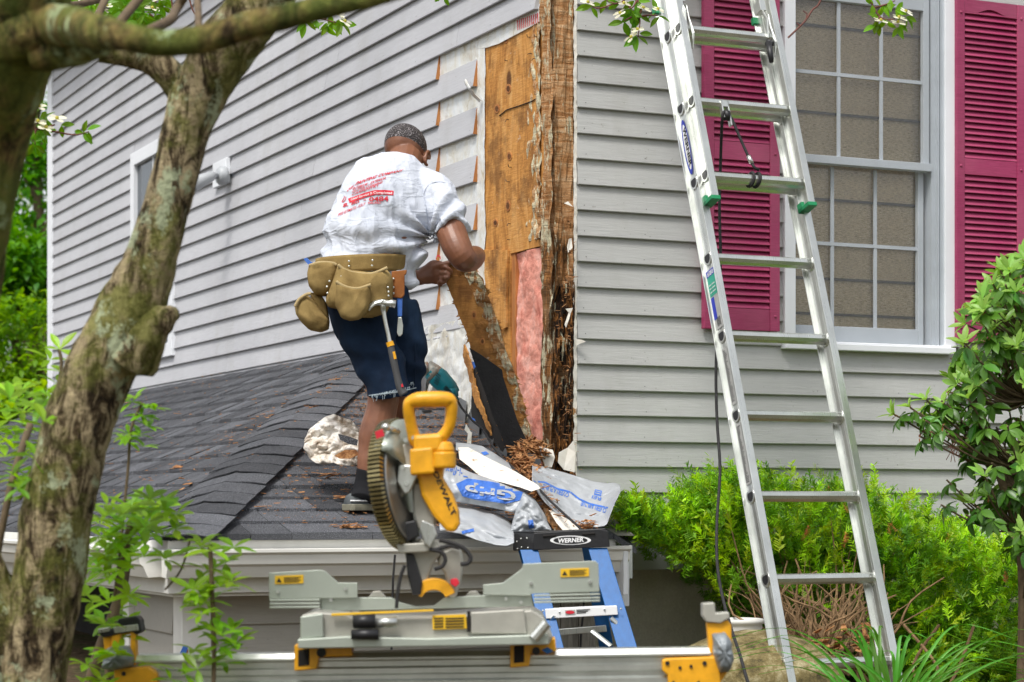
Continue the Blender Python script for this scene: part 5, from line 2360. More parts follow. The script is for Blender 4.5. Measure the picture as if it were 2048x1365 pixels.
for pts in ([(826, 600), (828, 640), (830, 690), (830, 740), (828, 775)], [(690, 700), (700, 735), (722, 765)]):
    pp = [rayon([sot], x, y, 0.001) for x, y in pts]
    pp = [p for p in pp if p]
    if len(pp) > 2:
        m.tube(crspline(pp, [0.001] * len(pp), 5)[0], 0.0018, 5)
m.build('seam', M_denim, shorts)
# --- sock and shoes
m = limb([(738, 942, 7.90, .046), (733, 965, 7.90, .043), (729, 985, 7.89, .045), (725, 1003, 7.87, .050)], 18)
m.build('sock', M_sock, man, smooth=True)
m = limb([(796, 945, 8.25, .043), (795, 965, 8.26, .042), (795, 985, 8.27, .046)], 16)
m.build('sock', M_sock, man, smooth=True)


def shoe(x0, y0, Y, dx, dy):
    """heel at x0, toe dx to the right and dy further away"""
    a = P(x0, y0, Y)
    d = Vector((dx, dy, 0)).normalized()
    s_ = Vector((-d.y, d.x, 0))
    secs = [(-0.012, .024, .012, .034), (0.0, .033, .014, .048), (0.05, .036, .014, .052), (0.10, .037, .012, .050), (0.16, .042, .012, .040), (0.21, .045, .012, .032), (0.25, .040, .012, .026), (0.275, .022, .012, .02)]
    up, lo = MB(), MB()
    ru, rl_ = [], []
    for t, w, b, h in secs:
        c = a + d * t
        ru.append([c + s_ * (w * math.cos(k * math.pi / 8)) + Vector((0, 0, 0.018 + (h if math.sin(k * math.pi / 8) > 0 else 0.006) * math.sin(k * math.pi / 8))) for k in range(16)])
        rl_.append([c + s_ * ((w + .004) * q) + Vector((0, 0, z)) for q, z in ((-1, 0.0), (1, 0.0), (1.03, 0.012), (1, 0.024), (-1, 0.024), (-1.03, 0.012))])
    up.loft(ru)
    lo.loft(rl_)
    o = up.build('shoe', M_shoe, man, smooth=True, sub=1)
    lo.build('sole', M_sole, o, bevel=0.003)
    tm = MB()
    tm.tube([a + d * t + s_ * (-w) * 1.03 + Vector((0, 0, 0.036)) for t, w, b, h in secs[:6]], 0.003, 6)
    tm.build('piping', M_whtpr, o)


# feet stand on the shingles
def roof_at(px_, Y):
    w_ = P(px_, 1000, Y)
    l_ = HMI @ w_
    return roof_z(l_.x, l_.y)


zf = roof_at(700, 7.86)
shoe(698, HZ - (zf - EYE) / 7.86 * F, 7.86, 0.75, 0.62)
zf = roof_at(790, 8.22)
shoe(778, HZ - (zf - EYE) / 8.22 * F, 8.22, 0.7, 0.65)

# ------------------------------------------------------------------ tool belt and what hangs in it
tb = thing('tool_belt', 'tan suede tool belt with bulging pouches around the waist', 'tool belt', P(715, 560, 7.85))
m = MB()
wc_ = P(722, 533, 7.99)
la = (LAT - Vector((0, 0, 0.05))).normalized()
fw_ = Vector((-la.y, la.x, 0))


def belt_ring(u, v):
    a = u * 2 * math.pi
    r1, r2 = 0.172, 0.134
    c = P(719 + 6 * v, 549 - 33 * v, 7.99)
    tilt = la * (r1 * math.cos(a)) + fw_ * (r2 * math.sin(a))
    return c + tilt + Vector((0, 0, 0.010 * math.cos(a)))


m.grid(belt_ring, 60, 6)
m.build('belt_band', M_suede, tb, smooth=True, solid=0.006)


def pouch(name, outline, Y, th, mat=M_suede, amp=0.006, parent=tb, taper=0.75, seed=1):
    """soft bag: outline photo polygon, puffed"""
    L = lerp_pts([P(x, y, Y) for x, y in outline + [outline[0]]], 40)[:-1]
    c = sum(L, Vector()) / len(L)
    m = MB()
    rings = []
    for k, (s_, dy) in enumerate(((0.90, th), (0.99, th * 0.75), (1.0, 0.3 * th), (0.985, -0.1 * th), (0.93, -0.32 * th), (0.80, -0.50 * th), (0.6, -0.60 * th), (0.35, -0.66 * th))):
        rings.append([c + (p - c) * s_ + Vector((0, dy, 0)) + Vector((0, amp * fbm(p * s_ * 1.0, 16, seed, 2) * 1.8, 0.0)) for p in L])
    m.loft(rings)
    return m.build(name, mat, parent, smooth=True)


pouch('pouch', [(618, 530), (640, 522), (672, 524), (676, 545), (668, 575), (650, 592), (630, 590), (617, 572), (614, 548)], 7.83, 0.06, seed=2)
pouch('pouch', [(589, 612), (596, 596), (612, 588), (626, 600), (640, 620), (658, 640), (656, 658), (640, 664), (618, 660), (602, 645), (592, 630)], 7.83, 0.06, seed=3)
pouch('pouch', [(620, 586), (640, 586), (652, 606), (658, 640), (640, 630), (626, 606)], 7.86, 0.04, seed=4)
pouch('pouch', [(676, 528), (700, 540), (740, 545), (778, 540), (786, 560), (784, 600), (770, 625), (742, 634), (712, 634), (690, 620), (652, 612), (650, 600), (662, 570)], 7.80, 0.085, seed=5)
pouch('outer_pocket', [(672, 566), (690, 574), (715, 578), (740, 572), (742, 590), (736, 620), (720, 638), (700, 642), (682, 636), (670, 610)], 7.735, 0.035, seed=6)
pouch('small_pocket', [(750, 562), (768, 560), (776, 566), (774, 590), (752, 590)], 7.77, 0.02, seed=7)
for pts, Yb in (([(676, 530), (690, 541), (715, 548), (745, 548), (775, 536)], 7.765), ([(672, 564), (690, 574), (715, 578), (742, 570)], 7.725), ([(618, 532), (640, 526), (664, 527), (673, 531)], 7.81), ([(590, 614), (598, 600), (612, 590), (622, 588)], 7.79)):
    m = MB()
    ps, _r = crspline([P(x, y, Yb) for x, y in pts], [0.006] * len(pts), 5)
    m.tube(ps, 0.0062, 8)
    m.build('binding', M_suede2, tb, smooth=True)
m = MB()
for (x, y) in ((698, 523), (698, 533), (745, 521), (744, 532), (659, 563), (654, 574), (655, 587), (742, 560), (741, 567), (776, 575), (777, 584), (777, 592), (683, 553), (682, 560)):
    p = P(x, y, 7.755 if y > 540 else 7.84)
    m.ball(p, (0.0042, 0.003, 0.0042), nu=8, nv=6)
stuff(m.build('rivets', M_alu, tb, smooth=True))
m = MB()
m.px([(619, 545), (634, 541), (635, 548), (620, 553)], 7.805, 0.003)
m.build('name_patch', M_blktxt, tb)
m = MB()
m.px([(783, 543), (814, 540), (812, 549), (809, 550), (809, 590), (803, 597), (785, 595), (783, 560)], 7.83, 0.018)
m.build('leather_frog', M_leather, tb, bevel=0.003)
m = MB()
for y in (558, 575, 587):
    m.ball(P(787, y, 7.825), (0.004, 0.003, 0.004), nu=8, nv=6)
stuff(m.build('rivets', M_alu, tb, smooth=True))
m = MB()
m.px([(607, 518), (614, 516), (622, 524), (632, 528), (628, 534), (618, 532)], 7.88, 0.006)
tag(m.build('blue_tag', M_bluepr), 'blue corner of something sticking up behind the left pouch', 'blue tab')
m.build
# nail puller with blue grip
npz = thing('nail_puller', 'flat steel pry tool with a blue grip in the leather holder', 'pry bar', P(799, 640, 7.82))
m = MB()
m.px([(794, 596), (805, 596), (804, 634), (795, 634)], 7.835, 0.012)
m.build('grip', M_bluepr, npz, bevel=0.004)
m = MB()
m.px([(796, 635), (803, 635), (806, 652), (805, 668), (801, 673), (797, 673), (794, 666), (795, 650)], 7.838, 0.005)
m.build('blade', M_alu, npz, bevel=0.0015)
# claw hammer
ham = thing('claw_hammer', 'claw hammer with grey and yellow grip hanging from the belt', 'hammer', P(780, 700, 7.76))
m = MB()
ps, r_ = crspline([P(x, y, 7.745) for x, y in ((736, 621), (742, 612), (752, 606), (764, 605))], [(.003, .010), (.005, .012), (.008, .013), (.012, .013)], 5)
m.tube(ps, r_, 10)
m.tube([P(764, 606, 7.745), P(778, 607, 7.745), P(781, 607, 7.745), P(791, 609, 7.745)], [0.013, 0.011, 0.0145, 0.0145], 14)
m.tube([P(765, 600, 7.745), P(767, 624, 7.745)], [(0.011, 0.011), (0.009, 0.009)], 10)
m.build('head', M_alu, ham, smooth=True)
m = MB()
ps, r_ = crspline([P(x, y, 7.745) for x, y in ((766, 618), (771, 645), (777, 672), (781, 692))], [.0085, .0072, .0075, .009], 5)
m.tube(ps, r_, 12)
m.build('shank', M_alu, ham, smooth=True)
m = MB()
ps, r_ = crspline([P(x, y, 7.745) for x, y in ((780, 687), (786, 715), (793, 748), (800, 775), (808, 789))], [.0125, .0135, .0125, .0145, .017], 6)
m.tube(ps, r_, 12)
m.build('grip', pm('grey rubber grip', (0.06, 0.06, 0.062), 0.6), ham, smooth=True)
m = MB()
m.tube([P(779, 684, 7.744), P(782, 693, 7.744)], 0.0135, 12)
m.px([(785, 704), (790, 703), (793, 718), (788, 719)], 7.731, 0.002)
m.build('yellow_band', M_yel, ham)
m = MB()
m.px([(802, 770), (805, 767), (807, 774), (803, 775)], 7.7295, 0.002)
m.build('red_mark', M_red, ham)

# ------------------------------------------------------------------ aluminium extension ladder
RS = 0.3048
us, uc = 0.100 / RS, 0.288 / RS
L0 = Vector((1.121, 7.488, EYE - 0.5413))
lad = thing('extension_ladder', 'tall aluminium extension ladder with green end caps leaning across the left shutter', 'ladder', L0, local=True)
Rl = Matrix((
    (AX.x, BX.x * uc, BX.x * us, 0),
    (AX.y, BX.y * uc, BX.y * us, 0),
    (0, -us, uc, 0),
    (0, 0, 0, 1)))
lad.matrix_basis = Matrix.Translation(L0) @ Rl


def rail(name, x, y, z0, z1, dep=0.086, fw=0.030, parent=lad):
    a = MB()
    t = 0.0035
    h = dep / 2
    f = fw / 2
    pr = [(-f, -h), (f, -h), (f, -h + t), (t / 2, -h + t), (t / 2, h - t), (f, h - t), (f, h), (-f, h), (-f, h - t), (-t / 2, h - t), (-t / 2, -h + t), (-f, -h + t)]
    a.loft([[Vector((x + p, y + q, z)) for p, q in pr] for z in (z0, z1)])
    for q in (-0.018, -0.012, 0.012, 0.018):             # extruded ribs on both faces of the web
        for s_ in (-1, 1):
            a.box((x + s_ * t / 2 - 0.0008, y + q - 0.0012, z0), (x + s_ * t / 2 + 0.0008, y + q + 0.0012, z1))
    return a.build(name, M_alu, parent, bevel=0.0012)


HX = 0.2175
r_l = rail('rail', -HX, 0, -0.42, 13.4 * RS)
r_r = rail('rail', HX, 0, -0.42, 13.4 * RS)
FY = -0.064
FXO = HX - 0.012
zf0 = 5.66 * RS
f_l = rail('fly_rail', -FXO, FY, zf0, 14 * RS, 0.070, 0.028)
f_r = rail('fly_rail', FXO, FY, zf0, 14 * RS, 0.070, 0.028)
n = 20


def rung_geo(L):
    a = MB()
    ring = []
    for k in range(n):
        an = 2 * math.pi * k / n
        y, z = math.cos(an) * 0.0215, math.sin(an) * 0.0205
        z = min(z, 0.013)                                  # flat tread
        rr2 = 1 + 0.05 * (k % 2)
        ring.append((y * rr2, z * rr2 if z < 0.0129 else z))
    a.loft([[Vector((x, y, z)) for y, z in ring] for x in (-L, L)])
    return a


rg = rung_geo(HX).build('rung', M_alu, lad)
for k in range(1, 14):
    inst(rg.data, 'rung', lad, loc=(0, 0, k * RS))
rgf = rung_geo(FXO).build('fly_rung', M_alu, lad)
rgf.location = (0, FY, 6 * RS - 0.008)
for k in range(7, 14):
    inst(rgf.data, 'fly_rung', lad, loc=(0, FY, k * RS - 0.008))
# D-shaped rung ends and collars


def dcap(x, y, s_):
    a = MB()
    ring = []
    for k in range(16):
        an = 2 * math.pi * k / 16
        ring.append((math.cos(an) * 0.029, max(-0.030, min(0.020, math.sin(an) * 0.031))))
    a.loft([[Vector((x, y + p, q)) for p, q in ring], [Vector((x + s_ * 0.005, y + p * .9, q * .9)) for p, q in ring]])
    return a


ca = dcap(-HX - 0.002, 0, -1).build('rung_plate', M_alu, lad, bevel=0.001)
a = MB()
ring = [(math.cos(2 * math.pi * k / 14) * 0.0185, min(0.012, math.sin(2 * math.pi * k / 14) * 0.021)) for k in range(14)]
a.loft([[Vector((-HX - 0.0072, p, q)) for p, q in ring], [Vector((-HX - 0.0077, p * .95, q * .95)) for p, q in ring]])
hole_o = a.build('rung_hole', M_blk, lad)
cb = dcap(HX - 0.002, 0, -1).build('rung_plate', M_alu, lad, bevel=0.001)
for k in range(1, 14):
    inst(ca.data, 'rung_plate', lad, loc=(0, 0, k * RS))
    inst(hole_o.data, 'rung_hole', lad, loc=(0, 0, k * RS))
    inst(cb.data, 'rung_plate', lad, loc=(0, 0, k * RS))
for k in range(6, 14):
    inst(ca.data, 'rung_plate', lad, loc=(HX - FXO, FY, k * RS))
    inst(hole_o.data, 'rung_hole', lad, loc=(HX - FXO, FY, k * RS))
    inst(cb.data, 'rung_plate', lad, loc=(FXO - HX, FY, k * RS))
for x in (-FXO, FXO):
    m = MB()
    m.box((x - 0.020, FY - 0.040, zf0 - 0.014), (x + 0.018, FY + 0.036, zf0 + 0.002))
    m.box((x - 0.020, FY + 0.004, zf0 - 0.014), (x - 0.006, FY + 0.036, zf0 + 0.022))
    m.build('end_cap', M_green, lad, bevel=0.002)
m = MB()
for x in (-HX, HX):
    m.box((x - 0.022, 0.030, 8.38 * RS), (x + 0.018, 0.050, 8.38 * RS + 0.028))
m.build('guide_cap', M_green, lad, bevel=0.002)
for x in (-HX, HX):
    m = MB()
    m.box((x - 0.03, -0.07, -0.45), (x + 0.03, 0.06, -0.42))
    m.build('foot', M_blk, lad, bevel=0.004)


def webq(xw, y0, z0, y1, z1):
    """rectangle on the outer side of a web; text runs downward"""
    return lambda u, v: Vector((xw, y0 + (y1 - y0) * v, z1 + (z0 - z1) * u))


xw = -HX - 0.0042


def oval(xw_, yc, zc, ry, rz, mat, nm, par, axis='web'):
    a = MB()
    a.add([Vector((xw_, yc + ry * math.cos(2 * math.pi * k / 36), zc + rz * math.sin(2 * math.pi * k / 36))) for k in range(36)], [tuple(range(36))])
    return a.build(nm, mat, par)


zo = 6.48 * RS
oval(xw, 0.006, zo, 0.0235, 0.112, M_navy, 'logo_oval', lad)
oval(xw - 0.0006, 0.004, zo, 0.0165, 0.092, M_whtpr, 'logo_field', lad)
m = MB()
lettering(m, 'WERNER', webq(xw - 0.0012, 0.011, zo - 0.080, -0.010, zo + 0.080), 0.04)
m.build('logo_lettering', M_blktxt, lad)
# stickers
def sticker(z0, z1, mat, nm='sticker', y0=-0.030, y1=0.030, dx=0.0):
    a = MB()
    a.add([(xw - dx, y0, z0), (xw - dx, y1, z0), (xw - dx, y1, z1), (xw - dx, y0, z1)], [(0, 1, 2, 3)])
    return a.build(nm, mat, lad)


def zk(py):                        # local height of a photo row on the ladder's front
    y_ = (HZ - py) / F
    k = (y_ * 7.488 + 0.5413) / (0.288 - y_ * 0.09075)
    return k * RS


sticker(zk(660), zk(555), M_label)
sticker(zk(595), zk(545), M_greenlab, dx=0.0006)
sticker(zk(557), zk(545), M_navy, dx=0.0012)
sticker(zk(640), zk(597), M_navy, y0=0.006, y1=0.029, dx=0.0006)
m = MB()
lettering(m, 'WERNER', webq(xw - 0.0018, 0.022, zk(556), -0.022, zk(547)), 0.02)
for k in range(3):
    lettering(m, 'MM MMM', (lambda z_: (lambda u, v: Vector((xw - 0.0018, 0.022 - 0.04 * u, z_ + 0.006 * v))))(zk(575 + k * 7)), 0.01)
m.build('label_lettering', M_whtpr, lad)
m = MB()
for k in range(9):
    m.add([(xw - 0.0012, -0.012 + k * 0.003, zk(655)), (xw - 0.0012, -0.0105 + k * 0.003, zk(655)), (xw - 0.0012, -0.0105 + k * 0.003, zk(638)), (xw - 0.0012, -0.012 + k * 0.003, zk(638))], [(0, 1, 2, 3)])
m.build('barcode', M_blktxt, lad)
for (ya, yb) in ((700, 812), (850, 970)):
    sticker(zk(yb), zk(ya), M_label, y0=-0.018, y1=0.016)
    m = MB()
    rq = random.Random(ya)
    y = ya + 6
    while y < yb - 4:
        w = rq.uniform(0.4, 1.0)
        z = zk(y)
        m.add([(xw - 0.0008, 0.012, z), (xw - 0.0008, 0.012 - 0.027 * w, z), (xw - 0.0008, 0.012 - 0.027 * w, z + 0.0022), (xw - 0.0008, 0.012, z + 0.0022)], [(0, 1, 2, 3)])
        y += 3.2
    m.build('instruction_lines', M_blktxt, lad)
# rung lock on the right of the topmost rung in view
for x in (FXO - 0.030, -FXO + 0.026):
    m = MB()
    z8 = 8 * RS
    m.tube([(x, FY - 0.02, z8 - 0.10), (x, FY - 0.045, z8 - 0.05), (x, FY - 0.03, z8 + 0.02), (x, FY - 0.03, z8 + 0.07), (x, FY + 0.02, z8 + 0.13)], [(.004, .010)] * 5, 8, flat=(1, 0, 0))
    m.tube([(x - 0.012, FY - 0.02, z8 - 0.02), (x - 0.014, FY - 0.04, z8 + 0.05), (x - 0.010, FY, z8 + 0.14)], [(.003, .008)] * 3, 8, flat=(1, 0, 0))
    m.box((x - 0.022, FY - 0.025, z8 + 0.10), (x + 0.004, FY + 0.02, z8 + 0.145))
    m.build('rung_lock', M_alu, lad, bevel=0.001)
m = MB()
m.tube([(FXO - 0.050, FY - 0.03, 8 * RS - 0.045), (FXO - 0.056, FY - 0.034, 8 * RS - 0.13)], [0.014, 0.009], 8)
m.tube([(FXO - 0.056, FY - 0.03, 8 * RS - 0.045), (FXO - 0.028, FY - 0.03, 8 * RS - 0.045)], 0.012, 10)
m.build('lock_spring', M_blk, lad, smooth=True)
# pulley
xp = -0.085
z7 = 7 * RS
m = MB()
m.box((xp - 0.016, FY - 0.026, z7 - 0.075), (xp - 0.010, FY - 0.006, z7 - 0.004))
m.box((xp + 0.010, FY - 0.026, z7 - 0.105), (xp + 0.016, FY - 0.006, z7 - 0.004))
m.box((xp - 0.016, FY - 0.026, z7 - 0.030), (xp + 0.016, FY - 0.022, z7 - 0.004))
m.build('pulley_bracket', M_alu, lad, bevel=0.001)
m = MB()
m.tube([(xp - 0.009, FY - 0.016, z7 - 0.062), (xp + 0.009, FY - 0.016, z7 - 0.062)], 0.020, 16)
m.build('pulley_wheel', M_blk, lad, smooth=True)
# rope: over the pulley, tied on the rung below; the tail hangs down to the ground
rope = thing('ladder_rope', 'black rope looped over the ladder pulley and tied around the rung below', 'rope', P(1455, 250, 8.0))
LM = lad.matrix_basis


def lw(x, y, z):
    return LM @ Vector((x, y, z))


m = MB()
pts = [lw(xp + 0.004, FY - 0.018, z7 - 0.048), lw(xp + 0.020, FY - 0.02, z7 - 0.075), lw(xp + 0.038, FY - 0.022, z7 - 0.15), lw(xp + 0.058, FY - 0.022, z7 - 0.222), lw(xp + 0.068, FY - 0.024, z7 - 0.255)]
m.tube(crspline(pts, [0.0052] * 5, 5)[0], 0.0052, 8)
z6 = 6 * RS
for dx in (0.066, 0.092):
    m.tube([lw(xp + dx + 0.004 * math.cos(a), FY + 0.0275 * math.sin(a), z6 - 0.008 + 0.0255 * math.cos(a)) for a in [k * math.pi / 8 for k in range(16)]], 0.006, 8, closed=True)
m.tube([lw(xp + 0.068, FY - 0.024, z6 + 0.045), lw(xp + 0.075, FY - 0.028, z6 + 0.026), lw(xp + 0.092, FY - 0.024, z6 + 0.022)], 0.0055, 8)
m.build('rope_loop', M_rope, rope, smooth=True)
m = MB()
m.tube([lw(xp + 0.060, FY - 0.022, z7 - 0.228), lw(xp + 0.068, FY - 0.024, z7 - 0.258)], 0.0085, 10)
m.build('crimp_sleeve', M_alu, rope, smooth=True)
m = MB()
tail = [lw(xp - 0.004, FY - 0.018, z7 - 0.045), lw(xp - 0.018, FY - 0.014, z7 - 0.08), P(1441, 330, 8.13), P(1439, 420, 8.14), P(1441, 520, 8.12), P(1436, 640, 8.10), P(1432, 740, 8.06), P(1434, 840, 8.02), P(1440, 940, 7.93), P(1434, 1040, 7.80), P(1434, 1120, 7.66), P(1442, 1180, 7.52), P(1460, 1250, 7.40), P(1480, 1310, 7.30), P(1496, 1365, 7.2), P(1520, 1420, 7.2)]
m.tube(crspline(tail, [0.0055] * len(tail), 6)[0], 0.0056, 8)
m.build('rope_tail', M_rope, rope, smooth=True)

# ------------------------------------------------------------------ blue stepladder
YS = 7.42
stp = thing('stepladder', 'blue fibreglass stepladder with a black top cap in front of the porch gutter', 'stepladder', P(1150, 1200, YS))


def dz(px_, py_, Y, dy):           # same ray-free helper: point plus depth offset
    return P(px_, py_, Y) + Vector((0, dy, 0))


m = MB()
capf = [(1068, 1066), (1200, 1058), (1216, 1062), (1220, 1094), (1068, 1101), (1064, 1086)]
m.px(capf, YS, 0.012)
m.prism([P(1026, 1066, YS + 0.12), P(1068, 1066, YS), P(1067, 1101, YS), P(1026, 1102, YS + 0.12)], (0.006, 0.006, 0))
m.prism([P(1026, 1063, YS + 0.12), P(1066, 1063, YS), P(1212, 1057, YS), P(1180, 1060, YS + 0.12)], (0, 0, -0.006))
m.prism([P(1026, 1066, YS + 0.12), P(1180, 1062, YS + 0.12), P(1180, 1094, YS + 0.12), P(1026, 1101, YS + 0.12)], (0, 0.008, 0))
m.build('top_cap', M_blk, stp, bevel=0.003)
m = MB()
for (x0, y0, x1, y1) in ((1086, 1073, 1112, 1071), (1165, 1069, 1190, 1067)):
    m.tube([P(x0, y0, YS - 0.002), P(x1, y1, YS - 0.002)], 0.0045, 8)
m.build('tool_slots', M_dark, stp)
ell = lambda cx_, cy_, rx, ry, nn=36: [(cx_ + rx * math.cos(2 * math.pi * k / nn), cy_ + ry * math.sin(2 * math.pi * k / nn)) for k in range(nn)]
m = MB()
m.px(ell(1141, 1081, 41, 9.3), YS - 0.0015, 0.001)
m.build('logo_oval', M_whtpr, stp)
m = MB()
m.px(ell(1141, 1081, 34, 7.4), YS - 0.0028, 0.001)
m.build('logo_field', M_blk, stp)
m = MB()
lettering(m, 'WERNER', quadmap(P(1115, 1087, YS - 0.004), P(1168, 1084, YS - 0.004), P(1116, 1077.5, YS - 0.004), P(1168, 1075, YS - 0.004)), 0.04)
m.build('logo_lettering', M_whtpr, stp)
m = MB()
for (x, y) in ((1042, 1078), (1054, 1077), (1043, 1095), (1056, 1096), (1034, 1084), (1035, 1098)):
    t_ = (1068 - x) / 42
    m.ball(P(x, y, YS + 0.12 * t_ - 0.003), 0.0035, nu=8, nv=6)
stuff(m.build('rivets', M_alu, stp, smooth=True))


def chan(name, a, b, w, d, mat, dirx=1):
    """C-section rail between two points"""
    a, b = Vector(a), Vector(b)
    t = 0.004
    pr = [(0, 0), (w, 0), (w, t), (t, t), (t, d), (0, d)] if dirx > 0 else [(0, 0), (w, 0), (w, d), (w - t, d), (w - t, t), (0, t)]
    pr = [(0, 0), (w, 0), (w, d), (w - t, d), (w - t, t), (t, t), (t, d), (0, d)]
    m = MB()
    m.loft([[p + Vector((x, y, 0)) for x, y in pr] for p in (a, b)])
    return m.build(name, mat, stp, bevel=0.0015)


chan('front_rail', P(1040, 1100, YS + 0.01), P(1099, 1330, YS - 0.24), 0.062, 0.03, M_blue)
chan('front_rail', P(1176, 1096, YS + 0.01), P(1245, 1330, YS - 0.24), 0.066, 0.03, M_blue)
chan('rear_rail', P(1036, 1100, YS + 0.10), P(1100, 1330, YS + 0.36), 0.05, 0.03, M_blue)
chan('rear_rail', P(1164, 1096, YS + 0.10), P(1205, 1330, YS + 0.36), 0.05, 0.03, M_blue)
YR = YS - 0.15
m = MB()
m.px([(1090, 1219), (1234, 1212), (1236, 1230), (1092, 1238)], YR, 0.07)
stepo = m.build('step', M_whtpr, stp, bevel=0.002)
m = MB()
m.px([(1130, 1221), (1150, 1220), (1151, 1229), (1131, 1230)], YR - 0.002, 0.001)
m.build('warning_label', M_label, stepo)
m = MB()
m.px(ell(1140, 1225, 9, 3.4), YR - 0.0035, 0.001)
m.build('red_oval', M_red, stepo)
m = MB()
for k in range(3):
    m.px([(1153, 1220 + k * 3), (1180 - k * 4, 1218.6 + k * 3), (1180 - k * 4, 1220 + k * 3), (1153, 1221.4 + k * 3)], YR - 0.002, 0.001)
m.build('label_lines', M_blktxt, stepo)
m = MB()
for (x, y) in ((1119, 1224), (1209, 1219), (1086, 1222), (1242, 1218), (1252, 1257)):
    m.ball(P(x, y, YR - 0.003), 0.0038, nu=8, nv=6)
stuff(m.build('rivets', M_alu, stp, smooth=True))
m = MB()
m.px([(1100, 1260), (1212, 1251), (1214, 1264), (1100, 1273)], YS + 0.24, 0.03)
m.build('rear_brace', M_alu, stp, bevel=0.002)
for a, b, Ya, Yb in (((1222, 1236), (1247, 1258), YR, YR), ((1184, 1262), (1222, 1292), YS + 0.1, YS + 0.05), ((1110, 1232), (1094, 1252), YR, YR + .02)):
    m = MB()
    m.tube([P(*a, Ya), P(*b, Yb)], [(0.009, 0.003)] * 2, 8)
    m.build('diagonal_brace', M_alu, stp)
m = MB()
m.px([(1086, 1370), (1240, 1362), (1242, 1380), (1088, 1388)], YR - .1, 0.07)
m.build('step', M_whtpr, stp, bevel=0.002)
# ladder legs continue to the ground
for x0, x1, Ya, Yb in ((1099, 1130, YS - 0.24, YS - 0.42), (1245, 1285, YS - 0.24, YS - 0.42)):
    chan('front_rail', P(x0, 1330.5, Ya), P(x1, 1480, Yb), 0.062, 0.03, M_blue)

# ------------------------------------------------------------------ mitre saw on its stand
YW = 5.5


def W(x, y, d=0.0):
    return P(x, y, YW) + Vector((0, d, 0))


def wpx(m, pts, d, th):
    return m.prism([W(x, y, d) for x, y in pts], (0, th, 0))


stand = thing('saw_stand', 'aluminium mitre saw stand beam with yellow brackets across the bottom', 'saw stand', W(830, 1340))
# beam: ribbed extrusion
m = MB()
yb = [(1308, 0.0), (1318, -0.010), (1322, -0.010), (1326, 0.004), (1336, 0.004), (1340, -0.006), (1350, -0.006), (1354, 0.006), (1362, 0.006), (1366, -0.010), (1384, -0.010), (1388, 0.0), (1388, 0.07), (1308, 0.07)]
rings = []
for x, sh_ in ((234, 4), (1424, -12)):
    rings.append([W(x, y + sh_, d) for y, d in yb])
m.loft(rings)
m.build('beam', M_alu2, stand)


def legp(x0, x1):
    m = MB()
    m.tube([W(x0, 1390, 0.03), Vector((W(x1, 1400).x, YW + (0.35 if x1 % 2 else -0.25), 0.02))], 0.02, 10)
    m.build('leg', M_alu2, stand)


legp(300, 180)
legp(300, 215)
legp(1370, 1480)
legp(1370, 1443)
m = MB()
wpx(m, [(232, 1336), (300, 1332), (318, 1345), (320, 1400), (232, 1400)], -0.03, 0.09)
m.build('end_bracket', M_yel, stand, bevel=0.004)
m = MB()
wpx(m, [(1323, 1320), (1330, 1316), (1430, 1312), (1438, 1330), (1440, 1400), (1335, 1400), (1334, 1350), (1323, 1340)], -0.03, 0.09)
m.build('end_bracket', M_yel, stand, bevel=0.004)
m = MB()
for (x, y) in ((252, 1346), (1333, 1325), (1407, 1325), (1345, 1363), (1395, 1363), (1358, 1334), (1380, 1331)):
    m.tube([W(x, y, -0.034), W(x, y, -0.028)], 0.0055 if y < 1330 or x < 300 else 0.004, 10)
stuff(m.build('bolts', M_blktxt, stand))
# left work stop
m = MB()
wpx(m, [(205, 1260), (222, 1258), (222, 1300), (208, 1300)], 0.0, 0.03)
wpx(m, [(224, 1268), (242, 1262), (242, 1330), (224, 1330)], -0.01, 0.04)
wpx(m, [(262, 1262), (272, 1262), (273, 1330), (262, 1330)], -0.01, 0.04)
wpx(m, [(238, 1262), (264, 1262), (264, 1268), (238, 1270)], 0.0, 0.03)
m.build('work_support', M_yel, stand, bevel=0.002)
m = MB()
wpx(m, [(200, 1262), (232, 1256), (238, 1238), (275, 1232), (282, 1240), (286, 1262), (276, 1270), (266, 1264), (240, 1268), (210, 1276), (202, 1270)], -0.015, 0.06)
m.build('support_head', M_blk, stand, bevel=0.004)
m = MB()
wpx(m, [(199, 1258), (220, 1254), (222, 1262), (200, 1266)], -0.02, 0.03)
wpx(m, [(230, 1254), (278, 1248), (280, 1260), (232, 1266)], -0.02, 0.005)
m.build('support_plate', M_alu, stand, bevel=0.001)
# right work support
m = MB()
wpx(m, [(1413, 1246), (1455, 1240), (1462, 1250), (1464, 1330), (1440, 1365), (1430, 1365), (1418, 1300)], -0.01, 0.045)
m.build('work_support', M_yel, stand, bevel=0.003)
m = MB()
wpx(m, [(1404, 1207), (1428, 1205), (1430, 1226), (1457, 1224), (1458, 1236), (1440, 1246), (1412, 1244), (1404, 1232)], -0.02, 0.06)
m.build('support_head', M_cast, stand, bevel=0.003)
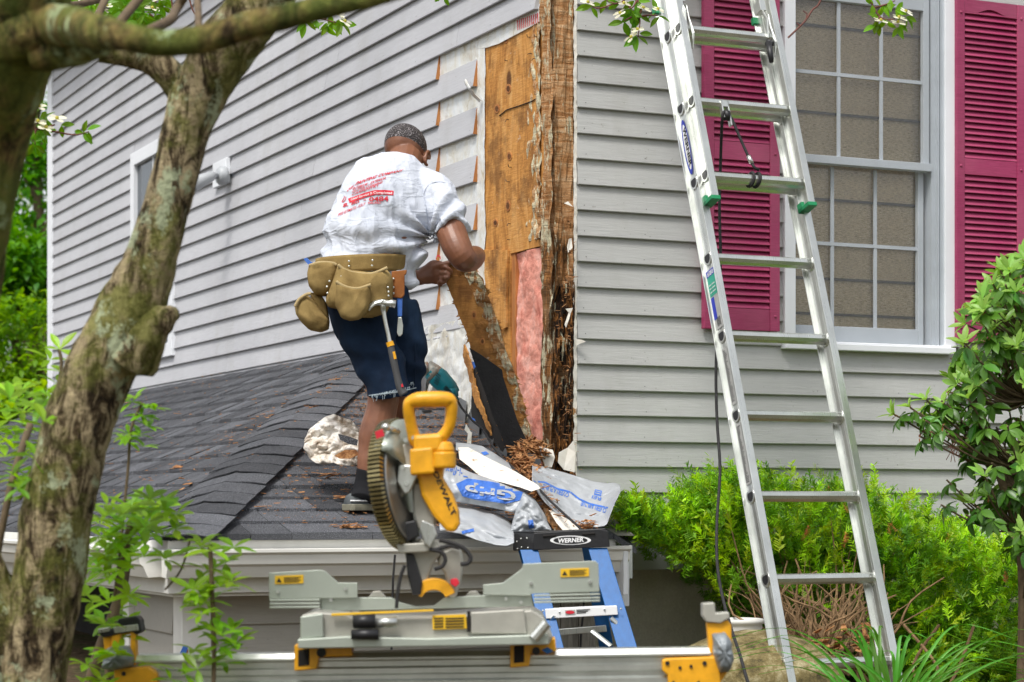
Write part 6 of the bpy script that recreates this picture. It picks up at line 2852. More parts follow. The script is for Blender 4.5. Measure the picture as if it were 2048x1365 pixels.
# yellow saw brackets on the beam
for pts, hole_ in (([(592, 1288), (705, 1284), (707, 1310), (640, 1312), (636, 1336), (592, 1340)], [(600, 1298), (622, 1296), (622, 1328), (600, 1330)]),
                   ([(1020, 1282), (1110, 1275), (1112, 1301), (1062, 1303), (1058, 1330), (1020, 1334)], [(1028, 1290), (1048, 1289), (1048, 1322), (1028, 1324)])):
    m = MB()
    wpx(m, pts, -0.045, 0.09)
    m.build('saw_bracket', M_yel, stand, bevel=0.003)
    m = MB()
    wpx(m, hole_, -0.047, 0.004)
    m.build('bracket_slot', M_dark, stand)
m = MB()
m.tube([W(646, 1303, -0.05), W(646, 1303, -0.03)], 0.012, 12)
m.tube([W(1072, 1300, -0.05), W(1072, 1300, -0.03)], 0.010, 12)
m.build('knob', M_blktxt, stand)
m = MB()
wpx(m, [(1083, 1298), (1094, 1292), (1106, 1300), (1094, 1306)], -0.05, 0.01)
m.build('blue_lever', M_blue, stand)


def wad(pts, d, seed, nm_label, par=None):
    m = MB()
    L = lerp_pts([W(x, y, d) for x, y in pts + [pts[0]]], 36)[:-1]
    c = sum(L, Vector()) / len(L)
    rings = []
    for s_, dy in ((0.5, 0.05), (0.95, 0.035), (1, 0.01), (0.9, -0.02), (0.6, -0.035), (0.2, -0.04)):
        rings.append([c + (p - c) * (s_ * (1 + 0.12 * nz(p, 40, seed))) + Vector((0, dy + 0.014 * nz(p, 60, seed + s_ * 9), 0)) for p in L])
    m.loft(rings)
    o = m.build('tape_wad', M_tape, smooth=True)
    return tag(o, nm_label, 'tape wad')


wad([(212, 1300), (230, 1290), (262, 1292), (272, 1315), (268, 1332), (235, 1340), (206, 1338)], -0.03, 1, 'grey tape bundle wrapped round the left work support')
wad([(1424, 1270), (1448, 1262), (1462, 1285), (1466, 1320), (1456, 1345), (1438, 1345), (1426, 1320)], -0.03, 5, 'grey tape bundle wrapped round the right work support')

saw = thing('mitre_saw', 'yellow and grey mitre saw raised on its stand in front of the porch', 'mitre saw', W(840, 1290))


def sw(name, pts, d, th, mat, bevel=0.003, parent=saw):
    m = MB()
    wpx(m, pts, d, th)
    return m.build(name, mat, parent, bevel=bevel)


# table and base
sw('base_casting', [(612, 1226), (640, 1220), (700, 1224), (712, 1232), (870, 1230), (1062, 1216), (1086, 1230), (1104, 1268), (1096, 1284), (606, 1288), (606, 1272), (612, 1268)], -0.12, 0.30, M_cast, 0.004)
sw('base_end', [(611, 1228), (655, 1222), (656, 1268), (611, 1272)], -0.135, 0.012, M_fence, 0.003)
sw('base_front', [(944, 1220), (1048, 1214), (1052, 1262), (944, 1262)], -0.135, 0.012, M_cast, 0.003)
sw('base_flange', [(606, 1272), (700, 1266), (860, 1270), (1094, 1262), (1096, 1282), (608, 1290)], -0.15, 0.03, M_fence, 0.003)
sw('scale_edge', [(672, 1222), (870, 1214), (872, 1218), (672, 1227)], -0.14, 0.01, M_yellabel, 0.001)
lab = sw('warning_label', [(868, 1226), (934, 1224), (936, 1252), (869, 1254)], -0.128, 0.004, M_yellabel, 0.0005)
m = MB()
for k in range(4):
    for (xa, xb) in ((872, 890), (894, 930)):
        wpx(m, [(xa, 1231 + k * 5.6), (xb, 1230 + k * 5.6), (xb, 1232.4 + k * 5.6), (xa, 1233.4 + k * 5.6)], -0.130, 0.001)
m.build('label_lines', M_blktxt, lab)
sw('divider_gap', [(936, 1218), (943, 1218), (943, 1258), (936, 1258)], -0.136, 0.01, M_dark, 0.001)
m = MB()
m.tube([W(715, 1238, -0.15), W(758, 1236, -0.15)], [0.017, 0.018], 14)
m.tube([W(712, 1262, -0.16), W(765, 1262, -0.16)], [0.012, 0.014], 12)
m.build('mitre_lock', M_blk, saw, smooth=True)
m = MB()
m.tube([W(758, 1240, -0.15), W(800, 1238, -0.15)], [0.012, 0.014], 12)
m.build('lock_rod', M_alu, saw, smooth=True)
m = MB()
m.tube([W(1066, 1270, -0.155), W(1092, 1240, -0.155)], 0.014, 10)
m.build('foot_boss', M_alu, saw)
# fences
sw('fence', [(640, 1196), (668, 1194), (700, 1196), (782, 1196), (800, 1206), (830, 1214), (868, 1212), (888, 1196), (1062, 1186), (1068, 1214), (640, 1224)], 0.02, 0.012, M_fence, 0.002)
for x0 in (735, 928):
    sw('fence_rib', [(x0, 1196), (x0 + 10, 1184), (x0 + 24, 1183), (x0 + 36, 1196)], 0.03, 0.02, M_cast, 0.002)
fl_ = sw('tall_fence', [(538, 1146), (640, 1140), (650, 1142), (677, 1166), (715, 1166), (715, 1196), (538, 1198)], 0.0, 0.008, M_fence, 0.0015)
fr_ = sw('tall_fence', [(966, 1170), (1006, 1166), (1044, 1138), (1046, 1128), (1190, 1122), (1197, 1128), (1199, 1184), (1062, 1188), (1062, 1192), (966, 1190)], 0.0, 0.008, M_fence, 0.0015)
for y in (1199, 1206, 1213):
    sw('fence_rail', [(539, y), (640, y - 1), (640, y + 3.4), (540, y + 4.4)], -0.005, 0.02, M_fence, 0.001)
for y in (1190, 1197, 1203):
    sw('fence_rail', [(1068, y), (1200, y - 3), (1200, y + 0.8), (1068, y + 4)], -0.005, 0.02, M_fence, 0.001)
for x0, y0, par in ((550, 1152, fl_), (1121, 1138, fr_)):
    lb = sw('yellow_label', [(x0, y0), (x0 + 57, y0 - 2), (x0 + 57, y0 + 15), (x0, y0 + 17)], -0.003, 0.002, M_yellabel, 0.0003, par)
    m = MB()
    wpx(m, [(x0 + 3, y0 + 13), (x0 + 8, y0 + 4), (x0 + 14, y0 + 13)], -0.004, 0.0006)
    for k in range(4):
        wpx(m, [(x0 + 18, y0 + 3 + k * 3), (x0 + 52 - 4 * (k % 2), y0 + 2 + k * 3), (x0 + 52 - 4 * (k % 2), y0 + 3.2 + k * 3), (x0 + 18, y0 + 4.4 + k * 3)], -0.004, 0.0006)
    m.build('label_print', M_blktxt, lb)
m = MB()
for (x, y) in ((556, 1184), (691, 1178), (1062, 1167), (1012, 1198), (1180, 1164), (662, 1200), (1042, 1205)):
    m.tube([W(x, y, -0.006), W(x, y, 0.03)], 0.0045, 10)
stuff(m.build('fence_bolts', M_alu, saw))
# yellow pivot arc, arm, hinge
m = MB()
arc = []
for k in range(13):
    a = math.radians(165 - k * 12.5)
    arc.append((868 + 44 * math.cos(a), 1196 - 40 * math.sin(a)))
arc2 = []
for k in range(13):
    a = math.radians(165 - k * 12.5)
    arc2.append((868 + 24 * math.cos(a), 1200 - 20 * math.sin(a)))
wpx(m, arc + arc2[::-1], -0.02, 0.04)
m.build('bevel_quadrant', M_yel, saw, bevel=0.003)
sw('red_button', [(901, 1158), (914, 1156), (920, 1166), (912, 1174), (902, 1168)], -0.03, 0.02, M_red)
sw('pivot_housing', [(905, 1095), (922, 1100), (926, 1125), (922, 1160), (912, 1196), (898, 1196), (890, 1150), (876, 1128), (882, 1104)], 0.0, 0.07, M_cast, 0.006)
m = MB()
m.tube([W(880, 1112, 0.04), W(908, 1112, 0.02)], [0.021, 0.021], 16)
m.build('pivot_pin', M_alu, saw, smooth=True)
sw('arm', [(806, 1090), (840, 1078), (872, 1086), (880, 1110), (866, 1130), (852, 1170), (836, 1172), (824, 1150), (812, 1118)], -0.01, 0.05, M_cast, 0.006)
sw('dark_link', [(812, 1106), (828, 1108), (846, 1165), (842, 1190), (826, 1190), (816, 1150)], -0.03, 0.03, M_blk, 0.004)
sw('arm_plate', [(794, 1088), (876, 1084), (880, 1098), (848, 1104), (800, 1106)], -0.05, 0.04, M_cast, 0.003)
for pts_, r_ in (([(880, 1080), (905, 1086), (930, 1098), (942, 1115), (936, 1126), (922, 1128)], 0.0055), ([(860, 1098), (884, 1104), (892, 1118), (886, 1132), (870, 1138)], 0.005), ([(812, 1130), (804, 1150), (798, 1180), (795, 1215)], 0.0045), ([(868, 1100), (900, 1092), (920, 1096)], 0.0045)):
    m = MB()
    ps, _r = crspline([W(x, y, -0.05) for x, y in pts_], [r_] * len(pts_), 6)
    m.tube(ps, r_, 8)
    m.build('cable', M_rope, saw, smooth=True)
# blade and guard: a disc seen almost edge-on
BC = W(806, 968, 0.02)
yaw = math.radians(20)
tiltm = Matrix.Rotation(math.radians(-7), 4, 'Y')
axis = (tiltm @ Vector((math.cos(yaw), -math.sin(yaw), 0.0))).normalized()    # disc axis
e1 = axis.cross(Vector((0, 0, 1))).normalized()
if e1.y > 0:
    e1 = -e1
e2 = e1.cross(axis)
if e2.z < 0:
    e2 = -e2


def disc(c, r, off, n_=64, teeth=0.0):
    return [c + axis * off + (e1 * math.cos(2 * math.pi * k / n_) + e2 * math.sin(2 * math.pi * k / n_)) * (r + (teeth if k % 2 else 0)) for k in range(n_)]


m = MB()
m.loft([disc(BC, 0.146, -0.002, 120, 0.004), disc(BC, 0.146, 0.001, 120, 0.004)])
m.build('blade', M_blade, saw)
m = MB()
m.loft([disc(BC, 0.03, -0.012, 24), disc(BC, 0.03, 0.0, 24)])
m.build('arbor_flange', M_cast, saw)


def gpt(a, r, off):
    return BC + axis * off + (e1 * math.cos(a) + e2 * math.sin(a)) * r


# lower guard: ribbed smoky shell round the near rim
m = MB()
NA = 46
a0, a1 = math.radians(-92), math.radians(88)
for k in range(NA):
    aa = a0 + (a1 - a0) * k / NA
    ab = a0 + (a1 - a0) * (k + 0.55) / NA
    q = []
    for a in (aa, ab):
        q += [gpt(a, 0.150, -0.030), gpt(a, 0.168, -0.024), gpt(a, 0.169, 0.010), gpt(a, 0.150, 0.014)]
    m.add(q, [(0, 1, 2, 3), (7, 6, 5, 4), (0, 4, 5, 1), (1, 5, 6, 2), (2, 6, 7, 3), (3, 7, 4, 0)])
m.build('guard_ribs', M_guard, saw)
m = MB()
m.grid(lambda u, v: gpt(a0 + (a1 - a0) * u, 0.150 + 0.007 * math.sin(math.pi * v), -0.030 + 0.046 * v), 60, 5)
m.build('guard_shell', M_blk, saw, smooth=True, solid=0.002)  # black colour stands in for the dark gaps between ribs
m = MB()
m.grid(lambda u, v: gpt(a0 + (a1 - a0) * u, 0.150 - 0.075 * v, 0.016), 60, 6)
m.build('guard_side', M_blade, saw, smooth=True, solid=0.002)
# upper guard casting
m = MB()
rings = []
for r_, off in ((0.158, -0.026), (0.164, -0.010), (0.162, 0.022), (0.150, 0.032), (0.06, 0.040)):
    rings.append([gpt(math.radians(30 + k * 8), r_, off) for k in range(20)])
m.loft(rings, cap=False)
m.build('upper_guard', M_fence, saw, smooth=True, solid=0.003)
sw('label_red', [(757, 868), (772, 862), (776, 876), (760, 882)], -0.145, 0.002, M_red, 0.0004)
m = MB()
m.ball(W(776, 858, -0.10), 0.011, nu=14, nv=10)
m.tube([W(776, 858, -0.10), W(800, 866, -0.06)], 0.007, 8)
m.build('front_knob', M_alu, saw, smooth=True)
sw('guard_plate', [(790, 862), (806, 868), (815, 885), (816, 930), (812, 985), (800, 1000), (788, 980), (786, 900)], -0.03, 0.02, M_cast, 0.003)
sw('guard_link', [(800, 930), (836, 932), (836, 955), (822, 985), (812, 990), (796, 965)], -0.06, 0.02, M_whtpr if False else M_alu, 0.004)
sw('motor_mount', [(806, 890), (826, 888), (830, 905), (826, 948), (806, 948)], -0.05, 0.08, M_cast, 0.004)
m = MB()
for (x, y) in ((814, 882), (830, 878), (808, 936), (828, 945), (816, 968)):
    m.tube([W(x, y, -0.07), W(x, y, -0.05)], 0.006, 10)
stuff(m.build('screws', M_alu, saw))
sw('lower_housing', [(824, 960), (846, 968), (862, 1000), (872, 1040), (868, 1066), (838, 1060), (828, 1030)], -0.02, 0.07, M_cast, 0.005)
sw('black_gap', [(806, 1046), (832, 1040), (840, 1072), (812, 1086)], -0.04, 0.05, M_blk, 0.004)
sw('hinge_bracket', [(846, 1040), (870, 1050), (876, 1070), (862, 1096), (850, 1086), (842, 1060)], -0.06, 0.03, M_alu, 0.003)
# yellow body
sw('motor_body', [(826, 905), (882, 900), (890, 925), (886, 956), (906, 988), (918, 1022), (920, 1048), (910, 1066), (894, 1062), (866, 1030), (844, 992), (838, 960), (828, 940)], -0.055, 0.10, M_yel, 0.010)
sw('body_face', [(822, 900), (868, 896), (872, 948), (824, 952)], -0.085, 0.05, M_yel, 0.006)
m = MB()
m.tube([W(888, 905, -0.06), W(888, 938, -0.06)], [0.032, 0.032], 22)
m.tube([W(888, 885, -0.055), W(888, 905, -0.055)], [0.022, 0.030], 22)
m.build('motor_cap', M_yel, saw, smooth=False, bevel=0.006)
m = MB()
lettering(m, 'DEWALT', quadmap(W(866, 944, -0.0565), W(906, 1036, -0.0565), W(877, 944, -0.0565), W(914, 1026, -0.0565)), 0.03)
m.build('brand_lettering', M_blktxt, saw)
# D-handle
hp = [W(x, y, d) for x, y, d in ((832, 884, -.05), (824, 850, -.06), (820, 822, -.07), (824, 808, -.072), (842, 803, -.075), (872, 802, -.075), (896, 803, -.073), (904, 812, -.07), (903, 840, -.065), (896, 862, -.06), (880, 880, -.055), (856, 886, -.05))]
ps, r_ = crspline(hp + [hp[0]], [0.0165, .015, .0145, .0165, .020, .0205, .0195, .016, .0145, .0145, .016, .017, .0165], 6)
m = MB()
m.tube(ps[:-1], r_[:-1], 14, closed=True)
m.build('handle', M_yel, saw, smooth=True)
sw('handle_neck', [(828, 872), (890, 868), (884, 905), (830, 910)], -0.08, 0.06, M_yel, 0.010)
sw('trigger', [(845, 823), (866, 821), (866, 829), (848, 830)], -0.08, 0.02, M_blk, 0.003)

# ------------------------------------------------------------------ pot and boulder
m = MB()
pc = P(1478, 1265, 7.86)
prof = [(0.062, -0.058), (0.070, -0.05), (0.074, -0.036), (0.071, -0.030), (0.079, -0.018), (0.075, -0.012), (0.082, 0.0), (0.078, 0.006), (0.085, 0.018), (0.083, 0.030), (0.092, 0.034), (0.092, 0.048), (0.084, 0.050), (0.080, 0.03)]
m.loft([[pc + Vector((r_ * math.cos(2 * math.pi * k / 32), r_ * math.sin(2 * math.pi * k / 32), z)) for k in range(32)] for r_, z in prof])
tag(m.build('plant_pot', M_oldwhite, smooth=True), 'white ribbed plant pot on the boulder beneath the yew', 'plant pot')
m = MB()
bc = P(1500, 1372, 7.6)


def rock(v):
    k = 1 + 0.14 * fbm(v, 2.4, 3, 4)
    return Vector((v.x * k, v.y * k, v.z * k))


bl = MB()
bl.ball((0, 0, 0), (0.34, 0.26, 0.17), nu=60, nv=36)
bl.v = [bc + rock(v) for v in bl.v]
tag(bl.build('boulder', M_stone, smooth=True), 'mossy brown boulder at the bottom between saw stand and ladder', 'boulder')
m = MB()
rk = random.Random(4)
for k in range(26):
    x, y = rk.uniform(1450, 1530), rk.uniform(1296, 1320)
    p = P(x, y, 7.44)
    chip(m, p, rk.uniform(0.01, 0.03), 0.012, rk, 0.1)
stuff(tag(m.build('paint_chips', M_whtpr), 'white paint chips scattered on the mossy boulder', 'paint chips'))

# ------------------------------------------------------------------ vegetation
def leaf_geo(kind='oval', L=1.0):
    """leaf blade along +X, length L, folded a little along its midrib"""
    if kind == 'oval':
        W_ = [(0, 0.0), (0.12, 0.10), (0.32, 0.20), (0.55, 0.22), (0.78, 0.14), (0.92, 0.05), (1.0, 0.0)]
        dr, fold = 0.18, 0.35
    elif kind == 'lance':
        W_ = [(0, 0.0), (0.15, 0.07), (0.4, 0.155), (0.62, 0.16), (0.85, 0.09), (1.0, 0.0)]
        dr, fold = 0.20, 0.25
    else:
        W_ = [(0, 0.03), (0.4, 0.30), (0.75, 0.36), (0.95, 0.2), (1.0, 0.05)]
        dr, fold = 0.1, 0.1
    vs, fs = [], []
    for x, w in W_:
        z = -dr * x * x
        vs += [(x * L, -w * L, (z + w * fold) * L), (x * L, 0, z * L), (x * L, w * L, (z + w * fold) * L)]
    for i in range(len(W_) - 1):
        a = i * 3
        fs += [(a, a + 3, a + 4, a + 1), (a + 1, a + 4, a + 5, a + 2)]
    return np.array(vs, float), fs


def frame(d, up=None, roll=0.0):
    d = Vector(d).normalized()
    u = Vector(up or (0, 0, 1))
    s_ = u.cross(d)
    if s_.length < 1e-4:
        s_ = d.orthogonal()
    s_.normalize()
    n_ = d.cross(s_)
    m_ = Matrix((d, s_, n_)).transposed().to_4x4()
    if roll:
        m_ = m_ @ Matrix.Rotation(roll, 4, 'X')
    return m_


def many(mats, vs, fs):
    """joined copies of a small mesh, fast"""
    A = np.array([np.array(m_)[:3, :4] for m_ in mats])
    n_ = len(vs)
    hv = np.hstack([vs, np.ones((n_, 1))])
    V = np.einsum('kij,nj->kni', A, hv).reshape(-1, 3)
    return V, n_


def build_many(name, mats, geo, mat, parent, origin):
    vs, fs = geo
    if not mats:
        return None
    V, n_ = many(mats, vs, fs)
    V = V - np.array(origin)
    K = len(mats)
    me = bpy.data.meshes.new(name)
    flat, starts, tot = [], [], []
    base = np.concatenate([np.array(f) for f in fs])
    lens = np.array([len(f) for f in fs])
    idx = (base[None, :] + (np.arange(K) * n_)[:, None]).reshape(-1)
    lt = np.tile(lens, K)
    st_ = np.concatenate([[0], np.cumsum(lt)[:-1]])
    me.vertices.add(len(V))
    me.vertices.foreach_set('co', V.reshape(-1))
    me.loops.add(len(idx))
    me.loops.foreach_set('vertex_index', idx.astype(np.int32))
    me.polygons.add(len(lt))
    me.polygons.foreach_set('loop_start', st_.astype(np.int32))
    me.update(calc_edges=True)
    me.validate()
    me.materials.append(mat)
    o = bpy.data.objects.new(name, me)
    COL.objects.link(o)
    if parent is not None:
        o.parent = parent
    else:
        o.location = origin
    return o


def leaves(plant, mats, geo, mat, nparts, name='leaf'):
    """the largest-looking leaves as parts, the rest joined"""
    org = Vector(plant.location)
    if not mats:
        return

    def size(m_):
        p = m_.to_translation()
        return -(m_.to_scale().x / max(0.5, p.y)) + p.y * 0.0005
    mats = sorted(mats, key=size)
    me = bpy.data.meshes.new(name)
    me.from_pydata([tuple(v) for v in geo[0]], [], geo[1])
    me.materials.append(mat)
    T = Matrix.Translation(-org)
    for m_ in mats[:nparts]:
        inst(me, name, plant, M=T @ m_)
    if len(mats) > nparts:
        stuff(build_many('foliage', mats[nparts:], geo, mat, plant, org))


G_OVAL, G_LANCE, G_PET = leaf_geo('oval'), leaf_geo('lance'), leaf_geo('petal')


def inframe(p):
    x = p.x / p.y * F + 1024
    y = HZ - (p.z - EYE) / p.y * F
    return -40 < x < 2088 and -40 < y < 1405


# --------- needles
def sprig_geo(n=30, L=1.0, seed=0):
    r = random.Random(seed)
    vs, fs = [], []
    for k in range(n):
        t = 0.08 + 0.92 * k / n
        az = r.uniform(0, 6.28)
        nl = 0.40 * (1 - 0.40 * t) * r.uniform(0.8, 1.15)
        d = Vector((0.70, math.cos(az) * 0.9, math.sin(az) * 0.9)).normalized() * nl
        s_ = d.cross(Vector((0, 0, 1))).normalized() * 0.030
        b = Vector((t, 0, 0.10 * t * t))
        o = len(vs)
        vs += [tuple(b - s_ * 0.6), tuple(b + s_ * 0.6), tuple(b + d * 0.6 + s_), tuple(b + d), tuple(b + d * 0.6 - s_)]
        fs += [(o, o + 1, o + 2, o + 3, o + 4)]
    o = len(vs)
    vs += [(0, -0.012, 0), (0, 0.012, 0), (1, 0, 0.1)]
    fs += [(o, o + 1, o + 2)]
    return np.array(vs, float) * L, fs


SPR = [sprig_geo(26, 1.0, s_) for s_ in range(4)]


def yew_top(x):
    pts = [(1230, 1040), (1290, 1030), (1360, 1062), (1372, 985), (1440, 968), (1470, 958), (1560, 975), (1640, 985), (1730, 975), (1800, 995), (1880, 1050), (1960, 1085), (2060, 1100), (2160, 1110)]
    for (a, ya), (b, yb_) in zip(pts, pts[1:]):
        if a <= x <= b:
            return ya + (yb_ - ya) * (x - a) / (b - a)
    return 1100


def yew_bot(x):
    pts = [(1230, 1046), (1300, 1062), (1360, 1100), (1400, 1140), (1450, 1200), (1520, 1260), (1600, 1300), (1700, 1330), (1850, 1370), (2160, 1400)]
    for (a, ya), (b, yb_) in zip(pts, pts[1:]):
        if a <= x <= b:
            return ya + (yb_ - ya) * (x - a) / (b - a)
    return 1400


yew = thing('yew_shrub', 'spreading yew with bright needles along the foot of the window wall', 'shrub', P(1680, 1330, 7.95))
ry = random.Random(17)
br, fresh, old = [], [[], [], [], []], [[], [], [], []]
roots = [P(1660, 1345, 8.0), P(1700, 1350, 7.95), P(1800, 1365, 7.9), P(1900, 1370, 7.9), P(1620, 1320, 8.1), P(1740, 1345, 8.05)]
mb = MB()
clusters = []
for k in range(1200):
    x = ry.uniform(1245, 2110)
    t, b = yew_top(x), yew_bot(x)
    v = ry.random() ** 1.1
    y = t + (b - t) * v + 8
    wall_Y = (HM @ Vector((SR(x, 1000).x, 0, 0))).y
    dmin = max(7.52, wall_Y - 0.95 + 0.0003 * (2048 - x) - 0.0 * v)
    Y = ry.uniform(dmin, wall_Y - 0.12)
    if x < 1440:
        Y = ry.uniform(max(dmin, wall_Y - 0.55), wall_Y - 0.10)
    # a thin, see-through middle low down behind the ladder
    if 1510 < x < 1710 and y > 1170 and ry.random() < 0.62:
        continue
    if False:
        continue
    clusters.append((x, y, Y, v))
for (x, y, Y, v) in clusters:
    p = P(x, y, Y)
    root = min(roots, key=lambda r_: (r_ - p).length + ry.uniform(0, .3))
    if x < 1420:
        root = P(x + 120, y + 110, Y + .05)
    mid = root.lerp(p, 0.55) + Vector((ry.uniform(-.05, .05), ry.uniform(-.04, .04), ry.uniform(-0.10, 0.02)))
    ps, rr_ = crspline([root, root.lerp(mid, 0.5) + Vector((0, 0, 0.02)), mid, p], [0.009, 0.006, 0.004, 0.002], 3)
    if ry.random() < 0.10 and 1400 < x < 1750:
        mb.tube(ps, [q[0] for q in rr_], 5)
    out = (p - root)
    out = out.normalized()
    nsp = ry.randint(6, 9) if x > 1400 else 5
    for q in range(nsp):
        d = (out * 0.6 + Vector((ry.gauss(0, .6), ry.gauss(-.15, .45), ry.gauss(0.35, .4)))).normalized()
        s_ = ry.uniform(0.055, 0.095)
        pos = p + Vector((ry.gauss(0, .035), ry.gauss(0, .03), ry.gauss(0, .03)))
        M_ = Matrix.Translation(pos) @ frame(d, None, ry.uniform(-.8, .8)) @ Matrix.Scale(s_, 4)
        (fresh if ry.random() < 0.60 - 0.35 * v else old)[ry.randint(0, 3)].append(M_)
# bare tangled twigs in the middle
for k in range(100):
    a = random.Random(k * 7 + 1)
    x0, y0 = a.gauss(1630, 45), a.uniform(1290, 1345)
    Y0 = a.uniform(7.85, 8.25)
    x1, y1 = x0 + a.gauss(0, 75), y0 - a.uniform(40, 190)
    p0, p3 = P(x0, y0, Y0), P(x1, y1, Y0 + a.uniform(0, .25))
    m1 = p0.lerp(p3, .35) + Vector((a.gauss(0, .04), a.gauss(0, .03), a.gauss(0, .02)))
    m2 = p0.lerp(p3, .7) + Vector((a.gauss(0, .04), a.gauss(0, .03), a.gauss(0, .02)))
    r0 = a.uniform(0.0025, 0.008)
    mb.tube(crspline([p0, m1, m2, p3], [1] * 4, 3)[0], [r0 * (1 - .07 * q) for q in range(10)], 5)
for k in range(16):
    a = random.Random(k * 13 + 5)
    p0 = P(1560 + 22 * k, 1385, 8.05)
    p3 = P(1560 + 22 * k + a.gauss(0, 90), 1250, 8.1)
    mb.tube(crspline([p0, p0.lerp(p3, .4) + Vector((a.gauss(0, .05), a.gauss(0, .05), 0)), p3], [1] * 3, 5)[0], 0.006, 7)
stuff(mb.build('branches', pm('yew branch bark', (0.26, 0.16, 0.08), 0.9, 0, 0.45, 30, 0.6, 120), yew))
for s_ in range(4):
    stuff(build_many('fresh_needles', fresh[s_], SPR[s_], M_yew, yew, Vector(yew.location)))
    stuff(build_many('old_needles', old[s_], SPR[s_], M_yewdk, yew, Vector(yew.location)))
brown = []
for k in range(46):
    x, y, Y, v = ry.choice([c for c in clusters if 1500 < c[0] < 1960])
    if ry.random() < 0.35:
        x, y = ry.choice(((1600, 1075), (1690, 1030), (1790, 1070), (2010, 1170), (1690, 1090)))
        Y = 7.75
    brown.append(Matrix.Translation(P(x + ry.gauss(0, 10), y + ry.gauss(0, 10), Y - .03)) @ frame((ry.gauss(0, .5), ry.gauss(0, .3), 1)) @ Matrix.Scale(0.04, 4))
stuff(build_many('withered_needles', brown, SPR[0], pm('withered needle', (0.50, 0.17, 0.045), 0.8), yew, Vector(yew.location)))
m = MB()
for k in range(34):
    x, y = ry.uniform(1630, 1760), ry.uniform(1255, 1300)
    chip(m, P(x, y, 7.85), ry.uniform(.02, .06), .03, ry, .8)
stuff(tag(m.build('dead_leaves', M_chip), 'dry brown leaves caught in the bare yew twigs behind the ladder', 'dead leaves'))

# --------- rhododendron at the right edge
rho = thing('rhododendron', 'tall rhododendron with dark and fresh leaves at the right edge of the picture', 'shrub', P(2040, 1340, 7.7))
rr3 = random.Random(31)
tw = MB()
tr0 = P(2042, 1400, 7.75)
trunk = [tr0, P(2046, 1200, 7.72), P(2040, 1060, 7.70), P(2048, 940, 7.72), P(2060, 800, 7.75), P(2075, 680, 7.8)]
tw.tube(crspline(trunk, [0.030, 0.026, 0.024, 0.020, 0.015, 0.010], 5)[0], [0.020 - 0.0006 * k for k in range(26)], 10)
for k in range(6):
    a = random.Random(k)
    tw.tube(crspline([P(2044, 1100 - 20 * k, 7.72), P(2020 - 10 * k, 1020 - 30 * k, 7.7), P(2000 - 14 * k, 950 - 40 * k, 7.68)], [1] * 3, 5)[0], 0.012, 7)
dark, new = [], []


def rho_left(y):
    pts = [(505, 2040), (520, 1995), (600, 1930), (690, 1890), (740, 1860), (790, 1840), (850, 1800), (880, 1890), (930, 1900), (960, 1955), (1010, 1900), (1050, 1990), (1100, 2010)]
    for (a, xa), (b, xb) in zip(pts, pts[1:]):
        if a <= y <= b:
            return xa + (xb - xa) * (y - a) / (b - a)
    return 2030


tips = [(1820, 815, 7.66, 0), (1838, 872, 7.66, 1), (1790, 830, 7.68, 2), (1852, 800, 7.66, 0), (1893, 960, 7.7, 1), (1882, 1010, 7.6, 1), (1932, 1030, 7.62, 1)]
for k in range(500):
    y = rr3.uniform(515, 1090)
    x = rho_left(y) + 22 + abs(rr3.gauss(0, 145))
    if fbm((x / 100.0, y / 100.0, 0), 2.6, 4, 2) < -0.20:
        continue
    if x > 2330:
        continue
    if y > 900 and rr3.random() < 0.30:
        continue
    tips.append((x, y, rr3.uniform(7.45, 8.05), 0 if rr3.random() < 0.40 + 0.5 * (y < 700) else 1))
for (x, y, Y, kind) in tips:
    p = P(x, y, Y)
    st0 = min(trunk, key=lambda q: (q - p).length + abs(q.z - p.z + 0.15))
    d0 = (p - st0)
    mid = st0.lerp(p, .5) + Vector((0, 0, -0.03))
    tw.tube(crspline([st0, mid, p], [1] * 3, 4)[0], 0.0035, 5)
    ax_ = (d0.normalized() + Vector((rr3.gauss(0, .35), rr3.gauss(-.2, .3), rr3.gauss(0.7, .3)))).normalized()
    nl = rr3.randint(5, 8)
    for q in range(nl):
        az = 2 * math.pi * q / nl + rr3.uniform(-.4, .4)
        o1 = ax_.orthogonal().normalized()
        o2 = ax_.cross(o1)
        rad = o1 * math.cos(az) + o2 * math.sin(az)
        if kind != 1:
            d = (rad * 0.75 + ax_ * rr3.uniform(0.4, 1.2)).normalized()
            new.append(Matrix.Translation(p) @ frame(d, ax_) @ Matrix.Scale(rr3.uniform(.042, .072), 4))
        if kind != 0 or rr3.random() < 0.45:
            d = (rad + ax_ * rr3.uniform(-0.7, 0.1) + Vector((0, 0, -.25))).normalized()
            dark.append(Matrix.Translation(p - ax_ * 0.02) @ frame(d, ax_) @ Matrix.Scale(rr3.uniform(.045, .078), 4))
stuff(tw.build('branches', M_twig, rho))
leaves(rho, [m_ for m_ in dark], G_OVAL, M_rholeaf, 150, 'leaf')
leaves(rho, [m_ for m_ in new], G_LANCE, M_rhonew, 150, 'young_leaf')
bd = []
for k in range(60):
    x, y, Y, kk = rr3.choice(tips)
    for q in range(3):
        bd.append(Matrix.Translation(P(x, y + 4, Y - .01)) @ frame((rr3.gauss(0, 1), rr3.gauss(0, .6), rr3.gauss(0, 1))) @ Matrix.Scale(rr3.uniform(.010, .020), 4))
stuff(build_many('seed_heads', bd, G_LANCE, pm('dry seed head', (0.36, 0.12, 0.04), .8), rho, Vector(rho.location)))
sd_ = MB()
for k in range(9):
    a = random.Random(k + 50)
    p0 = P(1905 + a.uniform(-8, 20), 880 + a.uniform(-4, 14), 7.62)
    sd_.tube([p0, p0 + Vector((a.gauss(0, .01), 0, -.02)), p0 + Vector((a.gauss(-.012, .012), 0, -a.uniform(.03, .06)))], .0015, 4)
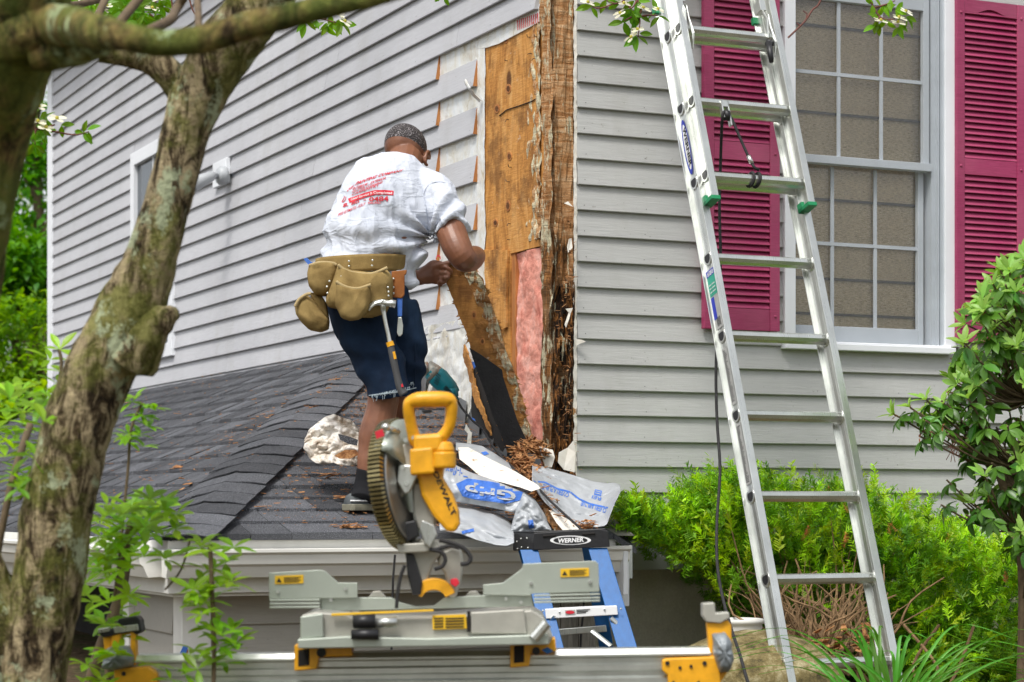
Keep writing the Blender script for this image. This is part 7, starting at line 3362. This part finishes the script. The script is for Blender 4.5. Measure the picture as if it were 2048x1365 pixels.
sd_.tube([P(1860, 858, 7.64), P(1905, 866, 7.64), P(1960, 888, 7.66), P(2040, 910, 7.7)], .003, 5)
sd_.tube([P(1838, 872, 7.66), P(1850, 860, 7.65), P(1905, 870, 7.64)], .003, 5)
stuff(sd_.build('dry_stalks', M_twigred, rho))

# --------- daylily blades
lily = thing('daylily_clump', 'clump of arching grass-like leaves at the bottom right by the ladder foot', 'plant', P(1770, 1420, 7.05))
rl_ = random.Random(6)
me_n = 0
for k in range(46):
    x0 = rl_.gauss(1775, 38)
    p0 = P(x0, 1425, rl_.uniform(6.95, 7.2))
    dx = rl_.gauss(0, .15) + (x0 - 1775) / 260
    L = rl_.uniform(.14, .30)
    ps = [p0, p0 + Vector((dx * .35, rl_.gauss(0, .03), L * .6)), p0 + Vector((dx * .9, rl_.gauss(0, .05), L * .95)), p0 + Vector((dx * 1.6, rl_.gauss(0, .06), L * (.95 - abs(dx) * .6)))]
    cs = crspline(ps, [1] * 4, 5)[0]
    m = MB()
    for i_, c in enumerate(cs):
        w = 0.0062 * (1 - (i_ / (len(cs) - 1)) ** 2.5) + 0.0006
        m.v += [c + Vector((-w, 0, 0)), c + Vector((0, 0.002, -0.0015)), c + Vector((w, 0, 0))]
    for i_ in range(len(cs) - 1):
        a = i_ * 3
        m.f += [(a, a + 1, a + 4, a + 3), (a + 1, a + 2, a + 5, a + 4)]
    m.build('leaf_blade', M_grass, lily, smooth=True)

# --------- foreground dogwood: two trunks and the low branch
def bark_tube(pts, n=40, seed=0, amp=0.08, seg=10):
    ps, r = S(pts)
    ps, r = crspline(ps, r, seg)
    m = MB()
    m.tube(ps, r, n)
    cnt = len(ps)
    for i_ in range(cnt):
        c = ps[i_]
        for k in range(n):
            v = m.v[i_ * n + k]
            d = (v - c)
            f = 1 + amp * (fbm(v, 9.0, seed, 3) * 0.9 + 0.45 * nz((v.x * 3, v.y * 3, v.z), 22, seed))
            m.v[i_ * n + k] = c + d * f
    return m


dog = thing('dogwood_tree', 'mossy lichen-spotted tree trunk leaning up across the left of the picture', 'tree', P(90, 1500, 5.1))
YD = 5.1
px2m = YD / F
m = bark_tube([(60, 1640, YD, .13), (72, 1500, YD, .115), (62, 1365, YD, .082), (80, 1250, YD, .082), (98, 1130, YD, .083), (120, 1000, YD, .084), (145, 900, YD, .082), (176, 800, YD, .079), (215, 710, YD, .082), (250, 640, YD, .080), (282, 570, YD, .068), (308, 500, YD, .060), (332, 420, YD, .056), (352, 340, YD, .055), (372, 260, YD, .056), (400, 190, YD, .064), (440, 110, YD - .02, .072), (495, 40, YD - .04, .066), (560, -40, YD - .06, .056), (650, -140, YD - .1, .05)], 48, 1, .09)
m.build('trunk', M_bark, dog, smooth=True)
m = bark_tube([(258, 715, YD - .01, .070), (290, 672, YD - .03, .055), (322, 642, YD - .04, .036), (345, 626, YD - .04, .020), (354, 618, YD - .04, .007)], 30, 5, .18)
m.build('broken_stub', M_bark, dog, smooth=True)
m = bark_tube([(-90, 1500, YD + .02, .10), (-20, 1365, YD, .075), (4, 1270, YD, .062), (-14, 1180, YD, .05), (-45, 1100, YD, .045), (-90, 1000, YD, .04), (-120, 900, YD, .04)], 34, 9, .08)
m.build('side_stem', M_bark, dog, smooth=True)
m = bark_tube([(400, 250, YD + .03, .035), (372, 190, YD + .04, .040), (330, 140, YD + .03, .036), (280, 115, YD + .02, .03), (200, 100, YD, .03)], 24, 11, .08)
m.build('limb', M_bark, dog, smooth=True)

YB2 = 3.6
dog2 = thing('leaning_tree', 'dark mossy trunk at the left edge carrying the thick blurred branch along the top', 'tree', P(-60, 1500, 4.3))
m = bark_tube([(-180, 1500, 4.3, .12), (-150, 1000, 4.3, .11), (-112, 650, 4.3, .10), (-78, 430, 4.25, .10), (-42, 260, 4.2, .098), (2, 120, 4.1, .098), (30, 20, 4.05, .10), (40, -90, 4.0, .10)], 40, 21, .08)
m.build('trunk', M_bark2, dog2, smooth=True)
m = bark_tube([(-10, 90, 4.05, .06), (50, 62, 4.0, .052), (120, 52, 3.96, .040), (190, 62, 3.7, .029), (260, 76, YB2, .023), (330, 88, YB2, .022), (410, 78, YB2, .0225), (480, 56, YB2, .023), (560, 36, YB2, .022), (640, 18, YB2, .020), (720, 2, YB2, .016), (820, -22, YB2, .012)], 30, 22, .12)
m.build('branch', M_bark2, dog2, smooth=True)
m = bark_tube([(60, 110, 4.0, .03), (100, 105, 4.0, .034), (150, 100, 3.98, .03), (210, 90, 3.95, .02)], 20, 23, .1)
m.build('branch', M_bark2, dog2, smooth=True)
for pts, r_ in (([(70, 146, 4.6), (110, 130, 4.7), (165, 108, 4.8), (195, 90, 4.9), (225, 60, 5), (260, 20, 5.1), (300, -30, 5.2)], .011),
                ([(80, 6, 6), (150, 10, 6.2), (220, -6, 6.4)], .010),
                ([(300, 60, 4.6), (340, 40, 4.8), (352, 20, 5), (372, -12, 5)], .011),
                ([(397, 60, 4.5), (396, 20, 4.6), (392, -20, 4.7)], .008),
                ([(190, 45, 5.5), (205, 12, 5.6), (215, -10, 5.7)], .010)):
    m = MB()
    m.tube(crspline([P(*p) for p in pts], [1] * len(pts), 5)[0], r_, 8)
    m.build('twig', M_twig, dog2, smooth=True)


# --------- dogwood sprays with leaves and bracts
def spray(label, twigs, ends_, seed, droop=0.6, flowers=(), Lr=(.045, .065), big=True, group=None, trim=False):
    r = random.Random(seed)
    root = thing('dogwood_branch', label, 'branch', P(*twigs[0][0]), group)
    m = MB()
    for t in twigs:
        ps = [P(*q) for q in t]
        cs = crspline(ps, [1] * len(ps), 5)[0]
        m.tube(cs, [0.0042 - 0.0026 * k / len(cs) for k in range(len(cs))], 6)
    m.build('twig', M_twigred, root, smooth=True)
    lv = []
    for (x, y, Y, n_, ang) in ends_:
        p = P(x, y, Y)
        for q in range(n_):
            az = ang + (q - (n_ - 1) / 2) * (2.0 / max(1, n_ - 1)) + r.uniform(-.25, .25) if n_ > 1 else ang
            d = Vector((math.sin(az), r.uniform(-.5, .5), math.cos(az) - (0.0)))
            d.z -= droop * 0.3
            up = Vector((r.gauss(0, .5), -1, r.gauss(0.3, .4)))
            lv.append(Matrix.Translation(p + Vector((r.gauss(0, .003), r.gauss(0, .004), r.gauss(0, .003)))) @ frame(d, up, r.uniform(-.5, .5)) @ Matrix.Scale(r.uniform(*Lr), 4))
    leaves(root, lv, G_OVAL, M_dogleaf, 300)
    pt_ = []
    for (x, y, Y, tilt) in flowers:
        c = P(x, y, Y)
        ax_ = Vector((math.sin(tilt), -.55, math.cos(tilt))).normalized()
        o1 = ax_.orthogonal().normalized()
        o2 = ax_.cross(o1)
        for q in range(4):
            a = q * math.pi / 2 + r.uniform(-.2, .2)
            d = (o1 * math.cos(a) + o2 * math.sin(a) + ax_ * .15).normalized()
            pt_.append(Matrix.Translation(c) @ frame(d, ax_) @ Matrix.Scale(r.uniform(.026, .034), 4))
    if pt_:
        leaves(root, pt_, G_PET, M_petal, 300, 'bract')
        m = MB()
        for (x, y, Y, tilt) in flowers:
            m.ball(P(x, y - 2, Y - .004), .006, nu=8, nv=6)
        stuff(m.build('flower_center', pm('flower centre', (.45, .40, .05), .7), root))
    return root


PI = math.pi
spray('leafy dogwood spray with cream flowers hanging down beside the ladder top',
      [[(1262, -60, 7.7), (1275, 0, 7.7), (1282, 22, 7.7), (1278, 30, 7.7), (1280, 45, 7.7), (1276, 74, 7.7)], [(1278, 30, 7.7), (1260, 36, 7.7), (1247, 43, 7.7)], [(1275, 0, 7.7), (1268, 12, 7.7), (1262, 18, 7.7)], [(1262, -20, 7.7), (1245, 4, 7.7), (1228, 8, 7.7), (1200, 17, 7.7), (1186, 14, 7.7), (1180, 10, 7.7)], [(1280, 34, 7.7), (1296, 31, 7.7), (1316, 32, 7.7)], [(1228, 8, 7.7), (1215, 2, 7.7), (1210, -10, 7.7)], [(1262, 18, 7.7), (1256, 10, 7.7), (1254, 4, 7.7)]],
      [(1184, 14, 7.7, 2, 3.5), (1186, 12, 7.7, 1, 1.0), (1212, -2, 7.7, 2, 3.0), (1247, 43, 7.7, 2, 3.6), (1262, 19, 7.7, 4, 3.3), (1262, 26, 7.7, 3, 2.9), (1280, 34, 7.7, 2, 3.0), (1276, 74, 7.7, 3, 3.2), (1274, 70, 7.7, 2, -1.5), (1278, 70, 7.7, 1, 1.4), (1318, 32, 7.7, 2, 2.9), (1312, 26, 7.7, 2, -1.2), (1270, 2, 7.7, 2, 3.3), (1242, 2, 7.7, 1, -2.0), (1276, 8, 7.7, 2, 2.6)],
      1, flowers=[(1176, 6, 7.69, .3), (1240, 28, 7.69, -.6), (1248, 8, 7.69, .2), (1287, 17, 7.69, .4), (1275, 60, 7.69, -.2), (1262, 76, 7.69, -.8), (1316, 20, 7.69, .4)], Lr=(.045, .062))
spray('dogwood spray hanging in front of the window top',
      [[(1700, -60, 7.7), (1736, -5, 7.7), (1748, 16, 7.7), (1760, 34, 7.7), (1775, 40, 7.7), (1790, 38, 7.7)], [(1748, 16, 7.7), (1770, 10, 7.7), (1790, 2, 7.7)], [(1760, 34, 7.7), (1752, 45, 7.7)]],
      [(1750, 46, 7.7, 2, 3.4), (1755, 38, 7.7, 2, -1.9), (1772, 40, 7.7, 2, 2.9), (1800, 50, 7.7, 3, 2.9), (1812, 34, 7.7, 3, 2.5), (1765, 12, 7.7, 3, 2.6), (1745, 10, 7.7, 2, -2.0), (1792, 20, 7.7, 3, 1.8), (1780, 0, 7.7, 2, 2.2), (1745, -4, 7.7, 2, 1.0)],
      2, flowers=[(1762, 42, 7.69, .2), (1796, 46, 7.69, .1), (1812, 24, 7.69, .5), (1798, 36, 7.69, .3)], Lr=(.044, .060))
m = MB()
m.tube(crspline([P(*q) for q in ((1660, -60, 7.6), (1640, 4, 7.6), (1625, 20, 7.6), (1612, 40, 7.6), (1595, 58, 7.6), (1576, 76, 7.6))], [1] * 6, 5)[0], .0035, 6)
m.tube([P(1612, 40, 7.6), P(1614, 28, 7.6), P(1606, 22, 7.6)], .0025, 5)
m.tube([P(1600, 52, 7.6), P(1593, 46, 7.6)], .0025, 5)
tag(m.build('bare_twig', M_twigred), 'thin bare twig in front of the upper window panes', 'twig')
spray('leafy spray hanging above the bending man, below the thick branch',
      [[(560, -20, 7.6), (600, 18, 7.6), (620, 32, 7.6), (650, 40, 7.6), (672, 46, 7.6)], [(620, 32, 7.6), (612, 44, 7.6)], [(650, 40, 7.6), (655, 30, 7.6)]],
      [(612, 46, 7.6, 3, 3.2), (622, 36, 7.6, 2, 1.2), (652, 46, 7.6, 3, 3.4), (672, 42, 7.6, 3, 2.7), (684, 46, 7.6, 3, 2.4), (660, 28, 7.6, 2, 2.2), (664, 50, 7.6, 2, 3.3)],
      3, flowers=[(620, 38, 7.58, .2), (676, 30, 7.58, .3), (690, 44, 7.58, .6)], Lr=(.044, .058))
spray('leafy flowering spray reaching right in front of the white corner board',
      [[(-60, 230, 6.6), (40, 262, 6.6), (72, 258, 6.6), (110, 264, 6.6), (145, 270, 6.6), (163, 268, 6.6), (178, 264, 6.6)], [(72, 258, 6.6), (66, 250, 6.6), (72, 232, 6.6)], [(72, 258, 6.6), (70, 290, 6.6)], [(80, 258, 6.6), (110, 250, 6.6)]],
      [(165, 268, 6.6, 2, 1.4), (176, 262, 6.6, 2, 1.9), (166, 264, 6.6, 1, -1.2), (122, 250, 6.6, 2, 2.3), (88, 262, 6.6, 3, 2.3), (72, 264, 6.6, 3, 3.3), (70, 292, 6.6, 3, 3.1), (68, 286, 6.6, 2, 1.6), (75, 240, 6.6, 3, 1.8), (90, 238, 6.6, 2, 1.7), (60, 250, 6.6, 3, -1.5), (60, 210, 6.6, 2, 0.2), (62, 190, 6.6, 2, 0.5), (58, 225, 6.6, 2, .9), (56, 290, 6.6, 2, -1.4)],
      4, flowers=[(78, 214, 6.58, .3), (114, 238, 6.58, .3), (76, 244, 6.58, .2), (92, 256, 6.58, .4)], Lr=(.036, .052))
spray('short single leaf spray hanging from the branch above the upper clapboards',
      [[(870, -60, 7.4), (880, -20, 7.4), (885, -4, 7.4)]], [(885, -8, 7.4, 2, 3.3)], 6, Lr=(.03, .036))
rt = random.Random(77)
tws, en, flw = [], [], []
for k in range(9):
    x0, y0 = 130 + k * 30, -40
    x1, y1 = x0 + rt.uniform(0, 60), rt.uniform(10, 40)
    tws.append([(x0, y0, 7.6), ((x0 + x1) / 2, y1 - 15, 7.6), (x1, y1, 7.6)])
for k in range(110):
    x = rt.uniform(120, 345)
    y = rt.uniform(-30, 42 - max(0, (x - 300)) * 0.2)
    en.append((x, y, 7.6 + rt.uniform(-.2, .2), 2, rt.uniform(2.2, 4.0)))
for k in range(9):
    flw.append((rt.uniform(140, 320), rt.uniform(-5, 34), 7.5, rt.uniform(-.5, .5)))
spray('dense leafy flowering spray in the top left behind the thick branch', tws, en, 8, flowers=flw, Lr=(.04, .06))


# --------- blurred shrub leaves low at the left
def whorls(label, pts, seed, Lr, mat=M_fgleaf, geo=G_LANCE, stems=()):
    r = random.Random(seed)
    root = thing('shrub', label, 'shrub', P(*pts[0][:3]))
    root.location.z = 0.0
    m = MB()
    for t in stems:
        ps = [P(*q[:3]) for q in t]
        m.tube(crspline(ps, [1] * len(ps), 5)[0], t[0][3], 6)
    m.build('stem', M_twig, root, smooth=True)
    lv = []
    for (x, y, Y) in pts:
        p = P(x, y, Y)
        n_ = r.randint(4, 6)
        axx = Vector((r.gauss(0, .25), r.gauss(-.3, .2), 1)).normalized()
        o1 = axx.orthogonal().normalized()
        o2 = axx.cross(o1)
        for q in range(n_):
            a = 2 * PI * q / n_ + r.uniform(-.4, .4)
            d = (o1 * math.cos(a) + o2 * math.sin(a) + axx * r.uniform(-.2, .7)).normalized()
            lv.append(Matrix.Translation(p) @ frame(d, axx) @ Matrix.Scale(r.uniform(*Lr), 4))
    leaves(root, lv, geo, mat, 300)
    return root


rw = random.Random(9)
pts = []
for k in range(40):
    pts.append((rw.uniform(185, 330), rw.uniform(1010, 1120), rw.uniform(5.3, 6.0)))
for k in range(46):
    pts.append((rw.uniform(165, 260), rw.uniform(1080, 1400), rw.uniform(5.3, 6.2)))
for k in range(26):
    pts.append((rw.gauss(425, 28), rw.uniform(1090, 1365), rw.uniform(5.2, 5.5)))
for (x, y) in ((330, 1020), (352, 1030), (300, 1000), (405, 1082), (385, 1180), (440, 1175), (395, 1340), (370, 1350), (340, 1360), (300, 1330), (470, 1300), (350, 1060), (245, 1030), (200, 1040)):
    pts.append((x, y, 5.3))
whorls('green leafy shrub in front of the porch, right of the leaning trunk', pts, 3, (.045, .075),
       stems=[[(200, 1500, 5.7, .012), (225, 1280, 5.7), (240, 1150, 5.7), (262, 1050, 5.6)], [(150, 1500, 5.9, .018), (190, 1330, 5.9), (235, 1210, 5.9), (250, 1130, 5.9)], [(425, 1500, 5.3, .006), (428, 1300, 5.3), (424, 1180, 5.3), (420, 1090, 5.3)], [(330, 1180, 5.4, .003), (362, 1140, 5.4), (380, 1080, 5.4)]])
pts = [(rw.uniform(-10, 95), rw.uniform(770, 985), rw.uniform(5.0, 5.8)) for k in range(34)]
pts += [(120, 700, 5.5), (125, 745, 5.5), (118, 770, 5.5), (100, 720, 5.6), (60, 990, 5.3), (40, 960, 5.3)]
whorls('green leafy shrub twigs left of the leaning trunk', pts, 5, (.045, .078), stems=[[(-60, 1500, 5.3, .010), (-20, 1200, 5.3), (20, 980, 5.3), (60, 850, 5.4)], [(40, 1000, 5.4, .005), (100, 850, 5.5), (122, 740, 5.5), (118, 700, 5.5)]])
pts = [(rw.uniform(255, 300), rw.uniform(800, 900), 5.6) for k in range(9)] + [(270, 795, 5.6), (290, 810, 5.6), (312, 818, 5.6), (250, 870, 5.5)]
whorls('small leafy shoot just right of the leaning trunk, over the shingles', pts, 6, (.035, .052), stems=[[(230, 1200, 5.6, .004), (255, 950, 5.6), (262, 860, 5.6), (285, 805, 5.6)]])


# --------- trees far behind on the left
def far_tree(label, x, y_top, y_bot, Y, wpx_, n_, mat, seed, dense=1.0, Lr=(.10, .18)):
    r = random.Random(seed)
    c = P(x, (y_top + y_bot) / 2, Y)
    gz = ground_h(c.x, c.y)
    root = thing('tree', label, 'tree', Vector((c.x, c.y, gz)))
    H_ = P(x, y_top, Y).z - gz
    wm = wpx_ * Y / F
    m = MB()
    m.tube(crspline([Vector((c.x, c.y, gz - .1)), Vector((c.x + .1, c.y, gz + H_ * .4)), Vector((c.x - .05, c.y, gz + H_ * .9))], [1] * 3, 5)[0], [0.16 - .012 * k for k in range(11)], 10)
    for k in range(10):
        a = r.uniform(0, 6.28)
        z = gz + H_ * r.uniform(.25, .8)
        m.tube([Vector((c.x, c.y, z)), Vector((c.x + math.cos(a) * wm * .5, c.y + math.sin(a) * wm * .4, z + H_ * .12))], [.05, .015], 6)
    m.build('trunk', M_twig, root)
    lv = []
    z0 = P(x, y_bot, Y).z
    z1 = gz + H_
    blobs = [(Vector((c.x + r.uniform(-.5, .5) * wm * 1.6, c.y + r.uniform(-.5, .5) * wm, r.uniform(z0, z1))), r.uniform(.25, .6) * wm) for k in range(26)]
    for k in range(n_):
        b, rad = r.choice(blobs)
        d = Vector((r.gauss(0, 1), r.gauss(0, 1), r.gauss(0, .8))).normalized()
        p = b + d * rad * r.uniform(.6, 1.05)
        lv.append(Matrix.Translation(p) @ frame((r.gauss(0, 1), r.gauss(0, 1), r.gauss(-.3, .6))) @ Matrix.Scale(r.uniform(*Lr), 4))
    stuff(build_many('crown', lv, G_OVAL, mat, root, root.location))


far_tree('tall dark green tree behind the far end of the house', 70, 20, 620, 30, 150, 5200, M_bgleaf, 1)
far_tree('tall bright green tree further left behind the house end', -60, -60, 560, 36, 230, 5200, M_bglite, 2)
far_tree('dark bushy tree low behind the house end', 60, 480, 700, 26, 170, 5200, M_bgleaf, 3)
far_tree('bright yellow-green bush just above the porch roof at the far left', 40, 630, 900, 22, 150, 5200, M_bglite, 4, Lr=(.07, .12))
far_tree('far green tree filling the gap at the left edge', -60, 560, 950, 34, 300, 5200, M_bgleaf, 5)


def reflection_tree(label, x, y, H_, W_, seed, mat):  # unseen trees added to vary reflections in window and ladder metal
    r = random.Random(seed)
    root = thing('tree', label, 'tree', (x, y, 0))
    m = MB()
    m.tube([Vector((x, y, -0.1)), Vector((x + .1, y, H_ * .5)), Vector((x, y, H_ * .9))], [.22, .15, .04], 10)
    m.build('trunk', M_twig, root)
    lv = []
    for k in range(2600):
        d = Vector((r.gauss(0, 1), r.gauss(0, 1), r.gauss(0, 1))).normalized() * (r.random() ** .4)
        p = Vector((x + d.x * W_, y + d.y * W_, H_ * .62 + d.z * H_ * .38))
        lv.append(Matrix.Translation(p) @ frame((r.gauss(0, 1), r.gauss(0, 1), r.gauss(-.3, .6))) @ Matrix.Scale(r.uniform(.4, .8), 4))
    stuff(build_many('crown', lv, G_OVAL, mat, root, root.location))


reflection_tree('unseen tree added behind the viewer on the right for reflections', 9.0, -15, 8.5, 3.2, 1, M_bgleaf)
reflection_tree('unseen tree added behind the viewer in the middle for reflections', 0.5, -19, 9.5, 3.4, 2, M_bgleaf)
reflection_tree('unseen tree added behind the viewer on the left for reflections', -9.0, -14, 8.0, 3.4, 3, M_bgleaf)
